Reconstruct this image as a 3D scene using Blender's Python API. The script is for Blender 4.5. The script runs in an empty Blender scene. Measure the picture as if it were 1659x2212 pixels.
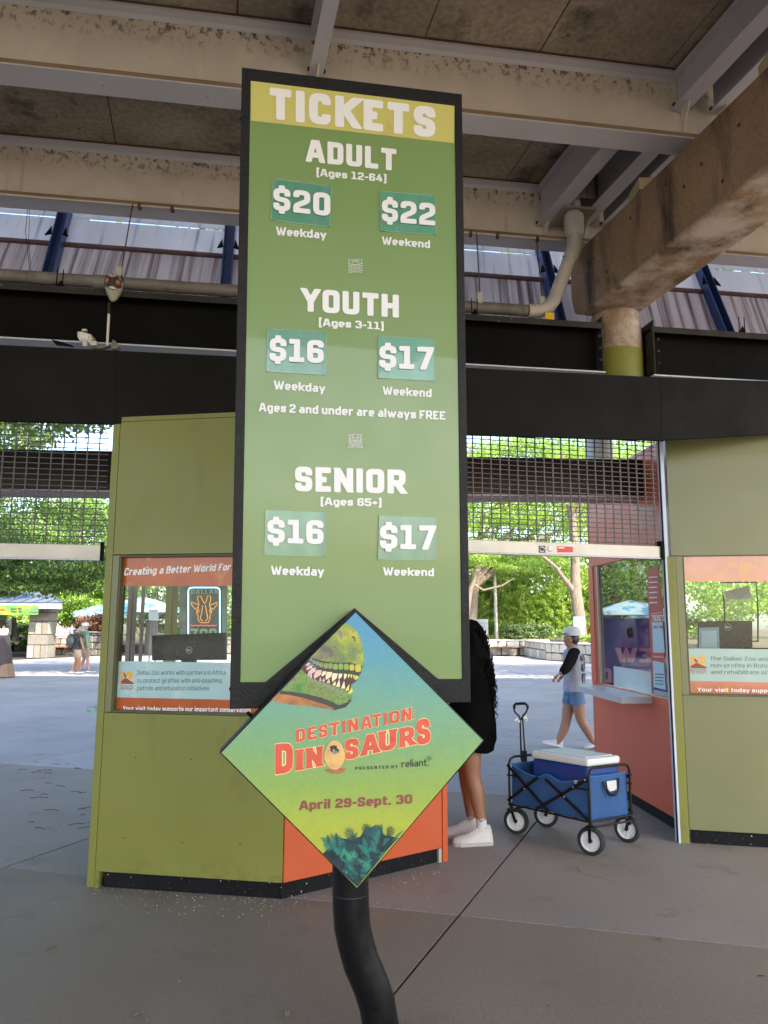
import bpy, bmesh, math, random
import numpy as np
from mathutils import Vector, Matrix
random.seed(7)
rng = np.random.default_rng(7)
scene = bpy.context.scene
COL = scene.collection
PI = math.pi

# ---------------------------------------------------------------- camera
F = 1660.0; CX = 829.5; CY = 1106.0            # picture measured on a 1659 x 2212 grid
PITCH = math.radians(8.43); ROLL = 0.005; EYE = 1.6
cam_d = bpy.data.cameras.new('camera'); cam = bpy.data.objects.new('camera', cam_d); COL.objects.link(cam)
cam_d.sensor_fit = 'VERTICAL'; cam_d.sensor_height = 36.0; cam_d.sensor_width = 27.0
cam_d.lens = 36.0*F/2212.0; cam_d.clip_start = 0.05; cam_d.clip_end = 900
cam.matrix_world = Matrix.Translation((0, 0, EYE)) @ Matrix.Rotation(PI/2+PITCH, 4, 'X') @ Matrix.Rotation(ROLL, 4, 'Z')
scene.camera = cam

# ---------------------------------------------------------------- light
SUN_EL = math.radians(44); SUN_AZ = math.radians(150)   # azimuth clockwise from +Y: sun stands behind the camera, to the right
world = bpy.data.worlds.new('World'); scene.world = world; world.use_nodes = True
nt = world.node_tree
sky = nt.nodes.new('ShaderNodeTexSky'); sky.sky_type = 'NISHITA'; sky.sun_disc = False
sky.sun_elevation = SUN_EL; sky.sun_rotation = SUN_AZ; sky.air_density = 1.0; sky.dust_density = 2.0; sky.ozone_density = 1.0
bg = nt.nodes['Background']; bg.inputs[1].default_value = 0.15
nt.links.new(sky.outputs[0], bg.inputs[0])
sun_d = bpy.data.lights.new('sun', 'SUN'); sun_d.energy = 3.4; sun_d.angle = math.radians(0.5); sun_d.color = (1, .89, .74)
sun = bpy.data.objects.new('sun', sun_d); COL.objects.link(sun)
sd = Vector((math.sin(SUN_AZ)*math.cos(SUN_EL), math.cos(SUN_AZ)*math.cos(SUN_EL), math.sin(SUN_EL)))
sun.rotation_euler = sd.to_track_quat('Z', 'Y').to_euler(); sun.location = (0, -10, 30)
vs = scene.view_settings
vs.view_transform = 'Standard'; vs.look = 'None'; vs.gamma = 1; vs.use_curve_mapping = False
vs.exposure = 2.2

# ---------------------------------------------------------------- geometry helpers
def ray(x, y):
    a = (x-CX)/F; b = -(y-CY)/F
    c, s = math.cos(ROLL), math.sin(ROLL)
    a, b = a*c-b*s, a*s+b*c
    cp, sp = math.cos(PITCH), math.sin(PITCH)
    return Vector((a, cp-b*sp, sp+b*cp))
EYEV = Vector((0, 0, EYE))
def dep(x, y, Y):
    d = ray(x, y); return EYEV+d*(Y/d.y)
def gnd(x, y, z=0.0):
    d = ray(x, y); return EYEV+d*((z-EYE)/d.z)
def ver(x, y, D0, s):                      # point on the vertical plane Y = D0 + s X
    d = ray(x, y); return EYEV+d*(D0/(d.y-s*d.x))
class Surf:                                # a flat surface in the world: origin, right, up, normal to viewer
    def __init__(s, O, U, V):
        s.O = Vector(O); s.U = Vector(U).normalized(); V = Vector(V); s.V = (V-s.U*V.dot(s.U)).normalized()
        s.N = s.U.cross(s.V).normalized()
    def at(s, u, v, h=0): return s.O+s.U*u+s.V*v+s.N*h
    def px(s, x, y, h=0):
        d = ray(x, y); P0 = s.O+s.N*h
        return EYEV+d*((P0-EYEV).dot(s.N)/d.dot(s.N))
    def uv(s, x, y, h=0):
        p = s.px(x, y, h)-s.O; return p.dot(s.U), p.dot(s.V)

class MB:
    def __init__(s): s.v = []; s.f = []
    def add(s, vs, fs):
        n = len(s.v); s.v += [tuple(p) for p in vs]; s.f += [tuple(i+n for i in f) for f in fs]; return s
    def poly(s, pts): return s.add(pts, [tuple(range(len(pts)))])
    def prism(s, pts, vec):
        n = len(pts); vec = Vector(vec); q = [Vector(p)+vec for p in pts]
        return s.add(list(pts)+q, [tuple(range(n))[::-1], tuple(range(n, 2*n))]+[(i, (i+1) % n, n+(i+1) % n, n+i) for i in range(n)])
    def box(s, x0, x1, y0, y1, z0, z1):
        return s.prism([(x0, y0, z0), (x1, y0, z0), (x1, y1, z0), (x0, y1, z0)], (0, 0, z1-z0))
    def obox(s, O, A, B, C):               # box from a corner and three edge vectors
        O, A, B, C = map(Vector, (O, A, B, C)); return s.prism([O, O+A, O+A+B, O+B], C)
    def sbox(s, sf, u0, u1, v0, v1, h0, h1):
        return s.prism([sf.at(u0, v0, h0), sf.at(u1, v0, h0), sf.at(u1, v1, h0), sf.at(u0, v1, h0)], sf.N*(h1-h0))
    def tube(s, path, r, seg=10, caps=True, closed=False):
        path = [Vector(p) for p in path]; n = len(path); rs = r if isinstance(r, (list, tuple)) else [r]*n
        rings = []; up = None
        for i, p in enumerate(path):
            if closed: d = path[(i+1) % n]-path[i-1]
            else: d = path[min(i+1, n-1)]-path[max(i-1, 0)]
            d.normalize()
            if up is None: up = Vector((0, 0, 1)) if abs(d.z) < .9 else Vector((1, 0, 0))
            a = up-d*up.dot(d)
            if a.length < 1e-4: a = Vector((1, 0, 0))-d*d.x
            a.normalize(); b = d.cross(a); up = a
            rings.append([p+(a*math.cos(2*PI*k/seg)+b*math.sin(2*PI*k/seg))*rs[i] for k in range(seg)])
        vs = [q for ring in rings for q in ring]; fs = []
        for i in range(n if closed else n-1):
            j = (i+1) % n
            for k in range(seg): fs.append((i*seg+k, i*seg+(k+1) % seg, j*seg+(k+1) % seg, j*seg+k))
        if caps and not closed: fs += [tuple(range(seg))[::-1], tuple((n-1)*seg+k for k in range(seg))]
        return s.add(vs, fs)
    def bar(s, a, b, w, t=None, side=None):  # rectangular bar
        a = Vector(a); b = Vector(b); t = t or w; d = (b-a).normalized()
        side = Vector(side) if side is not None else (Vector((0, 0, 1)) if abs(d.z) < .9 else Vector((1, 0, 0)))
        p = (side-d*side.dot(d)).normalized(); q = d.cross(p)
        O = a-p*w/2-q*t/2
        return s.prism([O, O+p*w, O+p*w+q*t, O+q*t], b-a)
    def ball(s, c, r, nu=12, nv=8, M=None):
        c = Vector(c); r = r if isinstance(r, (tuple, list)) else (r, r, r)
        vs = []; fs = []
        for j in range(nv+1):
            th = PI*j/nv
            for i in range(nu):
                ph = 2*PI*i/nu
                p = Vector((r[0]*math.sin(th)*math.cos(ph), r[1]*math.sin(th)*math.sin(ph), r[2]*math.cos(th)))
                if M is not None: p = M @ p
                vs.append(c+p)
        for j in range(nv):
            for i in range(nu): fs.append((j*nu+i, (j+1)*nu+i, (j+1)*nu+(i+1) % nu, j*nu+(i+1) % nu))
        return s.add(vs, fs)
    def lathe(s, c, axis, prof, seg=16, caps=True):    # prof: (radius, distance along axis)
        c = Vector(c); d = Vector(axis).normalized(); a = (Vector((0, 0, 1)) if abs(d.z) < .9 else Vector((1, 0, 0)))
        a = (a-d*a.dot(d)).normalized(); b = d.cross(a); n = len(prof)
        vs = [c+d*h+(a*math.cos(2*PI*k/seg)+b*math.sin(2*PI*k/seg))*r for r, h in prof for k in range(seg)]
        fs = [(i*seg+k, i*seg+(k+1) % seg, (i+1)*seg+(k+1) % seg, (i+1)*seg+k) for i in range(n-1) for k in range(seg)]
        if caps: fs += [tuple(range(seg))[::-1], tuple((n-1)*seg+k for k in range(seg))]
        return s.add(vs, fs)
    def build(s, name, m, parent=None, smooth=False, bevel=0, **kw):
        me = bpy.data.meshes.new(name); me.from_pydata(s.v, [], s.f); me.materials.append(m)
        bm = bmesh.new(); bm.from_mesh(me)
        if bevel:
            bmesh.ops.remove_doubles(bm, verts=bm.verts, dist=1e-6)
            bmesh.ops.bevel(bm, geom=[e for e in bm.edges if len(e.link_faces) == 2 and e.calc_face_angle(0) > .5], offset=bevel, segments=2, affect='EDGES', profile=.5)
        bmesh.ops.recalc_face_normals(bm, faces=bm.faces); bm.to_mesh(me); bm.free()
        if smooth:
            me.polygons.foreach_set('use_smooth', [True]*len(me.polygons))
            try: me.set_sharp_from_angle(angle=math.radians(40))
            except Exception: pass
        return link(name, me, parent, **kw)
WM = {}
def link(name, data, parent=None, label=None, cat=None, group=None, kind=None):
    o = bpy.data.objects.new(name, data); COL.objects.link(o)
    if parent is not None:
        o.parent = parent; o.matrix_parent_inverse = WM.get(parent.name, Matrix()).inverted()
    WM[o.name] = Matrix()
    return tag(o, label, cat, group, kind)
def tag(o, label=None, cat=None, group=None, kind=None):
    if label: o['label'] = label
    if cat: o['category'] = cat
    if group: o['group'] = group
    if kind: o['kind'] = kind
    return o
def thing(name, loc, label, cat, group=None):
    o = bpy.data.objects.new(name, None); COL.objects.link(o); o.location = loc; o.empty_display_size = .2
    WM[o.name] = Matrix.Translation(loc)
    return tag(o, label, cat, group)
def share(src, name, parent, mw):          # another object on the same mesh, placed by a world matrix
    o = bpy.data.objects.new(name, src.data); COL.objects.link(o); o.parent = parent
    o.matrix_parent_inverse = WM.get(parent.name, Matrix()).inverted() if parent else Matrix()
    o.matrix_basis = mw; WM[o.name] = mw
    return o

# ---------------------------------------------------------------- materials
def srgb(r, g, b):
    f = lambda c: ((c/255+.055)/1.055)**2.4 if c/255 > .04045 else c/255/12.92
    return (f(r), f(g), f(b))
MATS = {}
def N(nt, t, **kw):
    n = nt.nodes.new(t)
    for k, v in kw.items():
        if k.startswith('i_'): n.inputs[k[2:].replace('_', ' ')].default_value = v
        else: setattr(n, k, v)
    return n
def mat(name, col, rough=.5, metal=0, var=.12, vscale=3, dirt=None, bump=None, spec=.5, coat=0, stretch=(1, 1, 1), emit=None, fine=None, trans=0):
    """paint with slow tone variation, shaped dirt (list of (colour, scale, lo, hi, stretch, zrange)) and fine relief"""
    if name in MATS: return MATS[name]
    m = bpy.data.materials.new(name); m.use_nodes = True; MATS[name] = m
    nt = m.node_tree; L = nt.links.new; p = nt.nodes['Principled BSDF']
    geo = N(nt, 'ShaderNodeNewGeometry')
    def noise(scale, st=(1, 1, 1), det=5, rgh=.6):
        mp = N(nt, 'ShaderNodeMapping'); mp.inputs['Scale'].default_value = st
        L(geo.outputs['Position'], mp.inputs['Vector'])
        n = N(nt, 'ShaderNodeTexNoise'); n.inputs['Scale'].default_value = scale; n.inputs['Detail'].default_value = det; n.inputs['Roughness'].default_value = rgh
        L(mp.outputs[0], n.inputs['Vector']); return n.outputs['Fac']
    def ramp(fac, lo, hi, a=0, b=1):
        r = N(nt, 'ShaderNodeMapRange'); r.inputs['From Min'].default_value = lo; r.inputs['From Max'].default_value = hi
        r.inputs['To Min'].default_value = a; r.inputs['To Max'].default_value = b; L(fac, r.inputs['Value']); return r.outputs[0]
    v = ramp(noise(vscale, stretch), .3, .7, 1-var, 1+var)
    mul = N(nt, 'ShaderNodeMix', data_type='RGBA', blend_type='MULTIPLY'); mul.inputs['Factor'].default_value = 1
    mul.inputs[6].default_value = (*col, 1); L(v, mul.inputs[7]); c = mul.outputs[2]
    if fine:
        v2 = ramp(noise(fine[0], det=3), .3, .7, 1-fine[1], 1+fine[1])
        m2 = N(nt, 'ShaderNodeMix', data_type='RGBA', blend_type='MULTIPLY'); m2.inputs['Factor'].default_value = 1
        L(c, m2.inputs[6]); L(v2, m2.inputs[7]); c = m2.outputs[2]
    for d in (dirt or []):
        dc, sc, lo, hi = d[:4]; st = d[4] if len(d) > 4 else (1, 1, 1); zr = d[5] if len(d) > 5 else None
        fac = ramp(noise(sc, st, 8, .65), lo, hi)
        if zr:
            sep = N(nt, 'ShaderNodeSeparateXYZ'); L(geo.outputs['Position'], sep.inputs[0])
            z = ramp(sep.outputs['Z'], zr[0], zr[1]); mm = N(nt, 'ShaderNodeMath', operation='MULTIPLY'); L(fac, mm.inputs[0]); L(z, mm.inputs[1]); fac = mm.outputs[0]
        mx = N(nt, 'ShaderNodeMix', data_type='RGBA'); L(fac, mx.inputs['Factor']); L(c, mx.inputs[6]); mx.inputs[7].default_value = (*dc, 1); c = mx.outputs[2]
    L(c, p.inputs['Base Color'])
    L(ramp(noise(vscale*4), .3, .7, max(0, rough-.08), min(1, rough+.08)), p.inputs['Roughness'])
    p.inputs['Metallic'].default_value = metal; p.inputs['Specular IOR Level'].default_value = spec; p.inputs['Coat Weight'].default_value = coat
    if bump:
        b = N(nt, 'ShaderNodeBump'); b.inputs['Strength'].default_value = bump[1]; b.inputs['Distance'].default_value = bump[2] if len(bump) > 2 else .003
        L(noise(bump[0], bump[3] if len(bump) > 3 else (1, 1, 1), 4), b.inputs['Height']); L(b.outputs[0], p.inputs['Normal'])
    if emit:
        p.inputs['Emission Color'].default_value = (*emit[0], 1); p.inputs['Emission Strength'].default_value = emit[1]
    return m
def flat(name, col, rough=.45, **kw): return mat(name, col, rough, var=kw.pop('var', .05), **kw)
def glass(name, tint=(.93, .97, .95), gloss=.14, top=.9):
    m = bpy.data.materials.new(name); m.use_nodes = True; nt = m.node_tree; nt.nodes.clear(); L = nt.links.new
    o = N(nt, 'ShaderNodeOutputMaterial'); t = N(nt, 'ShaderNodeBsdfTransparent'); t.inputs[0].default_value = (*tint, 1)
    g = N(nt, 'ShaderNodeBsdfGlossy'); g.inputs['Roughness'].default_value = .01
    lw = N(nt, 'ShaderNodeLayerWeight'); lw.inputs['Blend'].default_value = .35
    r = N(nt, 'ShaderNodeMapRange'); r.inputs['To Min'].default_value = gloss; r.inputs['To Max'].default_value = top
    L(lw.outputs['Fresnel'], r.inputs[0]); mx = N(nt, 'ShaderNodeMixShader'); L(r.outputs[0], mx.inputs[0]); L(t.outputs[0], mx.inputs[1]); L(g.outputs[0], mx.inputs[2]); L(mx.outputs[0], o.inputs[0])
    return m
def leafmat(name, c1, c2, c3, trans=.45):
    m = bpy.data.materials.new(name); m.use_nodes = True; nt = m.node_tree; nt.nodes.clear(); L = nt.links.new
    o = N(nt, 'ShaderNodeOutputMaterial'); geo = N(nt, 'ShaderNodeNewGeometry')
    r = N(nt, 'ShaderNodeValToRGB'); r.color_ramp.elements[0].color = (*c1, 1); r.color_ramp.elements[1].color = (*c3, 1)
    e = r.color_ramp.elements.new(.5); e.color = (*c2, 1); L(geo.outputs['Random Per Island'], r.inputs[0])
    d = N(nt, 'ShaderNodeBsdfDiffuse'); t = N(nt, 'ShaderNodeBsdfTranslucent'); g = N(nt, 'ShaderNodeBsdfGlossy'); g.inputs['Roughness'].default_value = .45
    hs = N(nt, 'ShaderNodeHueSaturation'); hs.inputs['Hue'].default_value = .485; hs.inputs['Value'].default_value = 1.5; L(r.outputs[0], hs.inputs['Color'])
    L(r.outputs[0], d.inputs[0]); L(hs.outputs[0], t.inputs[0])
    a = N(nt, 'ShaderNodeMixShader'); a.inputs[0].default_value = trans; L(d.outputs[0], a.inputs[1]); L(t.outputs[0], a.inputs[2])
    b = N(nt, 'ShaderNodeMixShader'); b.inputs[0].default_value = .06; L(a.outputs[0], b.inputs[1]); L(g.outputs[0], b.inputs[2]); L(b.outputs[0], o.inputs[0])
    return m

# ---------------------------------------------------------------- stroke lettering
GL = {
'A': (.72, "0,0 .36,1 .64,1 1,0|.16,.27 .84,.27"), 'B': (.62, "@0,.52 0,1 .94,1r .94,.52r|@0,0 0,.52 1,.52r 1,0r"),
'C': (.60, "1,.70 1,1r 0,1r 0,0r 1,0r 1,.30"), 'D': (.62, "@0,0 0,1 1,1r 1,0r"), 'E': (.54, "1,1 0,1 0,0 1,0|0,.5 .88,.5"),
'F': (.53, "1,1 0,1 0,0|0,.48 .88,.48"), 'G': (.62, "1,.72 1,1r 0,1r 0,0r 1,0r 1,.46 .5,.46"), 'H': (.64, "0,0 0,1|1,0 1,1|0,.5 1,.5"),
'I': (0, "0,0 0,1"), 'J': (.5, "1,1 1,0r 0,0r 0,.3"), 'K': (.66, "0,0 0,1|1,1 .12,.45|.34,.62 1,0"), 'L': (.52, "0,1 0,0 1,0"),
'M': (.84, "0,0 0,1|1,0 1,1|0,1 .5,.3 1,1"), 'N': (.66, "0,0 0,1|1,0 1,1|.06,1 .94,0"), 'O': (.63, "@0,0r 0,1r 1,1r 1,0r"),
'P': (.6, "0,0 0,1 1,1r 1,.42r 0,.42"), 'R': (.63, "0,0 0,1 1,1r 1,.43r 0,.43|.5,.43 1,0"),
'S': (.60, "1,.70 1,1r 0,1r 0,.52r 1,.48r 1,0r 0,0r 0,.30"), 'T': (.60, "0,1 1,1|.5,0 .5,1"), 'U': (.62, "0,1 0,0r 1,0r 1,1"),
'V': (.68, "0,1 .40,0 .60,0 1,1"), 'W': (.98, "0,1 .2,0 .3,0 .5,.9 .7,0 .8,0 1,1"), 'X': (.66, "0,1 1,0|1,1 0,0"), 'Y': (.66, "0,1 .5,.42 1,1|.5,0 .5,.46"), 'Z': (.6, "0,1 1,1 0,0 1,0"),
'0': (.60, "@0,0r 0,1r 1,1r 1,0r"), '1': (.54, "0,1 .52,1 .52,0|0,0 1,0"), '2': (.60, "0,.72 0,1r 1,1r 1,.56r 0,.26r 0,0 1,0"),
'3': (.60, "0,.76 0,1r .95,1r .95,.52r .35,.52|.6,.52 1,.52r 1,0r 0,0r 0,.24"), '4': (.64, "1,.22 0,.22 .5,1|.75,0 .75,.62"),
'5': (.60, "1,1 0,1 0,.56 1,.6r 1,0r 0,0r 0,.25"), '6': (.60, "1,.74 1,1r 0,1r 0,0r 1,0r 1,.55r 0,.55"), '7': (.58, "0,1 1,1 .34,0"),
'9': (.60, "0,.26 0,0r 1,0r 1,1r 0,1r 0,.45r 1,.45"), '$': (.60, "1,.70 1,1r 0,1r 0,.52r 1,.48r 1,0r 0,0r 0,.30|.5,1.02 .5,1.16|.5,-.16 .5,-.02"),
'(': (.30, "1,1.12 0,1.12r 0,-.2r 1,-.2"), ')': (.30, "0,1.12 1,1.12r 1,-.2r 0,-.2"), '-': (.34, "0,.42 1,.42"), '+': (.5, "0,.42 1,.42|.5,.16 .5,.68"), '.': (0, "0,0 0,.02"), ':': (0, "0,.1 0,.12|0,.62 0,.64"),
'a': (.56, ".06,1 1,1r 1,0|1,.56 0,.56r 0,0r 1,0"), 'b': (.57, "0,1.4 0,0 1,0r 1,1r 0,1"), 'c': (.53, "1,.68 1,1r 0,1r 0,0r 1,0r 1,.32"), 'd': (.57, "1,1.4 1,0 0,0r 0,1r 1,1"),
'e': (.56, "0,.48 1,.48 1,1r 0,1r 0,0r .94,0"), 'f': (.38, "1,1.4 .3,1.4r .3,0|0,1 1,1"), 'g': (.57, "1,0 0,0r 0,1r 1,1 1,-.38r .05,-.38"), 'h': (.57, "0,0 0,1.4|0,1 1,1r 1,0"),
'i': (0, "0,0 0,1|0,1.85 0,2.04"), 'j': (0, "0,-.3 0,1"), 'k': (.58, "0,0 0,1.4|1,1 .1,.42|.36,.6 1,0"), 'l': (0, "0,0 0,1.4"), 'm': (.88, "0,0 0,1 1,1r 1,0|.5,1 .5,0"), 'n': (.57, "0,0 0,1 1,1r 1,0"),
'o': (.57, "@0,0r 0,1r 1,1r 1,0r"), 'p': (.57, "0,-.38 0,1 1,1r 1,0r 0,0"), 'r': (.44, "0,0 0,1 1,1"), 's': (.53, "1,.68 1,1r 0,1r 0,.5r 1,.5r 1,0r 0,0r 0,.32"),
't': (.40, ".3,1.3 .3,0r 1,0|0,1 1,1"), 'u': (.57, "0,1 0,0r 1,0|1,1 1,0"), 'v': (.58, "0,1 .42,0 .58,0 1,1"), 'w': (.86, "0,1 .22,0 .3,0 .5,.9 .7,0 .78,0 1,1"), 'x': (.56, "0,1 1,0|1,1 0,0"), 'y': (.58, "0,1 .5,0|1,1 .5,0 .36,-.38 .1,-.38"), 'z': (.5, "0,1 1,1 0,0 1,0")}
GL['('] = (.28, "1,1.14 0,1.14 0,-.22 1,-.22"); GL[')'] = (.28, "0,1.14 1,1.14 1,-.22 0,-.22")
def ribbon(pts, rs, t, closed, cut, Rb, flare=0):
    """outline pairs (left, right) of a stroke of width t; rs flags rounded corners; cut says how each end closes"""
    P = [Vector(p) for p in pts]; n = len(P); segs = n if closed else n-1
    u = [(P[(i+1) % n]-P[i]).normalized() for i in range(segs)]; nr = [Vector((-d.y, d.x)) for d in u]; ln = [(P[(i+1) % n]-P[i]).length for i in range(segs)]
    out = []
    for i in range(n):
        if not closed and i in (0, n-1):
            k = 0 if i == 0 else segs-1; d = u[k]*(-1 if i == 0 else 1); c = cut[0 if i == 0 else 1]
            w = t*(1+flare)
            A = P[i]+nr[k]*w/2; B = P[i]-nr[k]*w/2
            if c and abs(d.y) > .2:
                yb = P[i].y+math.copysign(t/2, d.y)
                A = A+d*((yb-A.y)/d.y); B = B+d*((yb-B.y)/d.y)
            elif c: A = A+d*t/2; B = B+d*t/2
            ch = min(.035, t*.2); m = (B-A).normalized()*ch
            if flare:
                A0 = P[i]+nr[k]*t/2-d*t*.25; B0 = P[i]-nr[k]*t/2-d*t*.25
                pr = [(A, B), (A0, B0)]
            else: pr = [(A+m, B-m), (A-d*ch, B-d*ch)]
            out += pr if i == 0 else pr[::-1]
            continue
        a, b = (i-1) % segs, i % segs
        mt = nr[a]+nr[b]
        if mt.length < .15: mt = nr[a].copy()
        mt = mt*((t/2)/max(.35*mt.length*1, mt.dot(nr[a])))
        L, R = P[i]+mt, P[i]-mt; cr = u[a].x*u[b].y-u[a].y*u[b].x; tn = math.acos(max(-1, min(1, u[a].dot(u[b]))))
        if tn < .05: out.append((L, R)); continue
        Ro = Rb if rs[i] else .045; Ri = max(Ro-t, .012); k = 5 if rs[i] else 2; lim = min(ln[a], ln[b])*.49
        tt = math.tan(min(tn, 2.4)/2); ao = min(Ro*tt, lim+t*.5); ai = min(Ri*tt, lim*.6)
        aL, aR = (ai, ao) if cr > 0 else (ao, ai)
        for j in range(k+1):
            s = j/k
            q = lambda M, a_: (M-u[a]*a_)*(1-s)**2+M*2*s*(1-s)+(M+u[b]*a_)*s*s
            out.append((q(L, aL), q(R, aR)))
    return out
def text2d(txt, t=.2, track=.075, xh=.74, slant=0, Rb=.24, flare=0, space=.3):
    x = 0; V2 = []; FA = []
    for ch in txt:
        if ch == ' ': x += space; continue
        w, ss = GL[ch]; low = ch.islower(); w = w*(1+(t-.2)*.6) if w else 0; w = max(w, t)
        for si, s in enumerate(ss.split('|')):
            closed = s[0] == '@'; s = s.lstrip('@'); pts = []; rs = []; ends = []
            for q in s.split():
                r = q.endswith('r'); a, b = map(float, q.rstrip('r').split(','))
                X = x+t/2+a*(w-t)
                if low:
                    if b > 1.5: Y = b-1
                    elif b > 1: Y = (xh-t/2)+(b-1)/.4*(1-xh)
                    elif b < 0: Y = t/2+b*.62
                    else: Y = t/2+b*(xh-t)
                else: Y = t/2+b*(1-t)
                pts.append((X, Y)); rs.append(r); ends.append((a, b))
            def c(e, other):
                hor = abs(e[1]-other[1]) < 1e-6
                return (e[0] in (0, 1)) if hor else e[1] in (0, 1, 1.4, 1.3, -.38, 1.16, -.16, .02, 1.02, -.02, .12, .1, .62, .64, 1.36)
            cut = (c(ends[0], ends[1]), c(ends[-1], ends[-2]))
            pr = ribbon(pts, rs, t, closed, cut, Rb, flare)
            b0 = len(V2)
            for pi_, (A, B) in enumerate(pr):
                zf = si+(0 if closed else .8*pi_/len(pr)); V2 += [(A.x+slant*A.y, A.y, zf), (B.x+slant*B.y, B.y, zf)]
            m = len(pr)
            for i in range(m if closed else m-1):
                j = (i+1) % m; FA.append((b0+2*i, b0+2*i+1, b0+2*j+1, b0+2*j))
        x += w+track
    return V2, FA, x-track
def quadmap(q, u, v):                       # q = tl, tr, bl, br in picture units
    tl, tr, bl, br = q
    tx = tl[0]*(1-u)+tr[0]*u; ty = tl[1]*(1-u)+tr[1]*u; bx = bl[0]*(1-u)+br[0]*u; by = bl[1]*(1-u)+br[1]*u
    return bx*(1-v)+tx*v, by*(1-v)+ty*v
def letter(sf, txt, q, m, parent, h=.002, name='lettering', mb=None, **kw):
    V2, FA, w = text2d(txt, **kw); own = mb is None; mb = mb or MB()
    mb.add([sf.px(*quadmap(q, a/w, b), h=h+.0005*si) for a, b, si in V2], FA)
    return mb.build(name, m, parent) if own else mb
def decal(sf, pts, m, parent, h, name, mb=None):
    own = mb is None; mb = mb or MB(); mb.poly([sf.px(*p, h=h) for p in pts])
    return mb.build(name, m, parent) if own else mb
def stroke(sf, pts, w, h, mb, closed=False, flare=0):   # free line of width w (metres) through picture points
    P = [sf.uv(*p) for p in pts]
    pr = ribbon(P, [False]*len(P), w, closed, (False, False), w, flare)
    vs = []
    for A, B in pr: vs += [sf.at(A.x, A.y, h), sf.at(B.x, B.y, h)]
    m = len(pr); mb.add(vs, [(2*i, 2*i+1, 2*((i+1) % m)+1, 2*((i+1) % m)) for i in range(m if closed else m-1)])

# ---------------------------------------------------------------- shared materials
CONC = mat('weathered concrete floor', (.245, .212, .182), .78, var=.16, vscale=.7, fine=(40, .10),
    dirt=[((.10, .08, .065), 2.2, .56, .74), ((.06, .05, .045), 26, .68, .76), ((.34, .32, .31), 9, .66, .80)], bump=(90, .35, .002, (1, .12, 1)))
DECK = mat('stained deck concrete', (.27, .23, .185), .9, var=.3, vscale=1.6, fine=(26, .24),
    dirt=[((.035, .03, .025), 3.1, .54, .72), ((.02, .02, .018), 11, .64, .74), ((.30, .28, .25), 2.0, .62, .78)], bump=(30, .5, .006))
BEIGE = mat('old beige girder paint', (.64, .57, .465), .5, var=.07, vscale=1.2, fine=(5, .06),
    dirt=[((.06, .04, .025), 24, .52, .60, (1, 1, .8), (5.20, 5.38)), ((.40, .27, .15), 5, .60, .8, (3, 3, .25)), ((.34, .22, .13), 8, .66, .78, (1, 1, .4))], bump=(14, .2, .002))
FLG = mat('grey underside light tone', (.50, .50, .54), .45, var=.08, vscale=2, dirt=[((.10, .07, .05), 18, .68, .74)])
BROWN = mat('dusty flange edge', (.24, .17, .09), .8, var=.2, vscale=4)
RUST = mat('rust line', (.10, .045, .02), .9, var=.4, vscale=8)
XBEAM = mat('stained crossbeam concrete', (.245, .165, .10), .85, var=.22, vscale=1.6, fine=(45, .2),
    dirt=[((.05, .036, .028), 3.1, .49, .66, (1.2, 1.2, .2)), ((.48, .42, .37), 2.4, .42, .6, (1, 1, 1), (4.235, 4.205)), ((.03, .025, .02), 1.7, .60, .70), ((.36, .20, .08), 4, .60, .75, (1, 1, .3)), ((.03, .025, .02), 40, .70, .75)], bump=(35, .6, .006))
BLACK = mat('matt black steel', (.0045, .0042, .004), .7, var=.25, vscale=2, spec=.08, dirt=[((.10, .09, .08), 30, .75, .79), ((.05, .022, .01), 6, .68, .8)], bump=(10, .15, .002))
FASC = mat('black fascia sheet', (.0075, .0066, .0056), .6, var=.2, vscale=1.2, spec=.10, dirt=[((.22, .2, .18), 34, .74, .77, (1, 1, .5)), ((.011, .010, .009), 2.5, .5, .75)], bump=(3, .4, .012))
DUST = mat('dusty black flange', (.022, .019, .016), .9, var=.35, vscale=6, dirt=[((.18, .15, .12), 24, .62, .72)])
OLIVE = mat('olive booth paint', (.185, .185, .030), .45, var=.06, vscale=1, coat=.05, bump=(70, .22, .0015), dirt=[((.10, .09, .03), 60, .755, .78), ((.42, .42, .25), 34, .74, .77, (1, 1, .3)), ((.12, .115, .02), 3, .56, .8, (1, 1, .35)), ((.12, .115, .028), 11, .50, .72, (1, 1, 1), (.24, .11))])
OLIVEP = mat('pale olive booth paint', (.165, .168, .072), .42, var=.05, vscale=1.4, coat=.15, bump=(60, .3, .0015), dirt=[((.17, .15, .07), 2.4, .62, .8)])
ORANGE = mat('orange booth paint', (.46, .080, .022), .42, var=.04, vscale=1, bump=(70, .2, .0015))
RED = mat('faded red booth paint', (.62, .118, .050), .42, var=.05, vscale=1.2, bump=(70, .2, .0015), dirt=[((.55, .5, .45), 50, .775, .785)])
PLINTH = mat('black tar plinth', (.006, .006, .0065), .6, spec=.15, var=.3, vscale=6, dirt=[((.6, .58, .55), 48, .66, .69), ((.3, .28, .26), 90, .66, .7)], bump=(60, .5, .003))
STEEL = mat('brushed rail', (.43, .395, .335), .42, metal=.3, var=.08, vscale=3)
WIRE = mat('gate rod steel', (.085, .075, .065), .5, metal=.3, var=.3, vscale=9)
PVC = mat('painted drain pipe', (.42, .39, .34), .55, var=.15, vscale=5, dirt=[((.16, .09, .05), 14, .62, .72), ((.08, .06, .05), 50, .70, .74)])
PVCH = mat('grey drain pipe', (.16, .145, .13), .6, var=.25, vscale=5, dirt=[((.10, .07, .05), 12, .55, .72)])
GLASS = glass('booth glass', gloss=.0, top=.45); GLASSR = glass('reflecting booth glass', (.75, .8, .8), .30)
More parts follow.
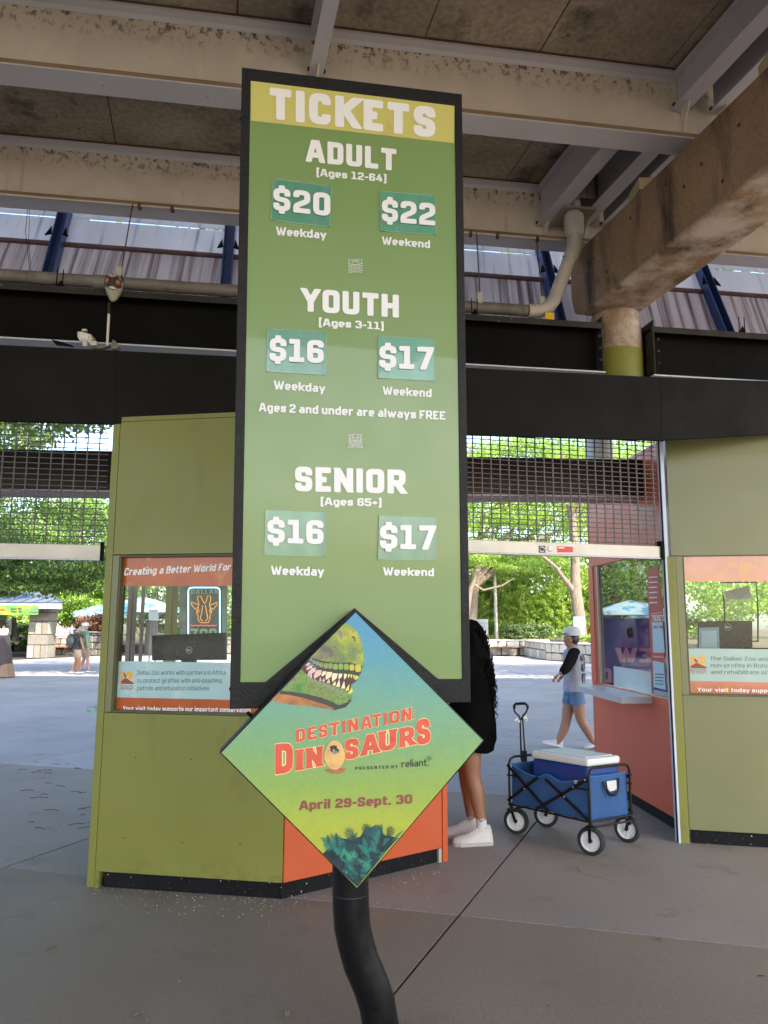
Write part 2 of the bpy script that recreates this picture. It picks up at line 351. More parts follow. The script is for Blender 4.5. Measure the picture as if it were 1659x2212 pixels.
WHITE = flat('white paint', (.78, .78, .76)); INK = flat('dark teal ink', (.055, .10, .105)); TXT = flat('white vinyl', (.80, .80, .78), .5)

# ---------------------------------------------------------------- ground
g = MB().add([(-320, -60, -.03), (320, -60, -.03), (320, 420, -.03), (-320, 420, -.03)], [(0, 1, 2, 3)]).build('ground', CONC, kind='structure')
pav = MB().box(-34, 30, -12, 62, -.028, -.016).build('pavement', mat('dark joint filler', (.03, .026, .022), .9), kind='structure')
ea = Vector((.963, -.268, 0)); eb = Vector((.375, .927, 0)); G0 = Vector((.427, 4.579, 0)); SA, SB = 3.05, 3.2
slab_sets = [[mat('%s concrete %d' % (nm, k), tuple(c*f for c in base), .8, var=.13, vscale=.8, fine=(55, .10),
    dirt=[((.12, .098, .08), 2.3+.5*k, .57, .80), ((.05, .042, .036), 30, .70, .76), ((.065, .055, .048), 10, .69, .715), ((.36, .34, .33), 12, .70, .80)], bump=(110, .6, .003, (1, .07, 1))) for k, f in enumerate((1, .94, 1.05))] for nm, base in (('shade-toned indoor', (.192, .158, .118)), ('half-shade doorway', (.228, .198, .168)), ('plaza', (.315, .295, .305)))]  # slab tones step darker under the canopy: shade put into the colour
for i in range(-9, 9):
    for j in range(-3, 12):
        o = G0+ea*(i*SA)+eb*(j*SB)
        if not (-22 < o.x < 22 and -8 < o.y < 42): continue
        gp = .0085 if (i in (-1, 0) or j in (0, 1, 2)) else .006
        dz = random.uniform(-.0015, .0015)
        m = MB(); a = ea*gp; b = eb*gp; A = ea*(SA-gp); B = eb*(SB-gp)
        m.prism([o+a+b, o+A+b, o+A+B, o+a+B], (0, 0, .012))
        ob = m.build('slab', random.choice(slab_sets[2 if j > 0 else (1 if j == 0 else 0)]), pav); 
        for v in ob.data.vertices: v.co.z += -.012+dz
OUTG = mat('planting bed soil', (.09, .07, .035), .95, var=.3, vscale=2)

# ---------------------------------------------------------------- canopy overhead
can = thing('station_canopy', (1.95, 6.2, 0), 'steel and concrete station canopy overhead with beige girders and rust stained concrete crossbeam', 'canopy')
def ibeam(mb, P, Q, zb, zt, fw, tw=.014, tf=.03, tfb=None):
    P = Vector(P); Q = Vector(Q); d = (Q-P).normalized(); n = Vector((-d.y, d.x, 0)); tfb = tfb or tf; w = tw/2; f = fw/2
    pf = [(-f, zb), (f, zb), (f, zb+tfb), (w, zb+tfb), (w, zt-tf), (f, zt-tf), (f, zt), (-f, zt), (-f, zt-tf), (-w, zt-tf), (-w, zb+tfb), (-f, zb+tfb)]
    return mb.prism([Vector((P.x, P.y, 0))+n*a+Vector((0, 0, z)) for a, z in pf], Q-P)
def gl(D0, s, X): return Vector((X, D0+s*X, 0))
for gi, (D0, s) in enumerate([(4.585, .155), (6.09, .15), (3.05, .155), (1.5, .155)]):
    P, Q = gl(D0, s, -9), gl(D0, s, 6)
    d = (Q-P).normalized(); n = Vector((d.y, -d.x, 0)); L = (Q-P).length
    go = MB().prism([P+n*-.007+Vector((0, 0, 4.93)), P+n*.007+Vector((0, 0, 4.93)), P+n*.007+Vector((0, 0, 5.40)), P+n*-.007+Vector((0, 0, 5.40))], Q-P).build('girder', BEIGE, can)
    MB().prism([P+n*a+Vector((0, 0, z)) for a, z in ((-.093, 4.908), (.093, 4.908), (.093, 4.94), (-.093, 4.94))], Q-P).build('bottom_flange', BROWN, go)
    MB().prism([P+n*a+Vector((0, 0, z)) for a, z in ((-.098, 4.898), (.098, 4.898), (.098, 4.9075), (-.098, 4.9075))], Q-P).build('cover_plate', FLG, go)
    tf = MB().prism([P+n*a+Vector((0, 0, z)) for a, z in ((-.085, 5.395), (-.085, 5.42), (.085, 5.42), (.085, 5.395), (.03, 5.392), (.012, 5.372), (-.012, 5.372), (-.03, 5.392))], Q-P).build('top_flange', FLG, go)
    MB().prism([P+n*a+Vector((0, 0, z)) for a, z in ((.085, 5.413), (.094, 5.413), (.094, 5.4215), (.085, 5.4215))], Q-P).build('rust_seam', RUST, go)
# purlins run across the girders
def purl(X, Y0, Y1, zb, w, zt=5.39):
    P = Vector((X, Y0, 0)); Q = P+Vector((.235, -1, 0))*(Y0-Y1)
    b = MB(); ibeam(b, P, Q, zb, zt, w, .012, .012, .012); pu = b.build('purlin', FLG, can)
    d = Vector((.235, -1, 0)).normalized(); n = Vector((-d.y, d.x, 0))
    s = MB(); c = P+d*.02
    s.prism([c+Vector((0, 0, 4.945)), c+Vector((0, 0, zb)), c+d*.10+Vector((0, 0, zb)), c+d*.012+Vector((0, 0, 4.945))], n*.008); s.build('stiffener', BEIGE, pu)
    bt = MB()
    for k in (-1, 1): bt.lathe(c+n*k*(w*.5+.004)+Vector((0, 0, zb+.012)), d, [(.001, .012), (.012, .012), (.012, .03), (.001, .03)], 6)
    bt.build('bolt', RUST, pu)
for X, Y0, Y1, zb, w in [(-.455, 4.485, 3.06, 5.10, .09), (2.03, 4.86, 3.3, 5.14, .12), (2.30, 4.9, 3.34, 5.14, .12), (1.37, 6.27, 4.93, 5.05, .13), (1.72, 6.3, 4.98, 5.08, .13), (1.93, 6.33, 5.02, 5.08, .10),
                         (-3.2, 4.05, 2.6, 5.10, .09), (.0, 3.0, 1.5, 5.1, .09), (2.6, 3.4, 2.0, 5.1, .12), (-3.6, 5.53, 4.15, 5.08, .12)]:
    purl(X, Y0, Y1, zb, w)
MB().obox((1.43, 6.19, 5.02), (.27, .04, 0), (.05, -.3, 0), (0, 0, .02)).build('drain_plate', mat('rusty plate', (.25, .2, .15), .8, var=.3, dirt=[((.25, .12, .05), 7, .5, .7)]), can)
MB().obox((1.49, 5.86, 5.1), (.27, .04, 0), (0, .012, 0), (0, 0, .28)).build('drain_box', mat('streaked box', (.2, .19, .17), .8, var=.3, dirt=[((.04, .03, .02), 16, .5, .65, (1, 1, .1))]), can)
# concrete deck: separate cast bays whose joints show in front of the camera
px = Vector((.235, -1, 0))
for (D0, s, D1, s1) in [(3.05, .155, 4.585, .155), (4.585, .155, 6.09, .15), (1.5, .155, 3.05, .155)]:
    xs = [-9, -7.2, -5.4, -4.2, -3.05, -1.85, -.62, .58, 1.36, 2.25, 3.4, 4.6, 6]
    for k in range(len(xs)-1):
        hs = (0, 1) if D0 > 3 else (0, 2)
        for hv in hs:
            t0, t1 = (0, .46) if hv == 0 else (.46, 1)
            if hv == 2: continue
            if hs == (0, 2): t0, t1 = 0, 1
            def pt(x, t):
                b = D0+.17*(1-t)*0+s*x; e = D1+s1*x; y = b+(e-b)*t; return Vector((x-.235*(y-b), y, 5.424+random.uniform(0, .002)*0))
            a0, a1 = xs[k]+.006, xs[k+1]-.002; dz = Vector((0, 0, random.uniform(0, .005)))
            q = [pt(a0, t0+.003)+dz, pt(a1, t0+.003)+dz, pt(a1, t1-.003)+dz, pt(a0, t1-.003)+dz]
            MB().prism(q, (0, 0, .1)).build('deck_bay', DECK, can)
up = MB()
up.prism([Vector((-9, 6.35-1.35, 5.55)), Vector((6, 6.35+.9, 5.55)), Vector((6, -6.6, 5.55)), Vector((-9, -7.6, 5.55))], (0, 0, .12))
up.build('deck', DECK, can)
# concrete crossbeam and its column
e = Vector((.235, -.972, 0)); nn = Vector((.972, .235, 0)); b0 = Vector((1.62, 6.36, 0))
xb = MB(); pr = [(0, 4.8), (0, 4.42), (.05, 4.27), (.2, 4.2), (9.5, 4.2), (9.5, 4.8)]
xb.prism([b0+e*a+Vector((0, 0, z)) for a, z in pr], nn*.44); xbo = xb.build('crossbeam', XBEAM, can, bevel=.02)
for a in (1.0, 2.42): MB().box(b0.x+.235*a+.02, b0.x+.235*a+.3, b0.y-.972*a-.12, b0.y-.972*a+.12, 4.803, 4.896).build('bearing', mat('bearing block', (.4, .33, .2), .8), xbo)
for _ in range(11):
    a = random.uniform(.3, 3.2); z = random.uniform(4.34, 4.68); c = b0+e*a+Vector((0, 0, z))
    MB().lathe(c-nn*.004, nn, [(.001, 0), (.012, .001), (.014, .006), (.001, .008)], 7).build('anchor_hole', mat('anchor hole', (.04, .03, .028), .9), xbo)
colm = MB().lathe((1.955, 6.2, 3.30), (0, 0, 1), [(.203, 0), (.203, .899)], 40).build('column', XBEAM, can, smooth=True)
MB().box(.9, 3.4, 6.05, 6.34, 3.22, 3.298).build('transfer_beam', BLACK, can)
MB().lathe((1.955, 6.2, 3.30), (0, 0, 1), [(.2055, 0), (.2055, .565), (.204, .57)], 40).build('painted_band', OLIVE, colm, smooth=True)
# black edge beam, its flanges, and sheet fascia in front
for xa, xb_ in ((-9, 1.755), (2.16, 6.5)):
    P, Q = gl(5.79, .153, xa), gl(5.79, .153, xb_)
    b = MB(); ibeam(b, P, Q, 3.63, 4.03, .25, .012, .02, .012)
    ib = b.build('edge_beam', BLACK, can)
    n = Vector((.151, -.988, 0))
    MB().prism([P+n*.126+Vector((0, 0, 3.985)), P+n*.132+Vector((0, 0, 3.985)), P+n*.132+Vector((0, 0, 4.035)), P+n*.126+Vector((0, 0, 4.035))], Q-P).build('edge_angle', DUST, ib)
    MB().prism([P+n*.13+Vector((0, 0, 3.617)), P+n*-.12+Vector((0, 0, 3.617)), P+n*-.12+Vector((0, 0, 3.628)), P+n*.13+Vector((0, 0, 3.628))], Q-P).build('underside_light_plate', FLG, ib)  # grey-blue on the black beam stands in for outdoor light underneath
    for ex in ((xb_-.01,) if xa < 0 else (xa+.01,)):
        c = gl(5.79, .153, ex); sg = -1 if xa < 0 else 1
        ep = MB().obox(c+n*.128+Vector((0, 0, 3.62)), Vector((.012, .002, 0))*sg, -n*.256, (0, 0, .47)).build('end_plate', DUST, ib)
        for k in range(3): MB().lathe(c+n*.130+Vector((-.035*sg*-1, 0, 3.72+.1*k)), n, [(.012, 0), (.012, .012), (.001, .014)], 6).build('bolt', DUST, ib)
for xa, xb_ in ((-620, 250), (250, 1427), (1427, 2250)):
    def yt(x): return 745+x*(815-745)/1425 if x < 1425 else 815+(x-1425)*.034
    def yb(x): return 908+x*.0300 if x <= 1427 else 951-(x-1427)*.06
    x0, x1 = xa+.35, xb_-.35
    q = [ver(x0, yb(x0), 5.28, .153), ver(x1, yb(x1), 5.28, .153), ver(x1, yt(x1), 5.28, .153), ver(x0, yt(x0), 5.28, .153)]
    fp = MB().prism(q, Vector((-.151, .988, 0))*.03).build('fascia_panel', FASC, can)
    MB().prism([p+Vector((-.151, .988, 0))*.032+Vector((sx, 0, 0)) for p, sx in zip(q, (-.04, .04, .04, -.04))], Vector((-.151, .988, 0))*.01).build('backing_strip', BLACK, fp)
for xx in (250, 1427):
    for yy in (800, 850, 900):
        p = ver(xx+(8 if yy != 850 else -8), yy, 5.278, .153)
        MB().lathe(p, (.151, -.988, 0), [(.005, 0), (.005, .003), (.001, .004)], 6).build('rivet', DUST, can)
# second, lower beam beyond the gates (dark maroon)
MAR = mat('maroon painted beam', (.018, .005, .006), .6, var=.35, vscale=5, dirt=[((.12, .10, .09), 30, .74, .77)])
P0 = ver(-450, 980, 6.45, .115); P1 = ver(1388, 1008, 6.45, .115)
bm2 = MB().obox((P0.x, P0.y, 2.655), (P1-P0), (-.03, .30, 0), (0, 0, .325)).build('lower_beam', MAR, can)
MB().obox((P0.x+.01, P0.y-.006, 2.636), (P1-P0), (-.035, .33, 0), (0, 0, .016)).build('beam_soffit', mat('pinkish soffit', (.45, .36, .36), .6), bm2)
c8 = dep(1295, 1000, 8.9)
MB().lathe((c8.x, c8.y, 0), (0, 0, 1), [(.16, 0), (.16, 4.3)], 24).build('rear_column', mat('pale column paint', (.5, .55, .52), .6), can, smooth=True)

# added roof slab, sized to shade the plaza beyond the gates (out of view above)
upo = MB().box(-8, 24, -1.7, 12.6, 13.0, 13.3)
upo.build('added_shade_roof', mat('added shade roof', (.4, .38, .35), .8), can)

# ---------------------------------------------------------------- clerestory
cw = thing('clerestory_wall', (-2, 6, 4), 'sloping band of blue translucent sheets between steel ribs above the black edge beam', 'window wall')
BLUE1 = mat('streaked blue sheet', (.84, .80, .82), .35, var=.12, vscale=1, stretch=(1, 1, .2), dirt=[((.22, .22, .32), 7, .55, .8, (2.5, .1, .08)), ((.80, .82, .90), 5, .54, .78, (1.5, .1, .12)), ((.02, .02, .02), 60, .75, .77)])
BLUE2 = mat('grimy lower sheet', (.66, .60, .62), .5, var=.15, vscale=1, dirt=[((.14, .10, .11), 6, .46, .70, (4, .08, .06)), ((.62, .62, .70), 8, .55, .74, (4, .1, .08))])
for bmz in (BLUE1, BLUE2):
    p = bmz.node_tree.nodes['Principled BSDF']
    o = bmz.node_tree.nodes['Material Output']; tr = bmz.node_tree.nodes.new('ShaderNodeBsdfTranslucent'); mx = bmz.node_tree.nodes.new('ShaderNodeMixShader'); mx.inputs[0].default_value = .82 if bmz is BLUE1 else .7
    src = p.inputs['Base Color'].links[0].from_socket
    bmz.node_tree.links.new(src, tr.inputs[0]); bmz.node_tree.links.new(p.outputs[0], mx.inputs[1]); bmz.node_tree.links.new(tr.outputs[0], mx.inputs[2]); bmz.node_tree.links.new(mx.outputs[0], o.inputs['Surface'])
RIB = mat('blue steel rib', (.045, .085, .24), .4, metal=.3, var=.2, vscale=5)
RAILM = mat('dark red rail', (.09, .05, .05), .6, var=.3, vscale=6)
cs = Surf((0, 6.22, 3.95), (1, .15, 0), (0, .62, 1.4))
us = [cs.uv(x, 540)[0] for x in (-620, -245, 125, 495, 865, 1165, 1490, 1830, 2170)]
vm = cs.uv(0, 520)[1]; vt0 = cs.uv(0, 461)[1]; vt1 = vt0+.022; vtt = cs.uv(0, 453)[1]+.05
for a, b in zip(us[:-1], us[1:]):
    MB().sbox(cs, a+.04, b-.04, -.1, vm-.02, -.008, 0).build('lower_sheet', BLUE2, cw)
    MB().sbox(cs, a+.04, b-.04, vm+.02, vt0, -.008, 0).build('upper_sheet', BLUE1, cw)
    MB().sbox(cs, a+.04, a+.2, vt0+.001, vt1, -.006, -.002).build('slot_cover', BLUE1, cw)
    MB().sbox(cs, a+.04, b-.04, vt1+.001, vtt-.015, -.008, 0).build('top_sheet', BLUE1, cw)
    MB().sbox(cs, a+.045, b-.045, vm-.018, vm+.018, -.006, .025).build('rail', RAILM, cw)
for a in us:
    r = MB().sbox(cs, a-.045, a-.036, -.1, vtt, -.02, .10).sbox(cs, a+.036, a+.045, -.1, vtt, -.02, .10).sbox(cs, a-.0355, a+.0355, -.1, vtt, .0, .012).build('rib', RIB, cw)
    for sgn in (-1, 1):
        q = cs.at(a+sgn*.045, vm+.02, .09)
        MB().prism([q, q+cs.V*.10+cs.U*sgn*.012, q+cs.U*sgn*.05-cs.V*.02], cs.N*.012).build('clip', BLACK, r)

# ---------------------------------------------------------------- drain pipe
dp = thing('drain_pipe', (1.353, 5.953, 4.19), 'long grey drain pipe running above the black beam and turning up beside the crossbeam', 'pipe')
MB().tube([gl(5.8, .15, -9)+Vector((0, 0, 4.15)), gl(5.8, .15, 1.16)+Vector((0, 0, 4.155))], .048, 16).build('horizontal_run', PVCH, dp, smooth=True)
MB().tube([(1.17, 5.975, 4.155), (1.27, 5.985, 4.16), (1.345, 5.985, 4.20), (1.39, 5.985, 4.26)], .056, 16).build('elbow', PVC, dp, smooth=True)
MB().tube([(1.385, 5.985, 4.25), (1.545, 5.985, 4.66)], .055, 16).build('sloping_run', PVC, dp, smooth=True)
MB().tube([(1.525, 5.985, 4.60), (1.565, 5.985, 4.70), (1.575, 5.985, 4.82)], .063, 16).build('elbow', PVC, dp, smooth=True)
MB().lathe((1.572, 5.985, 4.80), (0, 0, 1), [(.05, 0), (.066, .02), (.078, .04), (.082, .06), (.082, .18), (.078, .195), (.06, .2)], 24).build('coupling', PVC, dp, smooth=True)
MB().tube([(1.572, 5.985, 4.95), (1.572, 5.985, 5.2)], .058, 16).build('vertical_run', PVC, dp, smooth=True)
for x in (1.2, 1.5): pass
for X in (-2.19, ):
    c = gl(5.8, .15, X)+Vector((0, 0, 4.15)); MB().lathe(c, (1, .15, 0), [(.049, 0), (.056, .004), (.056, .12), (.049, .124)], 18).build('coupling', PVCH, dp, smooth=True)
for X in (-2.01, .76, 1.28):
    c = gl(5.8, .15, X); hg = MB().tube([c+Vector((.01, -.02, 4.2)), c+Vector((.01, .16, 4.893))], .0055, 6).build('hanger_rod', RAILM, dp)
    MB().obox(c+Vector((-.015, -.04, 4.17)), (.04, 0, 0), (0, .03, 0), (0, 0, .10)).build('hanger_clevis', PVC, hg)
for X in (-2.45, -1.02, .66, 2.95):
    c = gl(5.72, .15, X); MB().prism([c+Vector((0, 0, 4.036)), c+Vector((.09, 0, 4.036)), c+Vector((.06, 0, 4.11)), c+Vector((.05, 0, 4.09))], (0, .02, 0)).tube([c+Vector((.03, 0, 4.036)), c+Vector((.03, 0, 4.19))], .004, 5).tube([c+Vector((.075, 0, 4.036)), c+Vector((.075, 0, 4.19))], .004, 5).build('pipe_clamp', BLACK, dp)
MB().obox((1.30, 5.93, 4.04), (.075, .01, 0), (0, .01, 0), (0, 0, .085)).build('yellow_tag', flat('yellow tape', (.7, .42, .02)), dp)
cd = thing('conduit', (0, 5.9, 4.9), 'thin galvanised conduit clipped along the lower edge of the rear girder', 'conduit')
MB().tube([gl(5.965, .15, -9)+Vector((0, 0, 4.887)), gl(5.965, .15, 1.55)+Vector((0, 0, 4.887))], .011, 8).build('tube', STEEL, cd)
for X in (-1.95, -1.7, -.3, .72, .95, 1.3): 
    c = gl(5.965, .15, X)+Vector((0, 0, 4.87)); MB().box(c.x-.012, c.x+.012, c.y-.015, c.y+.02, c.z-.012, c.z+.03).build('clip', RUST, cd)
# hanging wires at the left
hw = MB().tube([dep(60, 452, 5.9), dep(55, 500, 5.9), dep(62, 560, 5.9), dep(64, 600, 5.9)], .0022, 5).tube([dep(64, 452, 5.9), dep(62, 520, 5.9), dep(67, 590, 5.9)], .002, 5).build('hanging_wire', BLACK)
tag(hw, 'two thin wires hanging before the blue sheets at far left', 'wire')

# ---------------------------------------------------------------- roll-up grille gates
def gate(D0, s, Xa, Xb, ztop, zr1, zr0, label, pitch, pxs=None):
    t = thing('grille_gate', (Xa, D0+s*Xa, zr0), label, 'security gate', 'roll-up grille gates')
    d = Vector((1, s, 0)).normalized(); n = Vector((d.y, -d.x, 0)); P = gl(D0, s, Xa); L = (gl(D0, s, Xb)-P).length
    rod = MB().tube([Vector((0, 0, 0)), d*L], .0035, 6).build('rod', WIRE, t)
    rod.matrix_basis = Matrix.Translation(P+Vector((0, 0, zr1+.02))); WM[rod.name] = rod.matrix_basis.copy()
    z = zr1+.02+.037
    while z < ztop: share(rod, 'rod', t, Matrix.Translation(P+Vector((0, 0, z)))); z += .037
    lk = MB(); z = 0
    while z < ztop-zr1-.03:
        lk.obox(d*-.0035+n*.004+Vector((0, 0, z)), d*.007, n*.003, (0, 0, .034))
        lk.obox(d*-.003+n*-.006+Vector((0, 0, z+.012)), d*.006, n*.003, (0, 0, .034)); z += .037
    u = pitch*.5; first = None
    while u < L:
        M_ = Matrix.Translation(P+d*u+Vector((0, 0, zr1+.004)))
        if first is None: first = lk.build('link_chain', WIRE, t); first.matrix_basis = M_; WM[first.name] = M_
        else: share(first, 'link_chain', t, M_)
        u += pitch
    br = MB().obox(P+Vector((0, 0, zr0))+n*.03, d*L, -n*.05, (0, 0, zr1-zr0)).build('bottom_rail', STEEL, t, bevel=.003)
    MB().obox(P+Vector((0, 0, zr0-.008))+n*.036, d*L, -n*.06, (0, 0, .008)).build('rail_lip', FLG, br)
    return t, P, d, n, br
zl1 = ver(0, 1174, 5.33, .153).z; zl0 = ver(0, 1205, 5.33, .153).z
gL, P, d, n, br = gate(5.33, .153, -6.5, ver(222, 1190, 5.33, .153).x, 3.12, zl1, zl0, 'roll-up steel grille at the left, hanging before the kiosk and trees', .0755)
endx = gl(5.33, .153, ver(219, 1190, 5.33, .153).x)
MB().obox(endx+Vector((0, 0, zl0-.01))+n*.04, d*.014, -n*.06, (0, 0, zl1-zl0+.03)).build('end_cap', BLACK, gL)
zr1 = ver(1200, 1173, 5.40, .27).z; zr0 = ver(1200, 1199, 5.40, .27).z
gR, P, d, n, br = gate(5.40, .27, .2, ver(1424, 1185, 5.40, .27).x, 3.2, zr1, zr0, 'roll-up steel grille whose rail carries a lock and a red sticker', .0725)
gs = Surf(Vector((0, 5.40, 0))+n*.031, d, (0, 0, 1))
decal(gs, [(1164, 1179), (1178, 1179), (1178, 1194), (1164, 1194)], flat('black label', (.02, .02, .02)), br, .001, 'lock_label')
mb = MB()
for a0 in (math.radians(35), math.radians(215)):
    pts = [(1171+5.2*math.cos(a0+k*.4), 1186.5+5.2*math.sin(a0+k*.4)) for k in range(7)]; stroke(gs, pts, .005, .002, mb)
mb.build('lock_mark', WHITE, br)
c = gs.px(1189, 1186); MB().lathe(c, n, [(.019, 0), (.019, .006), (.012, .007), (.011, .003), (.001, .003)], 20).build('lock_cylinder', mat('lock steel', (.35, .33, .3), .3, metal=.8), br)
decal(gs, [(1204, 1180), (1238, 1181), (1238, 1193), (1204, 1193)], flat('red sticker', (.62, .015, .02)), br, .001, 'red_sticker')
decal(gs, [(1206, 1182), (1219, 1182), (1219, 1184.5), (1206, 1184.5)], TXT, br, .002, 'sticker_print')
ex = gl(5.40, .27, ver(1421, 1185, 5.40, .27).x)
MB().obox(ex+Vector((0, 0, zr0-.01))+n*.045, d*.03, -n*.07, (0, 0, zr1-zr0+.05)).build('end_cap', BLACK, gR)
# vertical guide track standing beside the right booth
q0 = gnd(1474, 1822); q1 = gnd(1467, 1822)
MB().obox((q1.x, q1.y, 0), (.03, .008, 0), (-.01, .05, 0), (0, 0, 3.15)).build('guide_track', mat('guide steel', (.42, .46, .53), .5), gR)
MB().obox((q1.x-.007, q1.y+.008, 0), (.005, .002, 0), (-.002, .010, 0), (0, 0, 3.15)).build('guide_slot', BLACK, gR)

# ---------------------------------------------------------------- ticket booths
A = gnd(197, 1917); B = gnd(610, 1945); C = gnd(967, 1860)
bl = thing('ticket_booth', A, 'olive and orange ticket booth behind the sign, with a neon giraffe in its window', 'ticket booth', 'ticket booths')
D_ = Vector((.36, 6.9, 0)); E_ = Vector((-.85, 7.15, 0)); F_ = Vector((-1.80, 6.45, 0))
ZT = 2.945
def fr(P, Q): return Surf(P, Q-P, (0, 0, 1)), (Q-P).length
sAB, LAB = fr(A, B)
wu0, wv0 = sAB.uv(243, 1537); wu0 = .066; wz0, wz1 = 1.052, 2.048; wu1 = LAB-.11
lp = MB().sbox(sAB, .02, LAB-.006, .095, wz0-.005, -.045, 0).build('lower_panel', OLIVE, bl, bevel=.003)
MB().sbox(sAB, .02, LAB-.006, wz1+.004, ZT, -.045, 0).build('upper_panel', OLIVE, bl, bevel=.003)
MB().sbox(sAB, -.03, .018, 0, ZT-.01, -.05, .004).build('corner_post', OLIVE, bl, bevel=.003)
MB().sbox(sAB, .0185, wu0-.003, wz0-.001, wz1, -.045, -.002).build('window_post', OLIVEP, bl, bevel=.003)
MB().sbox(sAB, wu1+.003, LAB-.006, wz0-.001, wz1, -.045, -.002).build('window_post', OLIVEP, bl)
MB().sbox(sAB, .07, LAB-.02, 0, .0945, -.06, -.02).build('plinth', PLINTH, bl)
MB().sbox(sAB, .019, .045, 0, .09, -.05, -.001).build('foot', OLIVE, bl)
REV = mat('dark olive reveal', (.07, .065, .018), .5)
wf = MB()
for a in [(wu0, wu0+.012, wz0, wz1), (wu1-.012, wu1, wz0, wz1), (wu0+.013, wu1-.013, wz0, wz0+.012), (wu0+.013, wu1-.013, wz1-.012, wz1)]: wf.sbox(sAB, *a, -.08, -.004)
wf.build('window_frame', REV, bl)
for u, z in ((.25, .78), (.62, .78), (.2, .3), (.58, .29), (.95, .3)): MB().lathe(sAB.at(u, z), sAB.N, [(.004, 0), (.004, .0008)], 8).build('screw', BLACK, lp)
pane = MB().sbox(sAB, wu0+.012, wu1-.012, wz0+.012, wz1-.012, -.05, -.044).build('window_pane', GLASS, bl)
H0 = -.0425
BOR = mat('orange window film', (.42, .085, .014), .2, var=.12, vscale=4, coat=.15, dirt=[((.62, .26, .08), 9, .6, .75)]); TEAL = mat('pale teal window film', (.36, .52, .52), .2, var=.06, vscale=3, coat=.15, dirt=[((.55, .66, .64), 4, .52, .7)])
z6 = lambda X, Y: ((0+X*.38578)/1.15732, (1350+Y*.38578)/1.15732)
zb_ = lambda X, Y: ((280+X/4.8794)/1.15732, (1370+Y/4.8794)/1.15732)
def band(sf, zt, zb, u0, u1, m, par, name, h=H0): return MB().sbox(sf, u0, u1, zb, zt, h-.0006, h).build(name, m, par)
zt1 = sAB.uv(*z6(778, 300), h=H0)[1]; ztt = sAB.uv(*z6(765, 785), h=H0)[1]; ztb = sAB.uv(*z6(752, 1020), h=H0)[1]
uL, uR = wu0+.013, wu1-.013
band(sAB, wz1-.013, zt1, uL, uR, BOR, pane, 'top_banner'); band(sAB, ztt, ztb+.001, uL, uR, TEAL, pane, 'text_banner'); band(sAB, ztb, wz0+.013, uL, uR, BOR, pane, 'bottom_banner')
q = lambda *p: [z6(*a) for a in p]
letter(sAB, 'Creating a Better World For', q((803, 182), (1494, 150), (803, 231), (1492, 196)), TXT, pane, H0+.001, t=.19, slant=.18, track=.09)
letter(sAB, 'Your visit today supports our important conservation', q((797, 1076), (1625, 1086), (797, 1104), (1625, 1116)), TXT, pane, H0+.001, t=.17, track=.12)
for s_, (x0, x1, y0, y1) in {'Dallas Zoo works with partners in Africa': (890, 1462, 844, 873), 'to protect giraffes with anti-poaching': (890, 1437, 896, 925), 'patrols and education initiatives.': (890, 1360, 945, 974)}.items():
    letter(sAB, s_, q((x0, y0), (x1, y0), (x0, y1), (x1, y1)), INK, pane, H0+.001, t=.10, track=.14)
AMB = flat('amber print', (.75, .36, .02)); BRN = flat('brown print', (.26, .05, .02))
def twelve(sf, qf, par, h):
    letter(sf, '12', qf((780, 850), (858, 850), (780, 932), (858, 932)), AMB, par, h, t=.26, track=.05, name='number')
    mb = MB()
    mb.poly([sf.px(*p, h=h+.001) for p in qf((784, 932), (786, 915), (800, 905), (815, 893), (832, 905), (848, 916), (866, 926), (864, 934))]); mb.build('animal_print', BRN, par)
    m2 = MB(); m2.poly([sf.px(*p, h=h+.0015) for p in qf((800, 870), (806, 862), (812, 872), (822, 885), (812, 892))]); m2.build('animal_print', BRN, par)
    letter(sf, 'PROTECTING', qf((780, 940), (862, 940), (780, 950), (862, 950)), BRN, par, h, t=.14, track=.16)
    letter(sf, 'THE TWELVE', qf((780, 954), (862, 954), (780, 964), (862, 964)), BRN, par, h, t=.14, track=.16)
    letter(sf, 'DALLAS ZOO', qf((788, 968), (852, 968), (788, 972), (852, 972)), BRN, par, h, t=.14, track=.16)
twelve(sAB, q, pane, H0+.001)
# side walls
sBC, LBC = fr(B, C)
MB().sbox(sBC, .006, LBC-.05, .095, 1.0, -.045, 0).build('side_panel', ORANGE, bl, bevel=.003)
MB().sbox(sBC, .006, .05, 1.004, 2.05, -.045, -.001).sbox(sBC, LBC-.1, LBC-.05, 1.004, 2.05, -.045, -.001).build('side_post', ORANGE, bl)
MB().sbox(sBC, .006, LBC-.05, 2.054, ZT, -.045, 0).build('side_header', ORANGE, bl)
MB().sbox(sBC, .05, LBC-.1, 1.004, 2.05, -.03, -.024).build('side_pane', GLASS, bl)
MB().sbox(sBC, .0, LBC-.08, 0, .094, -.06, -.02).build('plinth', PLINTH, bl)
MB().sbox(sBC, LBC-.045, LBC, 0, ZT, -.05, .004).build('corner_post', ORANGE, bl, bevel=.003)
MB().sbox(sBC, LBC-.075, LBC-.05, 0, .09, -.05, -.005).build('foot', STEEL, bl)
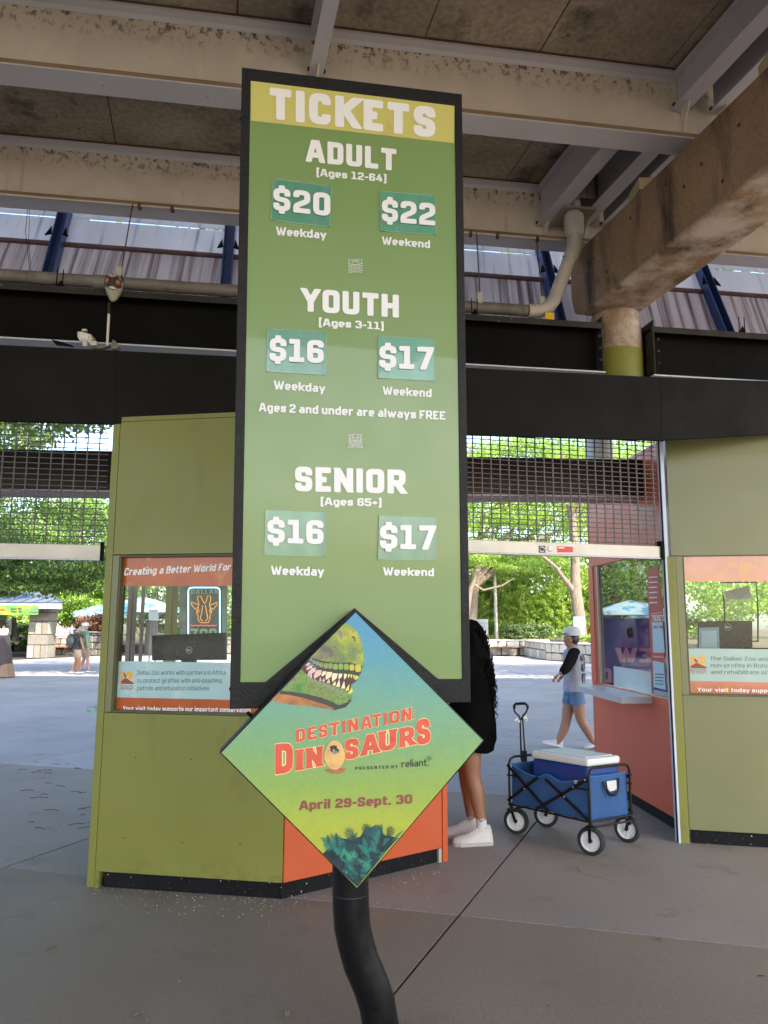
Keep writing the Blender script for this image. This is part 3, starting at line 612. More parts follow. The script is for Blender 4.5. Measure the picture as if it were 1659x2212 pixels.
for P, Q, m_ in ((C, D_, ORANGE), (D_, E_, OLIVE), (E_, F_, OLIVE), (F_, A, OLIVE)):
    sf, L = fr(P, Q)
    w = MB().sbox(sf, 0.002, L-.002, 0, 1.0, -.05, 0)
    if (P, Q) != (F_, A): w.sbox(sf, .002, .07, 1.004, 2.05, -.05, 0).sbox(sf, L-.07, L-.002, 1.004, 2.05, -.05, 0)
    else: w.sbox(sf, .002, .06, 1.004, 2.05, -.05, 0).sbox(sf, L-.06, L-.06+.001, 1.004, 2.05, -.05, 0)
    w.sbox(sf, .002, L-.002, 2.054, ZT, -.05, 0); w.build('wall', m_, bl)
    if P is F_:
        MB().sbox(sf, .15, 1.0, 1.0, 1.03, 0.001, .26).build('counter_ledge', mat('teal ledge', (.25, .42, .40), .5, var=.4, vscale=20), bl)
pf = MB(); 
for x0, x1 in ((190, 238), (262, 276), (352, 372)):
    a, b = dep(*zb_(x0, 900), 6.7), dep(*zb_(x1, 900), 6.7); pf.box(a.x, b.x, 6.68, 6.74, 1.0, 2.06)
pf.build('rear_mullion', mat('brown mullion', (.16, .10, .09), .5), bl)
MB().prism([A+Vector((.03, .05, 0)), B+Vector((0, .07, 0)), C+Vector((-.04, .03, 0)), D_, E_, F_], (0, 0, .04)).build('floor_pan', BLACK, bl)
MB().prism([p+Vector((0, 0, ZT+.002)) for p in (A, B, C, D_, E_, F_)], (0, 0, .03)).build('booth_roof', OLIVE, bl)
ctr = MB().prism([sAB.at(.05, .985, -.06), sAB.at(LAB-.06, .985, -.06), sAB.at(LAB-.2, .985, -.55), sAB.at(.15, .985, -.55)], (0, 0, .03)).build('counter', mat('white counter', (.7, .7, .68), .4), bl)

# neon sign standing inside the booth, glowing faintly
sN = Surf(dep(360, 1330, 5.75), sAB.U, (0, 0, 1))
neon = thing('neon_sign', sN.O-Vector((0, 0, .5)), 'neon giraffe sign on a grey board behind the left booth window', 'neon sign')
zq = lambda X, Y: zb_(X, Y)
bd = decal(sN, [zq(820, 440), zq(1408, 425), zq(1408, 1200), zq(820, 1200)], mat('grey board', (.26, .27, .23), .6, var=.3, vscale=9), neon, 0, 'board')
mb = MB().prism([sN.px(*p, h=.006) for p in (zq(915, 475), zq(940, 465), zq(1310, 465), zq(1335, 490), zq(1335, 1190), zq(915, 1190))], sN.N*.01).build('panel', flat('dark sign panel', (.13, .15, .125)), neon)
def neonmat(n_, c, st): return mat(n_, c, .4, emit=(c, st))
NB = neonmat('blue white neon', (.45, .75, 1.0), .55); NO = neonmat('orange neon', (.80, .36, .10), .25); NR = neonmat('red neon', (.9, .10, .06), .3); NG = mat('unlit green neon', (.42, .58, .36), .5)
mb = MB(); fr_ = [(930, 1185), (930, 520), (945, 490), (980, 482), (1275, 482), (1305, 495), (1315, 525), (1315, 1185)]
mb.tube([sN.px(*zq(*p), h=.03) for p in fr_], .0048, 8); mb.build('neon_border', NB, neon)
letter(sN, 'DALLAS', [zq(965, 508), zq(1292, 503), zq(965, 560), zq(1292, 558)], NG, neon, .022, t=.2, track=.2)
gf = [[(1105, 640), (1085, 590), (1050, 585), (1040, 610), (1060, 680), (1050, 740), (1030, 780), (1050, 830), (1050, 880), (1080, 908), (1130, 915), (1175, 908), (1195, 870), (1195, 820), (1215, 780), (1195, 720), (1190, 690), (1205, 620), (1200, 585), (1165, 585), (1150, 650), (1130, 680), (1105, 640)],
      [(1050, 690), (965, 660), (975, 700), (1015, 745), (1045, 720)], [(1195, 700), (1285, 660), (1275, 700), (1235, 745), (1205, 730)],
      [(1105, 700), (1095, 790), (1075, 860), (1110, 895)], [(1140, 700), (1155, 790), (1170, 860), (1135, 895)], [(1030, 750), (1065, 760), (1055, 790), (1035, 770)], [(1215, 750), (1185, 760), (1190, 790), (1212, 770)]]
mb = MB()
for g_ in gf: mb.tube([sN.px(*zq(*p), h=.03) for p in g_], .0024, 6)
mb.build('neon_giraffe', NO, neon)
mb = MB(); mb.tube([sN.px(*zq(960+32*k, 945+(6 if k % 2 else -4)), h=.03) for k in range(11)], .003, 6); mb.build('neon_line', NR, neon)
letter(sN, 'ZOO', [zq(960, 985), zq(1280, 985), zq(960, 1120), zq(1280, 1120)], NG, neon, .022, t=.2, track=.1)
DK = flat('black plastic', (.005, .005, .006), .3, spec=.3)
def monitor(sf, q4, parloc, label, logo_px, r, grp='monitors in the booths'):
    t = thing('computer_monitor', parloc, label, 'monitor', grp)
    P = [sf.px(*p) for p in q4]; MB().prism(P, -sf.N*.04).build('housing', DK, t, bevel=.004)
    MB().prism([p+sf.N*.0 for p in [sf.px(*q4[0])*.5+sf.px(*q4[1])*.5+sf.U*a+sf.V*b for a, b in ((-.05, .02), (.05, .02), (.05, -.16), (-.05, -.16))]], -sf.N*.03).build('stand', DK, t)
    mb = MB(); c = sf.uv(*logo_px); pts = [sf.at(c[0]+r*math.cos(k*.3), c[1]+r*math.sin(k*.3), .004) for k in range(21)]; mb.tube(pts, .0012, 5, closed=True); mb.build('logo_ring', flat('grey print', (.5, .52, .5)), t)
    V2, FA, w = text2d('DELL', t=.2, track=.08); m3 = MB(); k = r*1.35/w
    m3.add([sf.at(c[0]+(a-w/2)*k, c[1]+(b-.5)*k*1.2, .004) for a, b, si in V2], FA); m3.build('logo_lettering', MATS['grey print'], t)
sM = Surf(sAB.at(.5, 1.2, -.32), sAB.U, (0, 0, 1))
monitor(sM, [zb_(485, 1372), zb_(1380, 1366), zb_(1376, 1032), zb_(485, 1066)], sM.at(0, -.2), 'black computer monitor seen from behind in the left booth below the neon sign', zb_(942, 1245), .022)

# right booth ------------------------------------------------------------
A2 = gnd(1480, 1822); dR = Vector((.977, -.213, 0)); B2 = A2+dR*2.3
N2 = Vector((2.324, 6.34, 0)); F2 = Vector((2.212, 8.30, 0)); ZR = 3.13
br_ = thing('ticket_booth', A2, 'pale olive and faded red ticket booth on the right behind the blue wagon', 'ticket booth', 'ticket booths')
sR, LR = fr(A2, B2)
wl = .062; rz0, rz1 = 1.088, 2.155
MB().sbox(sR, .035, LR, .10, rz0-.004, -.045, 0).build('lower_panel', OLIVEP, br_, bevel=.003)
MB().sbox(sR, .0, LR, rz1+.004, ZR, -.045, 0).build('upper_panel', OLIVEP, br_, bevel=.003)
MB().sbox(sR, -.035, .033, 0, rz1, -.05, .003).build('corner_post', OLIVE, br_, bevel=.003)
MB().sbox(sR, .034, wl+.022, rz0, rz1, -.045, -.002).build('window_post', OLIVEP, br_, bevel=.003)
MB().sbox(sR, .06, LR-.02, 0, .099, -.06, -.02).build('plinth', PLINTH, br_)
MB().sbox(sR, LR-.1, LR-.003, rz0, rz1, -.045, -.002).build('window_post', OLIVEP, br_)
MB().sbox(sR, wl+.0225, wl+.034, rz0, rz1, -.06, -.004).sbox(sR, wl+.035, LR-.11, rz0, rz0+.012, -.06, -.004).build('window_frame', REV, br_)
paneR = MB().sbox(sR, wl+.034, LR-.1, rz0+.012, rz1-.002, -.04, -.034).build('window_pane', GLASS, br_)
H1 = -.032
zr = lambda X, Y: ((1500+X/3.95)/1.15732, (1350+Y/3.95)/1.15732)
v_ = lambda X, Y: sR.uv(*zr(X, Y), h=H1)[1]
uu0, uu1 = wl+.036, LR-.11
TEAL2 = flat('milky teal window film', (.34, .46, .42), .2, coat=.2); BOR2 = mat('pale orange film', (.50, .18, .10), .08, var=.2, vscale=3, coat=.6, dirt=[((.50, .20, .05), 7, .5, .6)])  # right booth film is a paler, patchier orange
band(sR, rz1-.004, v_(805, 412), uu0, uu1, BOR2, paneR, 'top_banner', H1); band(sR, v_(860, 1070), v_(880, 1392)+.001, uu0, uu1, TEAL2, paneR, 'text_banner', H1); band(sR, v_(880, 1392), rz0+.013, uu0, uu1, BOR2, paneR, 'bottom_banner', H1)
for s_, (x0, x1, y0, y1) in {'The Dallas Zoo works with': (1087, 1915, 1150, 1188), 'non-profits in Botswana to rescue': (1093, 2120, 1218, 1256), 'and rehabilitate orphaned': (1098, 1880, 1284, 1322)}.items():
    letter(sR, s_, [zr(x0, y0), zr(x1, y0+6), zr(x0, y1), zr(x1, y1+6)], INK, paneR, H1+.001, t=.10, track=.14)
letter(sR, 'Your visit today supports our', [zr(962, 1458), zr(1920, 1474), zr(962, 1494), zr(1920, 1512)], TXT, paneR, H1+.001, t=.16, track=.12)
qr = lambda *p: [zr(888+(a[0]-780)*1.95, 1152+(a[1]-850)*1.38) for a in p]
twelve(sR, qr, paneR, H1+.001)
sRed, LRed = fr(F2, N2)
MB().sbox(sRed, 0, LRed, .1, 1.02, -.045, 0).build('side_panel', RED, br_, bevel=.003)
MB().sbox(sRed, 0, LRed, 2.235, ZR, -.045, 0).build('side_header', RED, br_, bevel=.003)
MB().sbox(sRed, .0, .14, 1.024, 2.231, -.045, .006).build('side_post', RED, br_, bevel=.004)
MB().sbox(sRed, .1405, .24, 1.024, 2.231, -.045, -.004).build('side_post', mat('brighter red paint', (.46, .10, .05), .42), br_)
MB().sbox(sRed, LRed-.055, LRed-.01, 1.024, 2.231, -.045, .004).build('side_post', RED, br_)
MB().sbox(sRed, .02, LRed, 0, .0985, -.06, -.025).build('plinth', PLINTH, br_)
paneS = MB().sbox(sRed, .24, LRed-.055, 1.03, 2.23, -.03, -.024).build('window_pane', GLASSR, br_)
MB().sbox(sRed, .2405, .27, 1.03, 2.23, -.02, .0).build('window_frame', STEEL, br_)
sh0 = sRed.uv(1302, 1485)[0]; sh1 = sRed.uv(1409, 1500)[0]
shf = MB().sbox(sRed, sh0, sh1, 1.0, 1.012, .002, .27).sbox(sRed, sh0, sh1, .955, .999, .258, .27).sbox(sRed, sh1-.012, sh1, .955, .999, .002, .257).build('counter_shelf', mat('stainless shelf', (.55, .56, .58), .4, metal=.35, var=.02), br_)
tr_ = MB().sbox(sRed, sh0+.3, sh1-.05, 1.03, 1.22, -.02, -.012).build('ticket_tray', mat('milky plastic', (.55, .66, .66), .2), paneS)
c = sRed.px(1361, 1366, -.02); MB().lathe(c, sRed.N, [(.052, 0), (.052, .012), (.040, .014), (.040, .004), (.001, .004)], 24).build('voice_hole', DK, paneS)
# ticket notices stuck on the near edge of the side window
HS = -.022
def sgn(pts, m_, nm, h): return decal(sRed, pts, m_, paneS, h, nm)
sgn([(1397, 1230), (1421, 1222), (1431, 1300), (1437, 1480), (1409, 1476)], flat('red notice', (.50, .07, .05)), 'notice', HS)
sgn([(1407, 1325), (1430, 1322), (1436, 1410), (1411, 1410)], flat('grey notice frame', (.55, .55, .56)), 'notice', HS+.001)
sgn([(1408, 1345), (1430, 1345), (1434, 1408), (1412, 1408)], flat('pale blue notice', (.42, .62, .74)), 'notice', HS+.002)
sgn([(1410, 1427), (1434, 1432), (1438, 1490), (1412, 1484)], flat('pale blue notice', (.42, .62, .74)), 'notice', HS+.003)
sgn([(1408, 1326), (1430, 1324), (1431, 1344), (1408.5, 1344)], MATS['red notice'], 'notice', HS+.003)
letter(sRed, 'TICKETS', [(1409, 1329), (1437, 1328), (1409, 1342), (1437, 1342)], TXT, paneS, HS+.005, t=.2)
letter(sRed, 'ADULT', [(1411, 1352), (1421, 1352), (1411, 1357), (1421, 1357)], MATS['red notice'], paneS, HS+.005)
letter(sRed, 'KIDS', [(1425, 1352), (1432, 1352), (1425, 1357), (1432, 1357)], MATS['red notice'], paneS, HS+.005)
for y in range(6): sgn([(1401+y*.4, 1246+y*11), (1420, 1245+y*11), (1420, 1247.5+y*11), (1401+y*.4, 1248.5+y*11)], TXT, 'notice_print', HS+.005)
for k, y in enumerate((1455, 1462, 1469, 1476)): sgn([(1415, y), (1433, y+1), (1433, y+3), (1415, y+2)], INK, 'notice_print', HS+.006)
letter(sRed, 'Parking Fee', [(1411, 1416), (1434, 1417), (1411, 1420), (1434, 1421)], TXT, paneS, HS+.005, t=.14)
sret, lret = fr(N2, A2)
MB().sbox(sret, .004, lret-.03, 0, ZR, -.03, 0).build('side_return', mat('galvanised return', (.40, .43, .48), .5), br_)
C2 = Vector((4.5, 8.3, 0)); 
for P, Q in ((B2, C2), (C2, F2)):
    sf, L = fr(P, Q)
    MB().sbox(sf, .002, L-.002, 0, .9, -.05, 0).sbox(sf, .002, .07, .904, 2.3, -.05, 0).sbox(sf, L-.07, L-.002, .904, 2.3, -.05, 0).sbox(sf, .002, L-.002, 2.304, ZR, -.05, 0).build('wall', OLIVEP, br_)
MB().prism([p+Vector((0, 0, ZR+.002)) for p in (A2, B2, C2, F2, N2)], (0, 0, .03)).build('booth_roof', RED, br_)
MB().prism([sR.at(.06, 1.03, -.06), sR.at(LR-.1, 1.03, -.06), sR.at(LR-.1, 1.03, -.6), sR.at(.2, 1.03, -.6)], (0, 0, .03)).build('counter', MATS['white counter'], br_)
sM2 = Surf(sR.at(.5, 1.3, -.42), sR.U, (0, 0, 1))
monitor(sM2, [zr(968, 1190), zr(1508, 1190), zr(1505, 797), zr(970, 803)], sM2.at(0, -.2), 'black computer monitor in the right booth window, beside a mesh chair back', zr(1262, 860), .026)
# mesh office chair back
sC = Surf(sR.at(.6, 1.5, -.75), sR.U, (0, 0, 1))
ch = thing('office_chair', sC.at(0, -1.5), 'office chair with see-through mesh back inside the right booth', 'office chair')
fo = [zr(1190, 420), zr(1545, 418), zr(1560, 700), zr(1560, 1000), zr(1240, 1000), zr(1225, 600)]
MB().tube([sC.px(*p) for p in fo], .008, 8, closed=True).build('back_frame', DK, ch)
mb = MB()
for k in range(10):
    a = sC.px(*zr(1235+30*k, 600)); b = sC.px(*zr(1300+10*k, 980)); mb.tube([a, b], .0015, 4)
for k in range(5): mb.tube([sC.px(*zr(1215, 480+20*k)), sC.px(*zr(1380, 600+26*k)), sC.px(*zr(1550, 480+20*k))], .0015, 4)
mb.build('back_mesh', flat('pale cord', (.6, .6, .58)), ch)
decal(sC, [zr(1225, 510), zr(1470, 450), zr(1500, 580), zr(1250, 590)], flat('grey fabric', (.32, .32, .31)), ch, -.004, 'headrest')
bx = thing('picture_stand', sM2.at(.1, -.2), 'blue card holder beside the monitor in the right booth', 'card holder')
MB().prism([sM2.px(*p, h=.06) for p in (zr(975, 1075), zr(1180, 1075), zr(1175, 860), zr(978, 865))], -sM2.N*.01).build('card', flat('blue grey card', (.22, .27, .36)), bx)
MB().prism([sM2.px(*p, h=.065) for p in (zr(1000, 1060), zr(1155, 1060), zr(1152, 893), zr(1003, 895))], -sM2.N*.002).build('sheet', flat('lighter card', (.36, .42, .50)), bx)

# ---------------------------------------------------------------- the ticket price sign
K = .9/.86
S = Surf(EYEV+Vector((-.54474, 2.61889, 2.07996))*K, (.98371, .17941, .01113), (-.0080, -.0431, .9990))
sg = thing('ticket_sign', (S.px(823, 2212, -.1).x, S.px(823, 2212, -.1).y, 0), 'tall green price sign in a black frame with dinosaur diamond board, on a bent pole', 'sign')
TEX = mat('textured black frame paint', (.0045, .0045, .005), .5, var=.15, vscale=5, spec=.28, bump=(95, .8, .004), dirt=[((.12, .09, .06), 18, .70, .77), ((.3, .28, .25), 90, .76, .78)])
SG = mat('green sign vinyl', (.142, .228, .068), .42, var=.015, vscale=1, coat=.3, dirt=[((.5, .55, .45), 60, .79, .80)])
YG = mat('yellow header vinyl', (.47, .43, .115), .4, var=.02, vscale=2, dirt=[((.40, .26, .13), 9, .62, .8)])
STK = [mat('teal price sticker %d' % k, (.08*f, .235*f, .160*f), .22, var=.09, vscale=9, stretch=(3, 3, .3), coat=.4) for k, f in enumerate((1, 1.12, .92))]
LET = flat('off-white vinyl letters', (.68, .67, .67), .4, var=.02)
d5 = lambda X, Y: ((570+X/2.676)/1.15732, (150+Y/2.676)/1.15732)
d6 = lambda X, Y: ((570+X/2.676)/1.15732, (700+Y/2.676)/1.15732)
outer = [(522.5, 145), (998, 203), (1017, 1517), (496, 1532)]
TH = .04
# frame: four mitred members standing proud of the panel
inner = [(541, 172.5), (982.5, 227), (999, 1467), (519, 1475)]
fm = MB()
for k in range(4):
    j = (k+1) % 4; fm.prism([S.px(*outer[k]), S.px(*outer[j]), S.px(*inner[j]), S.px(*inner[k])], -S.N*TH)
frm = fm.build('frame', TEX, sg, bevel=.0025)
MB().prism([S.px(*p, h=-.008) for p in ((524, 147), (997, 205), (1014, 1515), (498, 1530))], -S.N*(TH-.009)).build('back_plate', BLACK, sg)
gp_ = MB().poly([S.px(*p, h=-.006) for p in ((541.5, 172.8), (982, 227.2), (998.7, 1467), (519.3, 1474.6))]).build('panel', SG, sg)
hd = decal(S, [d5(152.5, 135.5), d5(1516, 301), d5(1512, 556), d5(153, 405)], YG, gp_, -.005, 'header_band')
def T(s, *q_, d=d6, t=.2, par=None, m_=None, h=-.0035, **kw):
    return letter(S, s, [d(*a) for a in q_], m_ or LET, par or gp_, h, t=t, **kw)
T('TICKETS', (278, 182), (1388, 316), (278, 392), (1388, 522), d=d5, t=.255, track=.12, Rb=.3)
T('ADULT', (523, 528), (1127, 597), (523, 679), (1127, 742), d=d5, t=.235, track=.11)
T('(Ages 12-64)', (592, 724), (1060, 768), (592, 776), (1060, 818), d=d5, t=.20)
T('Weekday', (322, 1114), (657, 1142), (322, 1171), (657, 1198), d=d5, t=.20, track=.09)
T('Weekend', (1030, 1180), (1352, 1207), (1030, 1233), (1352, 1259), d=d5, t=.20, track=.09)
T('YOUTH', (493, 52), (1143, 100), (493, 208), (1143, 252), t=.235, track=.11)
T('(Ages 3-11)', (608, 255), (1042, 283), (608, 308), (1042, 333), t=.20)
T('Weekday', (307, 672), (650, 697), (307, 730), (650, 754), t=.20, track=.09)
T('Weekend', (1035, 711), (1362, 729), (1035, 767), (1362, 784), t=.20, track=.09)
T('Ages 2 and under are always FREE', (207, 820), (1453, 879), (207, 878), (1453, 936), t=.20, track=.09, space=.24)
T('SENIOR', (448, 1247), (1188, 1270), (448, 1413), (1188, 1431), t=.235, track=.11)
T('(Ages 65+)', (620, 1455), (1027, 1462), (620, 1507), (1027, 1514), t=.20)
T('Weekday', (288, 1912), (642, 1921), (288, 1972), (642, 1980), t=.20, track=.09)
T('Weekend', (1038, 1921), (1378, 1928), (1038, 1976), (1378, 1982), t=.20, track=.09)
STICK = [('$20', ((303, 793), (692, 845), (680, 1117), (288, 1070)), ((303, 852), (684, 892), (303, 1003), (684, 1046)), d5, 0),
 ('$22', ((1022, 877), (1388, 908), (1393, 1170), (1023, 1142)), ((1030, 930), (1386, 960), (1030, 1078), (1386, 1108)), d5, 1),
 ('$16', ((265, 325), (657, 352), (652, 635), (258, 613)), ((280, 386), (641, 405), (276, 540), (641, 558)), d6, 0),
 ('$17', ((1007, 373), (1378, 397), (1382, 675), (1005, 655)), ((1013, 436), (1376, 449), (1011, 586), (1376, 603)), d6, 1),
 ('$16', ((252, 1537), (655, 1553), (653, 1848), (245, 1840)), ((263, 1601), (640, 1608), (263, 1757), (640, 1769)), d6, 0),
 ('$17', ((1012, 1573), (1393, 1588), (1393, 1878), (1005, 1870)), ((1017, 1638), (1391, 1642), (1015, 1796), (1391, 1806)), d6, 2)]
CLR = flat('clear tape edge', (.36, .55, .38), .2)
for txt, sq, tq, d, mi in STICK:
    cx = sum(p[0] for p in sq)/4; cy = sum(p[1] for p in sq)/4; mb = MB(); nx = 10
    vs = []
    for j in range(2):
        for i in range(nx+1):
            u = i/nx; x, y = quadmap([sq[0], sq[1], sq[3], sq[2]], u, j); lift = .0012+.0022*math.sin(u*PI*2.2+mi)**2*(1 if j == 0 else .5)+(.003 if i in (0, nx) else 0)
            vs.append(S.px(*d(x, y), h=-.006+lift))
    mb.add(vs, [(i, i+1, nx+2+i, nx+1+i) for i in range(nx)]); st = mb.build('price_sticker', STK[mi], sg, smooth=True)
    et = MB(); ring = [vs[i] for i in range(nx+1)]+[vs[2*nx+1-i] for i in range(nx+1)]; et.tube([p+S.N*.0004 for p in ring], .0009, 4, closed=True); et.build('sticker_edge', CLR, st)
    letter(S, txt, [d(*a) for a in tq], LET, st, .0015, t=.215, track=.10, Rb=.27)
# animal emblems, line art
def emblem(box, lines, d, w=.0017):
    x0, y0, x1, y1 = box; mb = MB()
    for i, ln in enumerate(lines):
        for mir in (0, 1):
            pts = [((100-x) if mir else x, y) for x, y in ln]
            stroke(S, [d(x0+(x1-x0)*x/100, y0+(y1-y0)*y/100) for x, y in pts], w, -.0035+.00012*i, mb)
    return mb.build('emblem', LET, sg)
lion = [[(2, 3), (9, 8)], [(13, 2), (15, 6)], [(3, 13), (9, 13)], [(8, 21), (10, 25)], [(25, 3), (32, 9)], [(35, 2), (38, 8)], [(45, 2), (45, 8)], [(27, 11), (19, 11), (15, 17), (16, 23), (19, 27)],
 [(29, 19), (38, 15)], [(28, 26), (35, 24), (42, 26), (43, 35), (40, 45), (35, 53), (34, 60), (38, 67), (45, 69), (50, 72)], [(29, 28), (35, 32), (41, 30)], [(28, 36), (30, 44), (33, 50)], [(43, 45), (47, 49), (50, 53), (50, 64)], [(39, 50), (43, 57), (49, 56)], [(41, 74), (45, 80), (50, 81)],
 [(1, 37), (10, 32), (20, 29)], [(4, 48), (12, 42), (21, 36)], [(3, 62), (11, 53), (22, 45)], [(7, 74), (13, 62), (25, 50)], [(15, 82), (19, 70), (28, 59)], [(23, 98), (25, 82), (32, 68)], [(31, 97), (33, 86), (36, 77)], [(40, 99), (41, 90), (43, 82)], [(3, 80), (9, 90), (15, 99)], [(2, 92), (6, 98)]]
gor = [[(3, 3), (14, 3)], [(4, 10), (13, 9)], [(18, 3), (24, 5)], [(28, 2), (31, 8)], [(38, 1), (40, 6)], [(47, 0), (47, 5)], [(4, 17), (12, 17)], [(22, 22), (30, 13), (40, 10), (50, 10)], [(27, 27), (33, 20), (42, 18), (50, 19)],
 [(28, 40), (33, 34), (41, 35), (46, 40), (50, 40)], [(29, 42), (35, 47), (42, 46), (45, 42)], [(34, 40), (39, 41)], [(44, 48), (42, 56), (46, 60), (50, 59)], [(34, 55), (31, 66), (36, 76), (43, 80), (50, 81)], [(38, 68), (44, 70), (50, 69)], [(24, 32), (21, 44), (24, 56), (28, 64)], [(40, 86), (45, 89), (50, 89)],
 [(14, 26), (13, 34)], [(8, 26), (7, 35)], [(2, 26), (2, 34)], [(15, 40), (15, 50)], [(9, 41), (9, 52)], [(3, 42), (3, 52)], [(18, 56), (20, 66)], [(12, 58), (13, 68)], [(5, 58), (6, 70)], [(22, 70), (26, 80)], [(16, 73), (19, 84)], [(9, 75), (11, 86)], [(2, 76), (4, 88)], [(29, 83), (33, 93)], [(22, 87), (25, 98)], [(14, 90), (16, 99)], [(6, 92), (8, 99)], [(38, 93), (40, 99)]]
emblem((803, 1328, 902, 1426), gor, d5); emblem((803, 1027, 902, 1125), lion, d6, .0021)
# bolts on the left edge
for y in (1488, 345, 258): MB().lathe(S.px(500 if y > 1000 else 523, y, -.02), -S.U, [(.008, 0), (.008, .006), (.001, .009)], 8).build('bolt', BLACK, sg)
# bent pole
pp = [(757, 1500), (757, 1700), (757, 1900), (758, 1955), (761, 2000), (768, 2035), (780, 2078), (800, 2124), (814, 2166), (822, 2212), (826, 2270), (826, 2350), (826, 2440)]
path = [S.px(x, y, -.115) for x, y in pp]; path[-1].z = 0
POLE = mat('glossy black pole paint', (.004, .004, .0045), .34, spec=.35, var=.15, vscale=6, bump=(45, .35, .002), dirt=[((.1, .09, .08), 30, .74, .78)])
pl = MB().tube(path, .0685, 28).build('pole', POLE, sg, smooth=True)
MB().lathe((path[-1].x, path[-1].y, 0), (0, 0, 1), [(.15, .001), (.15, .014), (.08, .016)], 28).build('base_flange', POLE, pl)
MB().lathe(S.px(757, 1930, -.115), (0, 0, 1), [(.0695, -.004), (.0705, 0), (.0695, .004)], 28).build('weld', POLE, pl, smooth=True)
MB().tube([S.px(757, 1520, -.115), S.px(757, 300, -.115)], .045, 16).build('rear_mast', POLE, sg, smooth=True)
# diamond board -----------------------------------------------------------
z3 = lambda X, Y: ((530+X/2.37)/1.15732, (1500+Y/2.37)/1.15732)
c0 = EYEV+(Vector((-.08345, 2.49854, 1.2247-1.6)))*(.474/.42)
Dm = Surf(c0, (.98319, .18126, .0221), (-.0164, -.0027, .99986))
do = [z3(846, 60), z3(44, 905), z3(859, 1713), z3(1616, 832)]; di = [z3(850, 74), z3(56, 905), z3(859, 1704), z3(1605, 832)]
dbx = MB().prism([Dm.px(*p, h=-.003) for p in do], -Dm.N*.095).build('diamond_board', TEX, sg, bevel=.0025)
# black mounting bracket that widens down along both upper edges of the diamond
bk = MB().prism([S.px(*p, h=.003) for p in (z3(845, 48), z3(1342, 469), z3(1484, 469), z3(1484, 560), z3(1300, 600), z3(845, 560), z3(350, 600), z3(167, 560), z3(167, 488), z3(318, 488))], -S.N*.010).build('bracket', TEX, sg)
def gradmat():
    m = bpy.data.materials.new('poster gradient print'); m.use_nodes = True; nt = m.node_tree; L = nt.links.new; p = nt.nodes['Principled BSDF']
    g = N(nt, 'ShaderNodeNewGeometry'); s = N(nt, 'ShaderNodeSeparateXYZ'); L(g.outputs['Position'], s.inputs[0])
    n = N(nt, 'ShaderNodeTexNoise'); n.inputs['Scale'].default_value = 9; n.inputs['Detail'].default_value = 7; n.inputs['Distortion'].default_value = 1.6; L(g.outputs['Position'], n.inputs['Vector'])
    ma = N(nt, 'ShaderNodeMath', operation='MULTIPLY_ADD'); L(n.outputs['Fac'], ma.inputs[0]); ma.inputs[1].default_value = .10; L(s.outputs['Z'], ma.inputs[2])
    mr = N(nt, 'ShaderNodeMapRange'); mr.inputs['From Min'].default_value = c0.z-.474+.05; mr.inputs['From Max'].default_value = c0.z+.474+.05; L(ma.outputs[0], mr.inputs[0])
    r = N(nt, 'ShaderNodeValToRGB'); cr = r.color_ramp; cr.elements[0].color = (*srgb(196, 208, 66), 1); cr.elements[1].color = (*srgb(20, 152, 200), 1)
    for pos, c in ((.22, srgb(192, 208, 70)), (.36, srgb(158, 196, 88)), (.52, srgb(134, 190, 122)), (.66, srgb(118, 186, 148)), (.82, srgb(70, 172, 180))): e_ = cr.elements.new(pos); e_.color = (*c, 1)
    L(mr.outputs[0], r.inputs[0])
    n2 = N(nt, 'ShaderNodeTexNoise'); n2.inputs['Scale'].default_value = 26; n2.inputs['Detail'].default_value = 6; n2.inputs['Distortion'].default_value = 2.5; L(g.outputs['Position'], n2.inputs['Vector'])
    m2 = N(nt, 'ShaderNodeMapRange'); m2.inputs['From Min'].default_value = .35; m2.inputs['From Max'].default_value = .7; m2.inputs['To Min'].default_value = .94; m2.inputs['To Max'].default_value = 1.03; L(n2.outputs['Fac'], m2.inputs[0])
    mx = N(nt, 'ShaderNodeMix', data_type='RGBA', blend_type='MULTIPLY'); mx.inputs['Factor'].default_value = 1; L(r.outputs[0], mx.inputs[6]); L(m2.outputs[0], mx.inputs[7])
    sc = N(nt, 'ShaderNodeMix', data_type='RGBA', blend_type='MULTIPLY'); sc.inputs['Factor'].default_value = 1; L(mx.outputs[2], sc.inputs[6]); sc.inputs[7].default_value = (.63, .60, .68, 1)
    L(sc.outputs[2], p.inputs['Base Color']); p.inputs['Roughness'].default_value = .3; return m
dfc = MB().poly([Dm.px(*p) for p in di]).build('poster_face', gradmat(), dbx)
zd = lambda X, Y: ((620+X/5.53)/1.15732, (1540+Y/5.53)/1.15732)
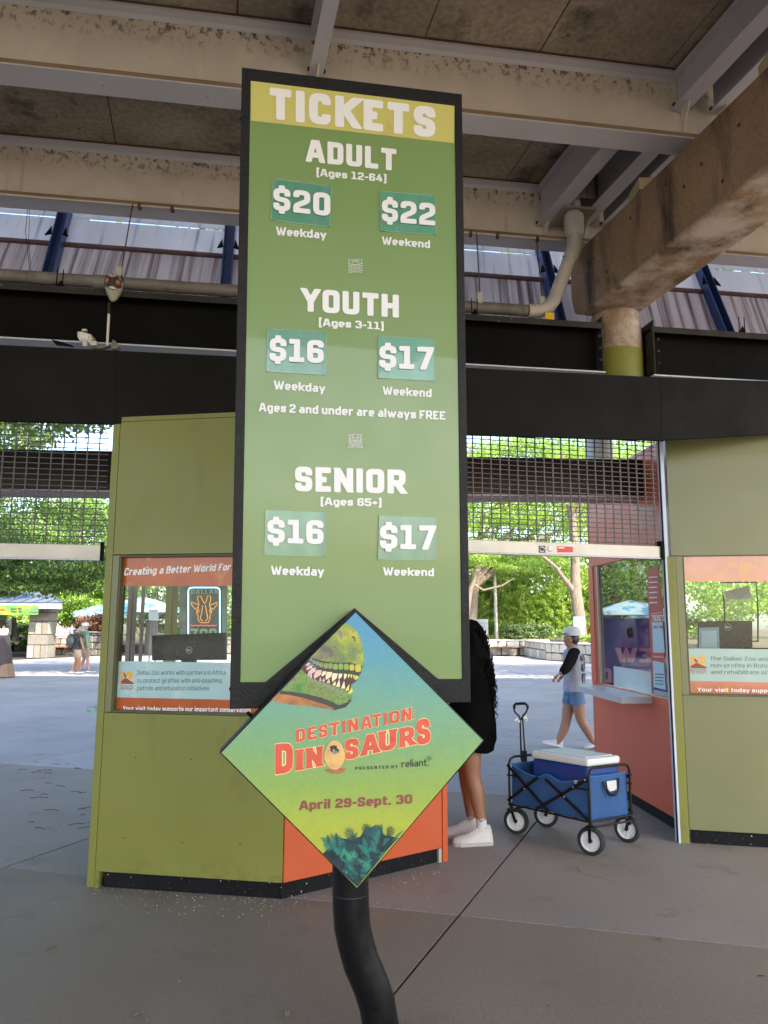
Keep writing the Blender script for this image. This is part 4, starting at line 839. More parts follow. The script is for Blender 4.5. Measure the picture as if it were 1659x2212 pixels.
def scales(name, c1, c2, c3, sc):
    m = bpy.data.materials.new(name); m.use_nodes = True; nt = m.node_tree; L = nt.links.new; p = nt.nodes['Principled BSDF']
    g = N(nt, 'ShaderNodeNewGeometry'); v = N(nt, 'ShaderNodeTexVoronoi', feature='DISTANCE_TO_EDGE'); v.inputs['Scale'].default_value = sc; L(g.outputs['Position'], v.inputs['Vector'])
    n = N(nt, 'ShaderNodeTexNoise'); n.inputs['Scale'].default_value = 17; n.inputs['Detail'].default_value = 4; L(g.outputs['Position'], n.inputs['Vector'])
    r = N(nt, 'ShaderNodeValToRGB'); r.color_ramp.elements[0].position = .35; r.color_ramp.elements[0].color = (*c1, 1); r.color_ramp.elements[1].position = .66; r.color_ramp.elements[1].color = (*c3, 1); e_ = r.color_ramp.elements.new(.5); e_.color = (*c2, 1); L(n.outputs['Fac'], r.inputs[0])
    mr = N(nt, 'ShaderNodeMapRange'); mr.inputs['From Max'].default_value = .2; mr.inputs['To Min'].default_value = .3; L(v.outputs['Distance'], mr.inputs[0])
    mx = N(nt, 'ShaderNodeMix', data_type='RGBA', blend_type='MULTIPLY'); mx.inputs['Factor'].default_value = 1; L(r.outputs[0], mx.inputs[6]); L(mr.outputs[0], mx.inputs[7]); L(mx.outputs[2], p.inputs['Base Color']); p.inputs['Roughness'].default_value = .35
    return m
SC1 = scales('upper head scales', srgb(112, 128, 74), srgb(140, 165, 52), srgb(196, 186, 44), 260); SC2 = scales('jaw scales', srgb(66, 140, 58), srgb(118, 155, 62), srgb(128, 138, 84), 170)
dn = decal(Dm, [zd(*p) for p in ((1338, 100), (1400, 122), (1455, 160), (1510, 222), (1555, 310), (1585, 400), (1598, 500), (1603, 600), (1598, 690), (1580, 712), (1560, 800), (1525, 835), (1000, 745), (860, 640), (800, 628), (836, 598))], flat('dark lip print', (.018, .02, .015), .4), dbx, .0010, 'dinosaur_print')
def dd(pts, m_, h, n_='dinosaur_print'): return decal(Dm, [zd(*p) for p in pts], m_, dbx, h, n_)
dd([(1338, 100), (1400, 122), (1455, 160), (1510, 222), (1555, 310), (1585, 400), (1598, 500), (1603, 600), (1596, 690), (1500, 668), (1400, 640), (1300, 650), (1150, 640), (1040, 622), (930, 590), (870, 572), (850, 586)], SC1, .0016)
dd([(738, 712), (800, 640), (1000, 740), (1540, 830), (1500, 900), (1430, 950), (1405, 1060), (1200, 1010), (950, 920), (830, 850), (745, 762)], flat('mouth print', (.05, .015, .015)), .0006)
dd([(738, 738), (830, 830), (930, 885), (1060, 920), (1200, 965), (1330, 1010), (1390, 1050), (1448, 1010), (1452, 1040), (1425, 1100), (1425, 1140), (1360, 1200), (1250, 1235), (1180, 1190), (1020, 1130), (800, 1075), (590, 1045), (455, 1035)], SC2, .0014)
dd([(455, 1035), (590, 1045), (800, 1075), (1020, 1130), (1180, 1190), (1250, 1235), (1380, 1190), (1432, 1105), (1425, 1180), (1350, 1262), (1200, 1302), (1050, 1270), (900, 1225), (700, 1200), (400, 1120)], MATS['dark lip print'], .0009)
dd([(405, 1075), (560, 1090), (760, 1130), (900, 1175), (1080, 1230), (1200, 1285), (1100, 1288), (860, 1245), (560, 1222), (420, 1190), (328, 1158)], mat('rust brown print', (.33, .12, .035), .4, var=.4, vscale=25), .0012)
SC3 = scales('grey cheek scales', srgb(92, 96, 78), srgb(120, 122, 96), srgb(140, 140, 112), 240)
dd([(1040, 400), (1130, 430), (1180, 500), (1160, 560), (1080, 600), (1000, 606), (930, 586), (880, 572), (960, 490)], SC3, .0018)
dd([(1265, 180), (1300, 230), (1310, 310), (1290, 330), (1262, 270), (1225, 225)], SC3, .0018)
PLT = [flat('lip scale %d' % k, c) for k, c in enumerate((srgb(120, 124, 108), srgb(118, 134, 76), srgb(122, 152, 54), srgb(176, 168, 42)))]
for k, (x, y, w) in enumerate([(872, 606, 40), (914, 636, 48), (962, 656, 52), (1012, 676, 58), (1076, 688, 66), (1140, 690, 68), (1210, 702, 70), (1284, 700, 70), (1360, 704, 72), (1437, 712, 72), (1523, 722, 90)]):
    mb = MB(); mb.poly([Dm.px(*zd(x+w*.47*math.copysign(abs(math.cos(a))**.6, math.cos(a)), y+w*.58*math.copysign(abs(math.sin(a))**.6, math.sin(a))), h=.0022) for a in [j*PI/8 for j in range(16)]]); mb.build('lip_scale_print', PLT[min(3, k//3)], dbx)
IV = flat('ivory print', srgb(215, 205, 165)); PK = flat('pink ivory print', srgb(205, 170, 165)); YT = flat('yellow tooth print', srgb(205, 200, 90))
for x, y, w, tx, ty, m_ in [(840, 650, 30, 800, 698, PK), (872, 682, 40, 812, 750, PK), (915, 715, 50, 845, 815, PK), (985, 745, 70, 915, 870, PK), (1062, 762, 48, 1020, 838, IV), (1130, 772, 70, 1078, 885, IV), (1205, 790, 72, 1165, 912, IV), (1280, 795, 52, 1256, 880, IV), (1348, 798, 40, 1330, 880, IV), (1396, 800, 26, 1384, 862, YT), (1432, 805, 24, 1422, 865, YT), (1466, 815, 24, 1460, 875, YT), (1498, 822, 20, 1478, 890, YT), (1520, 830, 16, 1490, 880, YT)]:
    dd([(x-w/2, y), (x+w/2, y+4), (x+w*.32, y+(ty-y)*.55), (tx, ty), (tx-w*.1, y+(ty-y)*.6)], m_, .0024, 'tooth_print')
for x, y, w, tx, ty, m_ in [(835, 830, 30, 848, 745, PK), (868, 850, 34, 880, 770, PK), (1000, 895, 30, 1000, 840, PK), (1045, 905, 36, 1048, 852, PK), (1110, 925, 50, 1120, 865, PK), (1190, 955, 50, 1205, 898, IV), (1245, 975, 56, 1262, 875, IV), (1315, 1000, 56, 1330, 895, IV), (1368, 1030, 50, 1400, 940, YT), (1400, 1075, 40, 1440, 985, YT), (1425, 1060, 30, 1450, 1010, YT)]:
    dd([(x-w/2, y), (x+w/2, y+4), (x+(tx-x)*.7+w*.2, y+(ty-y)*.6), (tx, ty), (x+(tx-x)*.6-w*.25, y+(ty-y)*.6)], m_, .0026, 'tooth_print')
for k in range(9):
    x = 860+62*k; y = 868+26*k; dd([(x-28, y-14), (x, y-24), (x+28, y-8), (x+24, y+22), (x, y+30), (x-26, y+14)], PLT[0], .0020, 'lip_scale_print')
dd([(1432, 285), (1455, 276), (1478, 292), (1487, 330), (1480, 372), (1474, 330), (1460, 305), (1438, 300)], MATS['dark lip print'], .0024, 'nostril_print')
# title lettering
zt = lambda X, Y: ((660+X/3.7705)/1.15732, (1760+Y/3.7705)/1.15732)
REDT = mat('cracked red title print', (.56, .065, .03), .4, var=.12, vscale=14, dirt=[((.40, .04, .02), 24, .60, .66)]); PALE = flat('cream title outline', srgb(240, 215, 150))
def serif(ch, q4, t):
    q = [zt(*p) for p in q4]
    for m_, k, h in ((PALE, .05, .0012), (REDT, 0, .0022)):
        V2, FA, w = text2d(ch, t=t+k, Rb=.34, flare=.38)
        off = k/2
        mb = MB(); mb.add([Dm.px(*quadmap(q, ((a-w/2)/(w)*(1+k*.9))+.5, (b-.5)*(1+k*.9)+.5), h=h+.0003*si) for a, b, si in V2], FA); mb.build('title_lettering', m_, dbx)
xs = [(302, 388), (415, 492), (515, 600), (622, 708), (742, 768), (795, 886), (915, 1015), (1022, 1102), (1135, 1162), (1182, 1280), (1302, 1390), (1410, 1424)]
for ch, (x0, x1) in zip('DESTINATION:', xs):
    yt_ = lambda x: 243+(x-300)*(-.193); yb2 = lambda x: 364-(x-300)*.197
    serif(ch, ((x0, yt_(x0)), (x1, yt_(x1)), (x0, yb2(x0)), (x1, yb2(x1))), .21 if ch != ':' else .12)
for ch, q4 in [('D', ((105, 378), (273, 362), (105, 668), (273, 640))), ('I', ((305, 432), (367, 424), (303, 628), (365, 620))), ('N', ((398, 418), (552, 395), (398, 612), (552, 584))), ('S', ((757, 335), (892, 318), (760, 530), (893, 510))), ('A', ((925, 298), (1080, 270), (915, 492), (1087, 455))),
               ('U', ((1080, 262), (1250, 232), (1085, 452), (1245, 425))), ('R', ((1280, 228), (1415, 205), (1278, 414), (1420, 384))), ('S', ((1432, 150), (1555, 130), (1445, 392), (1577, 366)))]:
    serif(ch, q4, .245)
eg = MB(); eg.poly([Dm.px(*zt(665+98*math.cos(a)*(1-.12*math.sin(-a) if math.sin(a) < 0 else 1), 480+(140 if math.sin(a) > 0 else 138)*math.sin(a)), h=.0034) for a in [k*PI/16 for k in range(32)]])
eg.build('egg_print', mat('speckled egg print', (.62, .36, .12), .4, var=.22, vscale=14, dirt=[((.12, .06, .02), 95, .66, .70)]), dbx)
decal(Dm, [zt(*p) for p in ((622, 400), (650, 388), (685, 392), (688, 415), (708, 430), (705, 455), (670, 474), (640, 462), (625, 440))], MATS['dark lip print'], dbx, .0042, 'egg_print')
decal(Dm, [zt(*p) for p in ((632, 452), (660, 440), (702, 448), (690, 466), (655, 470))], PLT[0], dbx, .0047, 'egg_print')
decal(Dm, [zt(658+9*math.cos(a), 434+9*math.sin(a)) for a in [k*PI/5 for k in range(10)]], flat('orange eye print', (.7, .25, .1)), dbx, .0052, 'egg_print')
decal(Dm, [zt(*p) for p in ((570, 618), (610, 612), (650, 618), (690, 600), (770, 604), (772, 626), (740, 648), (690, 662), (640, 655), (590, 636))], MATS['rust brown print'], dbx, .0030, 'egg_print')
BLK = flat('black print', (.015, .02, .018))
letter(Dm, 'PRESENTED BY', [zt(860, 593), zt(1262, 575), zt(862, 621), zt(1263, 603)], BLK, dbx, .0014, t=.2, track=.34)
letter(Dm, 'reliant.', [zt(1295, 532), zt(1553, 512), zt(1297, 599), zt(1553, 582)], BLK, dbx, .0014, t=.15, track=.09, xh=.70)
mb = MB()
for i in range(5):
    for j in range(5):
        if (i+j) % 2 == 0 and abs(i-2)+abs(j-2) <= 2 or (i+j) % 2 == 0 and (i == 2 or j == 2):
            x, y = 1556+(i-2)*11, 511+(j-2)*11; mb.poly([Dm.px(*zt(x+a*4.5, y+b*4.5), h=.0014) for a, b in ((-1, -1), (1, -1), (1, 1), (-1, 1))])
mb.build('logo_print', BLK, dbx)
MARN = flat('maroon print', (.20, .045, .035))
letter(Dm, 'April 29-Sept. 30', [z3(518, 1190), z3(1187, 1150), z3(516, 1246), z3(1187, 1206)], MARN, dbx, .0014, t=.215, track=.07, Rb=.36, xh=.76, space=.32)
# teal jungle leaves at the foot of the poster
LF = [flat('leaf print %d' % k, c) for k, c in enumerate((srgb(12, 42, 48), srgb(18, 80, 78), srgb(32, 118, 108), srgb(12, 60, 68), srgb(60, 150, 120)))]
ins = [Dm.uv(*p) for p in di]
def inside(u, v):
    for k in range(4):
        a, b = ins[k], ins[(k+1) % 4]
        if (b[0]-a[0])*(v-a[1])-(b[1]-a[1])*(u-a[0]) < .004: return False
    return True
base = decal(Dm, [z3(*p) for p in ((655, 1505), (720, 1440), (760, 1410), (830, 1420), (880, 1400), (910, 1350), (960, 1345), (1015, 1395), (1060, 1400), (1105, 1408), (1040, 1480), (960, 1580), (860, 1700))], LF[0], dbx, .0006, 'leaf_print')
rl = random.Random(3)
def frond(X, Y, ang, L_, m_, h_, wide, nl, curl):
    mb = MB(); pts = []; a = ang
    for i in range(nl+1): pts.append((X, Y)); X += math.cos(a)*L_/nl; Y -= math.sin(a)*L_/nl; a += curl/nl
    def tri(P_):
        uvs = [Dm.uv(*z3(*p)) for p in P_]
        if all(inside(*p) for p in uvs): mb.poly([Dm.at(u, v, h_+.000004*len(mb.f)) for u, v in uvs])
    for i in range(nl):
        (x0, y0), (x1, y1) = pts[i], pts[i+1]; dx, dy = x1-x0, y1-y0; l = math.hypot(dx, dy); dx /= l; dy /= l
        s_ = (i+.5)/nl; w_ = L_*wide*math.sin(PI*(s_*.86+.12))
        tri([(x0-dy*1.2, y0+dx*1.2), (x0+dy*1.2, y0-dx*1.2), (x1+dy*.8, y1-dx*.8), (x1-dy*.8, y1+dx*.8)])
        for sd_ in (1, -1):
            ex, ey = x0+dx*l*1.1+(-dy*sd_*.88+dx*.45)*w_, y0+dy*l*1.1+(dx*sd_*.88+dy*.45)*w_
            tri([(x0, y0), (x0*.45+ex*.55-dx*l*.34, y0*.45+ey*.55-dy*l*.34), (ex, ey), (x0*.5+ex*.5+dx*l*.30, y0*.5+ey*.5+dy*l*.30), (x0+dx*l*.55, y0+dy*l*.55)])
    if mb.f: mb.build('leaf_print', m_, dbx)
hh = .0012
seeds = []
for k in range(150): seeds.append((rl.uniform(650, 1100), rl.uniform(1380, 1690)))
seeds.sort(key=lambda p: p[1])
for k, (X, Y) in enumerate(seeds):
    if Y < 1365+abs(X-945)*.30: continue
    up_l = rl.uniform(.2, PI-.2) if Y < 1560 else rl.uniform(-.4, PI+.4)
    m_ = LF[rl.choice([0, 1, 3, 0, 1, 2]) if Y < 1500 else rl.choice([0, 1, 2, 2, 3, 4])]
    if rl.random() < .6: frond(X, Y, up_l, rl.uniform(60, 105), m_, hh, .22, 12, rl.uniform(-.7, .7))
    else: frond(X, Y, up_l, rl.uniform(55, 85), m_, hh, .48, 6, rl.uniform(-.4, .4))
    hh += .00006
for k in range(16): 
    x_ = 1040+k*5; stroke(Dm, [z3(x_, 1440), z3(x_+rl.uniform(-14, 10), 1440-rl.uniform(40, 90))], .0012, .0010, grs) if k else None
    if k == 0: grs = MB()
MB().lathe(Dm.px(*z3(250, 690), h=-.05)+Vector((-.02, 0, .01)), -Dm.U+Dm.V, [(.006, -.02), (.006, .006), (.001, .009)], 8).build('screw', BLACK, dbx)

# ---------------------------------------------------------------- wagon and cooler
wa = Vector((1.471, 5.70, 0)); wb = Vector((.991, 6.255, 0)); wc = Vector((1.825, 5.905, 0)); wd_ = wb+wc-wa
ctr_ = (wb+wc)/2
wg = thing('folding_wagon', ctr_, 'blue folding wagon with black frame and white wheels carrying a cooler', 'wagon')
FR = mat('black tube paint', (.005, .005, .0055), .4, spec=.3, var=.1)
CLO = mat('blue wagon canvas', (.020, .075, .20), .8, var=.10, vscale=6, bump=(60, .5, .002), dirt=[((.04, .11, .26), 9, .62, .8)])
RUB = mat('tyre rubber', (.02, .02, .022), .85, bump=(80, .6, .003), dirt=[((.13, .12, .11), 20, .6, .8)]); RIM = mat('white plastic rim', (.62, .62, .60), .45, dirt=[((.3, .28, .25), 14, .62, .8)])
Z = lambda p, z: Vector((p.x, p.y, z))
L_ = (wb-wa).normalized(); W_ = (wc-wa).normalized()
def rnd(p, q, z0, zt_, r=.05):          # inverted U hoop between two posts
    d = (q-p).normalized()
    return [Z(p, z0), Z(p, zt_-r), Z(p, zt_-r*.3)+d*r*.3, Z(p, zt_)+d*r, Z(q, zt_)-d*r, Z(q, zt_-r*.3)-d*r*.3, Z(q, zt_-r), Z(q, z0)]
MB().tube(rnd(wa, wc, .22, .60), .0095, 10).build('end_hoop', FR, wg, smooth=True)
MB().tube(rnd(wb, wd_, .22, .585), .0095, 10).build('end_hoop', FR, wg, smooth=True)
for p, q in ((wa, wb), (wc, wd_)):
    m1 = (p+q)/2
    n = (wa-wc).normalized()*(.012 if p is wa else -.012)
    MB().tube([Z(p, .235)+n, Z(q, .235)+n], .007, 8).build('side_rail', FR, wg, smooth=True)
    for a, za, b, zb in ((p, .525, p.lerp(q, .62), .245), (p, .245, p.lerp(q, .50), .475), (q, .53, p.lerp(q, .47), .245), (q, .26, p.lerp(q, .60), .475)):
        MB().bar(Z(a, za)+n*1.6, Z(b, zb)+n*1.6, .021, .005, side=(0, 0, 1)).build('cross_strut', FR, wg)
    for a in (p, q):
        MB().bar(Z(a, .455)+n*1.8, Z(a.lerp(q if a is p else p, .18), .455)+n*1.8, .012, .005).build('short_strut', FR, wg)
    for t_, z_ in ((.27, .375), (.77, .375), (.02, .52), (.16, .455)):
        MB().lathe(Z(p.lerp(q, t_), z_)+n*1.7, n, [(.005, 0), (.005, .006), (.001, .008)], 8).build('rivet', STEEL, wg)
for p, q in ((wa, wc), (wb, wd_)):
    MB().tube([Z(p, .235), Z(q, .235)], .008, 8).build('end_rail', FR, wg, smooth=True)
    MB().tube([Z(p, .195)+(-L_ if p is wa else L_)*.0, Z(q, .195)], .008, 8).build('axle_rail', FR, wg, smooth=True)
for k in range(1, 5): 
    a = wa.lerp(wb, k/5); b = wc.lerp(wd_, k/5); MB().tube([Z(a, .232), Z(b, .232)], .006, 6).build('floor_bar', FR, wg)
# fabric basket: walls with sagging rim
ia, ib, ic, idd = [p.lerp(ctr_, .05) for p in (wa, wb, wc, wd_)]
def cloth(p, q, sag, bulge, name='basket_side'):
    mb = MB(); nx, nz = 18, 7; out_ = Vector(((q-p).y, -(q-p).x, 0)).normalized()
    if out_.dot((p+q)/2-ctr_) < 0: out_ = -out_
    vs = []
    for j in range(nz+1):
        for i in range(nx+1):
            u, v = i/nx, j/nz; top = (.535 if sag < .02 else .52)-sag*math.sin(PI*u)*(1-.75*math.exp(-((u-.5)/.10)**2)*(1 if sag > .02 else 0))
            zz = .245+(top-.245)*v; b_ = bulge*math.sin(PI*u)*math.sin(PI*v*.9)+.004*math.sin(u*21+v*3)
            vs.append(Z(p.lerp(q, u), zz)+out_*b_)
    n0 = len(vs); vs += [x_-out_*.006 for x_ in vs]
    fs = []
    for j in range(nz):
        for i in range(nx):
            a = j*(nx+1)+i; fs += [(a, a+1, a+nx+2, a+nx+1), (n0+a, n0+a+nx+1, n0+a+nx+2, n0+a+1)]
    for i in range(nx): a = nz*(nx+1)+i; fs.append((a, a+1, n0+a+1, n0+a))
    mb.add(vs, fs); o = mb.build(name, CLO, wg, smooth=True)
    MB().tube([v_+Vector((0, 0, .003)) for v_ in vs[nz*(nx+1):(nz+1)*(nx+1)]], .006, 6).build('rim_binding', mat('lighter blue binding', (.035, .12, .30), .7), o, smooth=True)
    return o, vs, nx, nz, out_
o1, v1, nx, nz, ou = cloth(ia, ib, .062, .018); cloth(ic, idd, .062, .018); o2, v2, nx, nz, ou2 = cloth(ia, ic, .004, .012, 'basket_end'); cloth(ib, idd, .004, .012, 'basket_end')
MB().prism([Z(ia, .238), Z(ib, .238), Z(idd, .238), Z(ic, .238)], (0, 0, .006)).build('basket_floor', CLO, wg)
# handle strap, paper label and maker's tag on the canvas
sW = Surf(Z(ia, 0)+ou2*.016, W_, (0, 0, 1))
q2 = lambda X, Y: (1071.5+X*.2083, 1503.5+Y*.2083)
MB().tube([sW.px(*q2(x, y), h=h_) for x, y, h_ in ((1118, 885, .006), (1130, 940, .014), (1160, 1000, .022), (1195, 1026, .026), (1240, 1026, .026), (1268, 985, .022), (1275, 920, .014), (1270, 850, .006))], .0095, 6).build('strap', FR, o2, smooth=True)
MB().prism([sW.px(*q2(x, y), h=.006) for x, y in ((1145, 884), (1244, 872), (1252, 972), (1178, 990), (1158, 960))], sW.N*.002).build('paper_label', flat('paper label', (.55, .55, .52)), o2)
sL = Surf(Z(ib, 0)+ou*.014, (ia-ib), (0, 0, 1))
tg = MB().prism([sL.px(*q2(x, y), h=.010) for x, y in ((798, 912), (855, 918), (856, 868), (800, 864))], sL.N*.002).build('brand_tag', flat('navy tag', (.008, .02, .085)), o1)
letter(sL, 'MAC', [q2(808, 872), q2(846, 875), q2(808, 890), q2(846, 893)], TXT, tg, .0135, name='tag_print'); letter(sL, 'MAC', [q2(810, 898), q2(844, 900), q2(810, 908), q2(844, 910)], TXT, tg, .0135, name='tag_print')
# pull handle
hb = gnd(*(lambda X, Y: (1071.5+X*.2083, 1503.5+Y*.2083))(290, 2400)); mh = (wb+wd_)/2
hbx = dep(1132, 1641, mh.y); hp = Vector((hbx.x, mh.y, 0)); tp = dep(1125.5, 1519, mh.y+.03)
q1 = lambda X, Y: dep(1071.5+X*.2083, 1503.5+Y*.2083, mh.y+.02)
hn = MB().tube([q1(262, 660), q1(250, 240)], .007, 8).tube([q1(305, 660), q1(275, 220)], .0065, 8).build('pull_bar', FR, wg, smooth=True)
MB().bar(q1(290, 690), q1(287, 565), .045, .03, side=(1, 0, 0)).build('hinge_block', FR, wg)
loop = [(258, 245), (235, 205), (195, 165), (185, 120), (200, 85), (235, 78), (290, 72), (318, 90), (328, 130), (310, 170), (280, 205), (262, 245)]
MB().tube([q1(*p) for p in loop], .0075, 8, closed=True).build('handle_loop', FR, hn, smooth=True)
MB().tube([q1(*p) for p in [(190, 130), (188, 100), (205, 82), (250, 78), (300, 78), (325, 98), (330, 130)]], .0115, 8).build('handle_grip', DK, hn, smooth=True)
mb = MB()
for k, (x, y) in enumerate([(240, 265), (300, 225), (205, 250)]):
    c = q1(x, y); mb.ball(c, (.014+.004*(k % 2), .008, .011), 7, 5)
mb.tube([q1(240, 250), q1(215, 225), q1(195, 265)], .003, 5).tube([q1(270, 240), q1(310, 205), q1(330, 245), q1(310, 270)], .0035, 5); mb.build('tied_bag', flat('crumpled plastic bag', (.62, .66, .62), .3), hn, smooth=True)
# wheels
r1_ = .098
wdir = Vector((.85, -.5, 0))
def wheel(c, yaw, name='wheel'):
    ax = Vector((math.cos(yaw), math.sin(yaw), 0)); c = Vector(c)
    ty = MB().lathe(c-ax*.021, ax, [(.070, 0), (.082, -.003), (r1_-.006, .003), (r1_, .013), (r1_, .029), (r1_-.006, .039), (.082, .045), (.070, .042), (.070, 0)], 32, caps=False).build(name, RUB, wg, smooth=True)
    b = MB().lathe(c-ax*.008, ax, [(.0715, -.012), (.0715, .027), (.064, .024), (.062, .011), (.060, .008), (.060, .005), (.062, .003), (.064, -.009), (.0715, -.012)], 28, caps=False)
    s_ = MB(); up_ = Vector((0, 0, 1)); sd_ = ax.cross(up_)
    for k in range(8):
        a = 2*PI*k/8; d = up_*math.cos(a)+sd_*math.sin(a); s_.bar(c+d*.014, c+d*.066, .006, .022, side=d.cross(ax))
    disc = MB().lathe(c-ax*.004, ax, [(.001, 0), (.064, 0), (.064, .008), (.001, .008)], 24)
    b.add(s_.v, s_.f); b.add(disc.v, disc.f); b.build('rim', RIM, ty)
    hub = MB().lathe(c-ax*.030, ax, [(.012, 0), (.012, .06), (.001, .062)], 12).build('hub', FR, ty)
    return ax
for p, lean, yaw in ((wa, (.012, .04), -2.15), (wb, (.055, .04), -2.0), (wc, (.02, .17), -2.2), (wd_, (-.02, .05), -1.95)):
    c = Vector((p.x+lean[0], p.y+lean[1], r1_)); 
    ax = wheel(c, yaw)
    fk = MB()
    for s_ in (-1, 1): fk.bar(Z(c, r1_)-ax*.031*s_*-1, Z(p, .20)+ax*.028*s_+Vector((lean[0]*.3, lean[1]*.3, 0)), .022, .005, side=wdir)
    fk.lathe(Z(p, .185)+Vector((lean[0]*.25, lean[1]*.25, 0)), (0, 0, 1), [(.034, 0), (.034, .018), (.014, .022), (.014, .05)], 14); fk.build('caster_fork', FR, wg)
# cooler
q2 = lambda X, Y: (1071.5+X*.2083, 1503.5+Y*.2083)
LD = (wb-wa).normalized(); 
ca = wa.lerp(wb, .06).lerp(wc.lerp(wd_, .06), .10); cb = wa.lerp(wb, .74).lerp(wc.lerp(wd_, .74), .10)
cc = wa.lerp(wb, .06).lerp(wc.lerp(wd_, .06), .88); cdd = wa.lerp(wb, .74).lerp(wc.lerp(wd_, .74), .88)
ck = thing('cooler', Z((ca+cdd)/2, .25), 'royal blue picnic cooler with scuffed white lid riding in the wagon', 'cooler')
MB().prism([Z(p, .247) for p in (ca, cb, cdd, cc)], (0, 0, .352)).build('body', mat('royal blue plastic', (.006, .040, .20), .35, var=.05), ck, bevel=.018)
cm_ = (ca+cdd)/2; ex_ = lambda p, k: cm_+(p-cm_)*k
lid = MB().prism([Z(ex_(p, 1.035), .600) for p in (ca, cb, cdd, cc)], (0, 0, .056)).build('lid', mat('scuffed white plastic', (.62, .63, .60), .38, var=.05, dirt=[((.25, .22, .18), 30, .66, .74)]), ck, bevel=.016)
MB().prism([Z(ex_(p, .86), .6565) for p in (ca, cb, cdd, cc)], (0, 0, .006)).build('lid_panel', flat('pale grey lid top', (.50, .56, .56), .4), ck, bevel=.002)
for p, q in ((cb, cdd),): MB().bar(Z(p.lerp(q, .3), .50)+LD*.012, Z(p.lerp(q, .3), .32)+LD*.012, .02, .012).build('side_handle', WHITE, ck)

# ---------------------------------------------------------------- owl decoy, floodlight
op = lambda X, Y, Yd=5.28: dep((180+X/9.22)/1.15732, (640+Y/9.22)/1.15732, Yd)
ow = thing('owl_decoy', op(820, 2060), 'plastic owl decoy with orange eyes on a white stick on the black ledge', 'owl decoy')
MB().tube([op(812, 2065), op(850, 1330)], .0095, 10).build('stick', flat('white plastic pipe', (.62, .58, .50)), ow, smooth=True)
MB().tube([op(850, 1340), op(862, 1080)], .0125, 10).build('sleeve', mat('smoky sleeve', (.03, .03, .03), .2), ow, smooth=True)
hc = op(942, 720); sc_ = (op(1142, 720)-hc).length
MOT = mat('mottled owl plastic', (.36, .36, .25), .6, var=.3, vscale=30, dirt=[((.05, .05, .03), 60, .56, .62)]); OB = mat('dark brown owl plastic', (.018, .012, .008), .5)
prof = [(.020, -.185), (.040, -.165), (.066, -.115), (.088, -.060), (.103, 0), (.107, .045), (.104, .085), (.090, .115), (.055, .130), (.01, .132)]
k_ = sc_/.107
hc = hc+Vector((0, .02, 0))
oh = MB().lathe(hc, (0, 0, 1), [(r*k_, h_*k_*(1.28 if h_ > 0 else .92)) for r, h_ in prof], 24).build('head', MOT, ow, smooth=True)
pz = [(h_*k_*(1.28 if h_ > 0 else .92), r*k_) for r, h_ in prof]
def face(x, y, out_=.0):
    p = op(x, y); dz = p.z-hc.z; r = np.interp(dz, [a_ for a_, b_ in pz], [b_ for a_, b_ in pz]); dx = p.x-hc.x
    return Vector((p.x, hc.y-math.sqrt(max(r*r-dx*dx, (.25*r)**2))-out_, p.z))
def patch(pts, m_, nm, h_):
    ms = MB(); n_ = len(pts); cx2 = sum(p[0] for p in pts)/n_; cy2 = sum(p[1] for p in pts)/n_; vs = [face(cx2, cy2, h_)]
    for f_ in (.35, .68, 1): vs += [face(cx2+(x-cx2)*f_, cy2+(y-cy2)*f_, h_) for x, y in pts]
    fs = [(0, 1+i, 1+(i+1) % n_) for i in range(n_)]
    for r_ in range(2): fs += [(1+r_*n_+i, 1+(r_+1)*n_+i, 1+(r_+1)*n_+(i+1) % n_, 1+r_*n_+(i+1) % n_) for i in range(n_)]
    return ms.add(vs, fs).build(nm, m_, oh)
patch([(752, 455), (800, 478), (870, 500), (930, 540), (985, 560), (1040, 520), (1090, 490), (1138, 495), (1142, 560), (1145, 640), (1138, 735), (1100, 765), (1050, 790), (1000, 832), (940, 825), (880, 780), (800, 735), (745, 680), (742, 600), (750, 520)], OB, 'face_mask', .004)
circ = lambda x, y, rx, ry: [(x+rx*math.cos(2*PI*i/14), y+ry*math.sin(2*PI*i/14)) for i in range(14)]
for x_, y_, rr, w in ((848, 612, 70, 1), (1088, 648, 62, .78)):
    patch(circ(x_, y_, rr*w, rr), flat('owl eye red', (.20, .045, .03)), 'eye', .007); patch(circ(x_, y_-2, rr*.5*w, rr*.5), flat('owl eye amber', (.85, .36, .02)), 'eye', .009); patch(circ(x_, y_-2, rr*.25*w, rr*.25), OB, 'eye', .011)
patch([(940, 660), (975, 640), (1010, 665), (990, 720), (978, 775), (965, 720)], OB, 'beak', .016)
patch([(880, 762), (975, 752), (1055, 782), (1010, 812), (940, 806)], flat('chin patch', (.55, .5, .42)), 'chin_patch', .006)
patch([(900, 455), (960, 450), (1050, 480), (1010, 545), (970, 520)], mat('white flecked brow', (.10, .09, .07), .6, dirt=[((.7, .66, .5), 90, .5, .56)]), 'brow_patch', .006)
for xx in (775, 1120):
    MB().lathe(op(xx, 500)+Vector((0, .02, 0)), (.0, -.1, 1), [(.034*k_, -.02), (.022*k_, .008), (.004, .03)], 8).build('ear_tuft', OB, oh)
fl_ = thing('floodlight', op(420, 2060), 'small white floodlight on a bracket beside the owl decoy', 'floodlight')
CRM = mat('cream plastic', (.60, .56, .48), .4, dirt=[((.3, .15, .06), 20, .6, .7)])
MB().prism([op(*p) for p in ((115, 1740), (200, 1735), (440, 1800), (468, 1890), (430, 1970), (180, 1960), (120, 1860))], (0, .09, 0)).build('housing', CRM, fl_, bevel=.006)
MB().prism([op(x, y, 5.272) for x, y in ((160, 1790), (380, 1815), (375, 1915), (180, 1900))], (0, .006, 0)).build('lens', flat('frosted lens', (.7, .7, .68), .15), fl_)
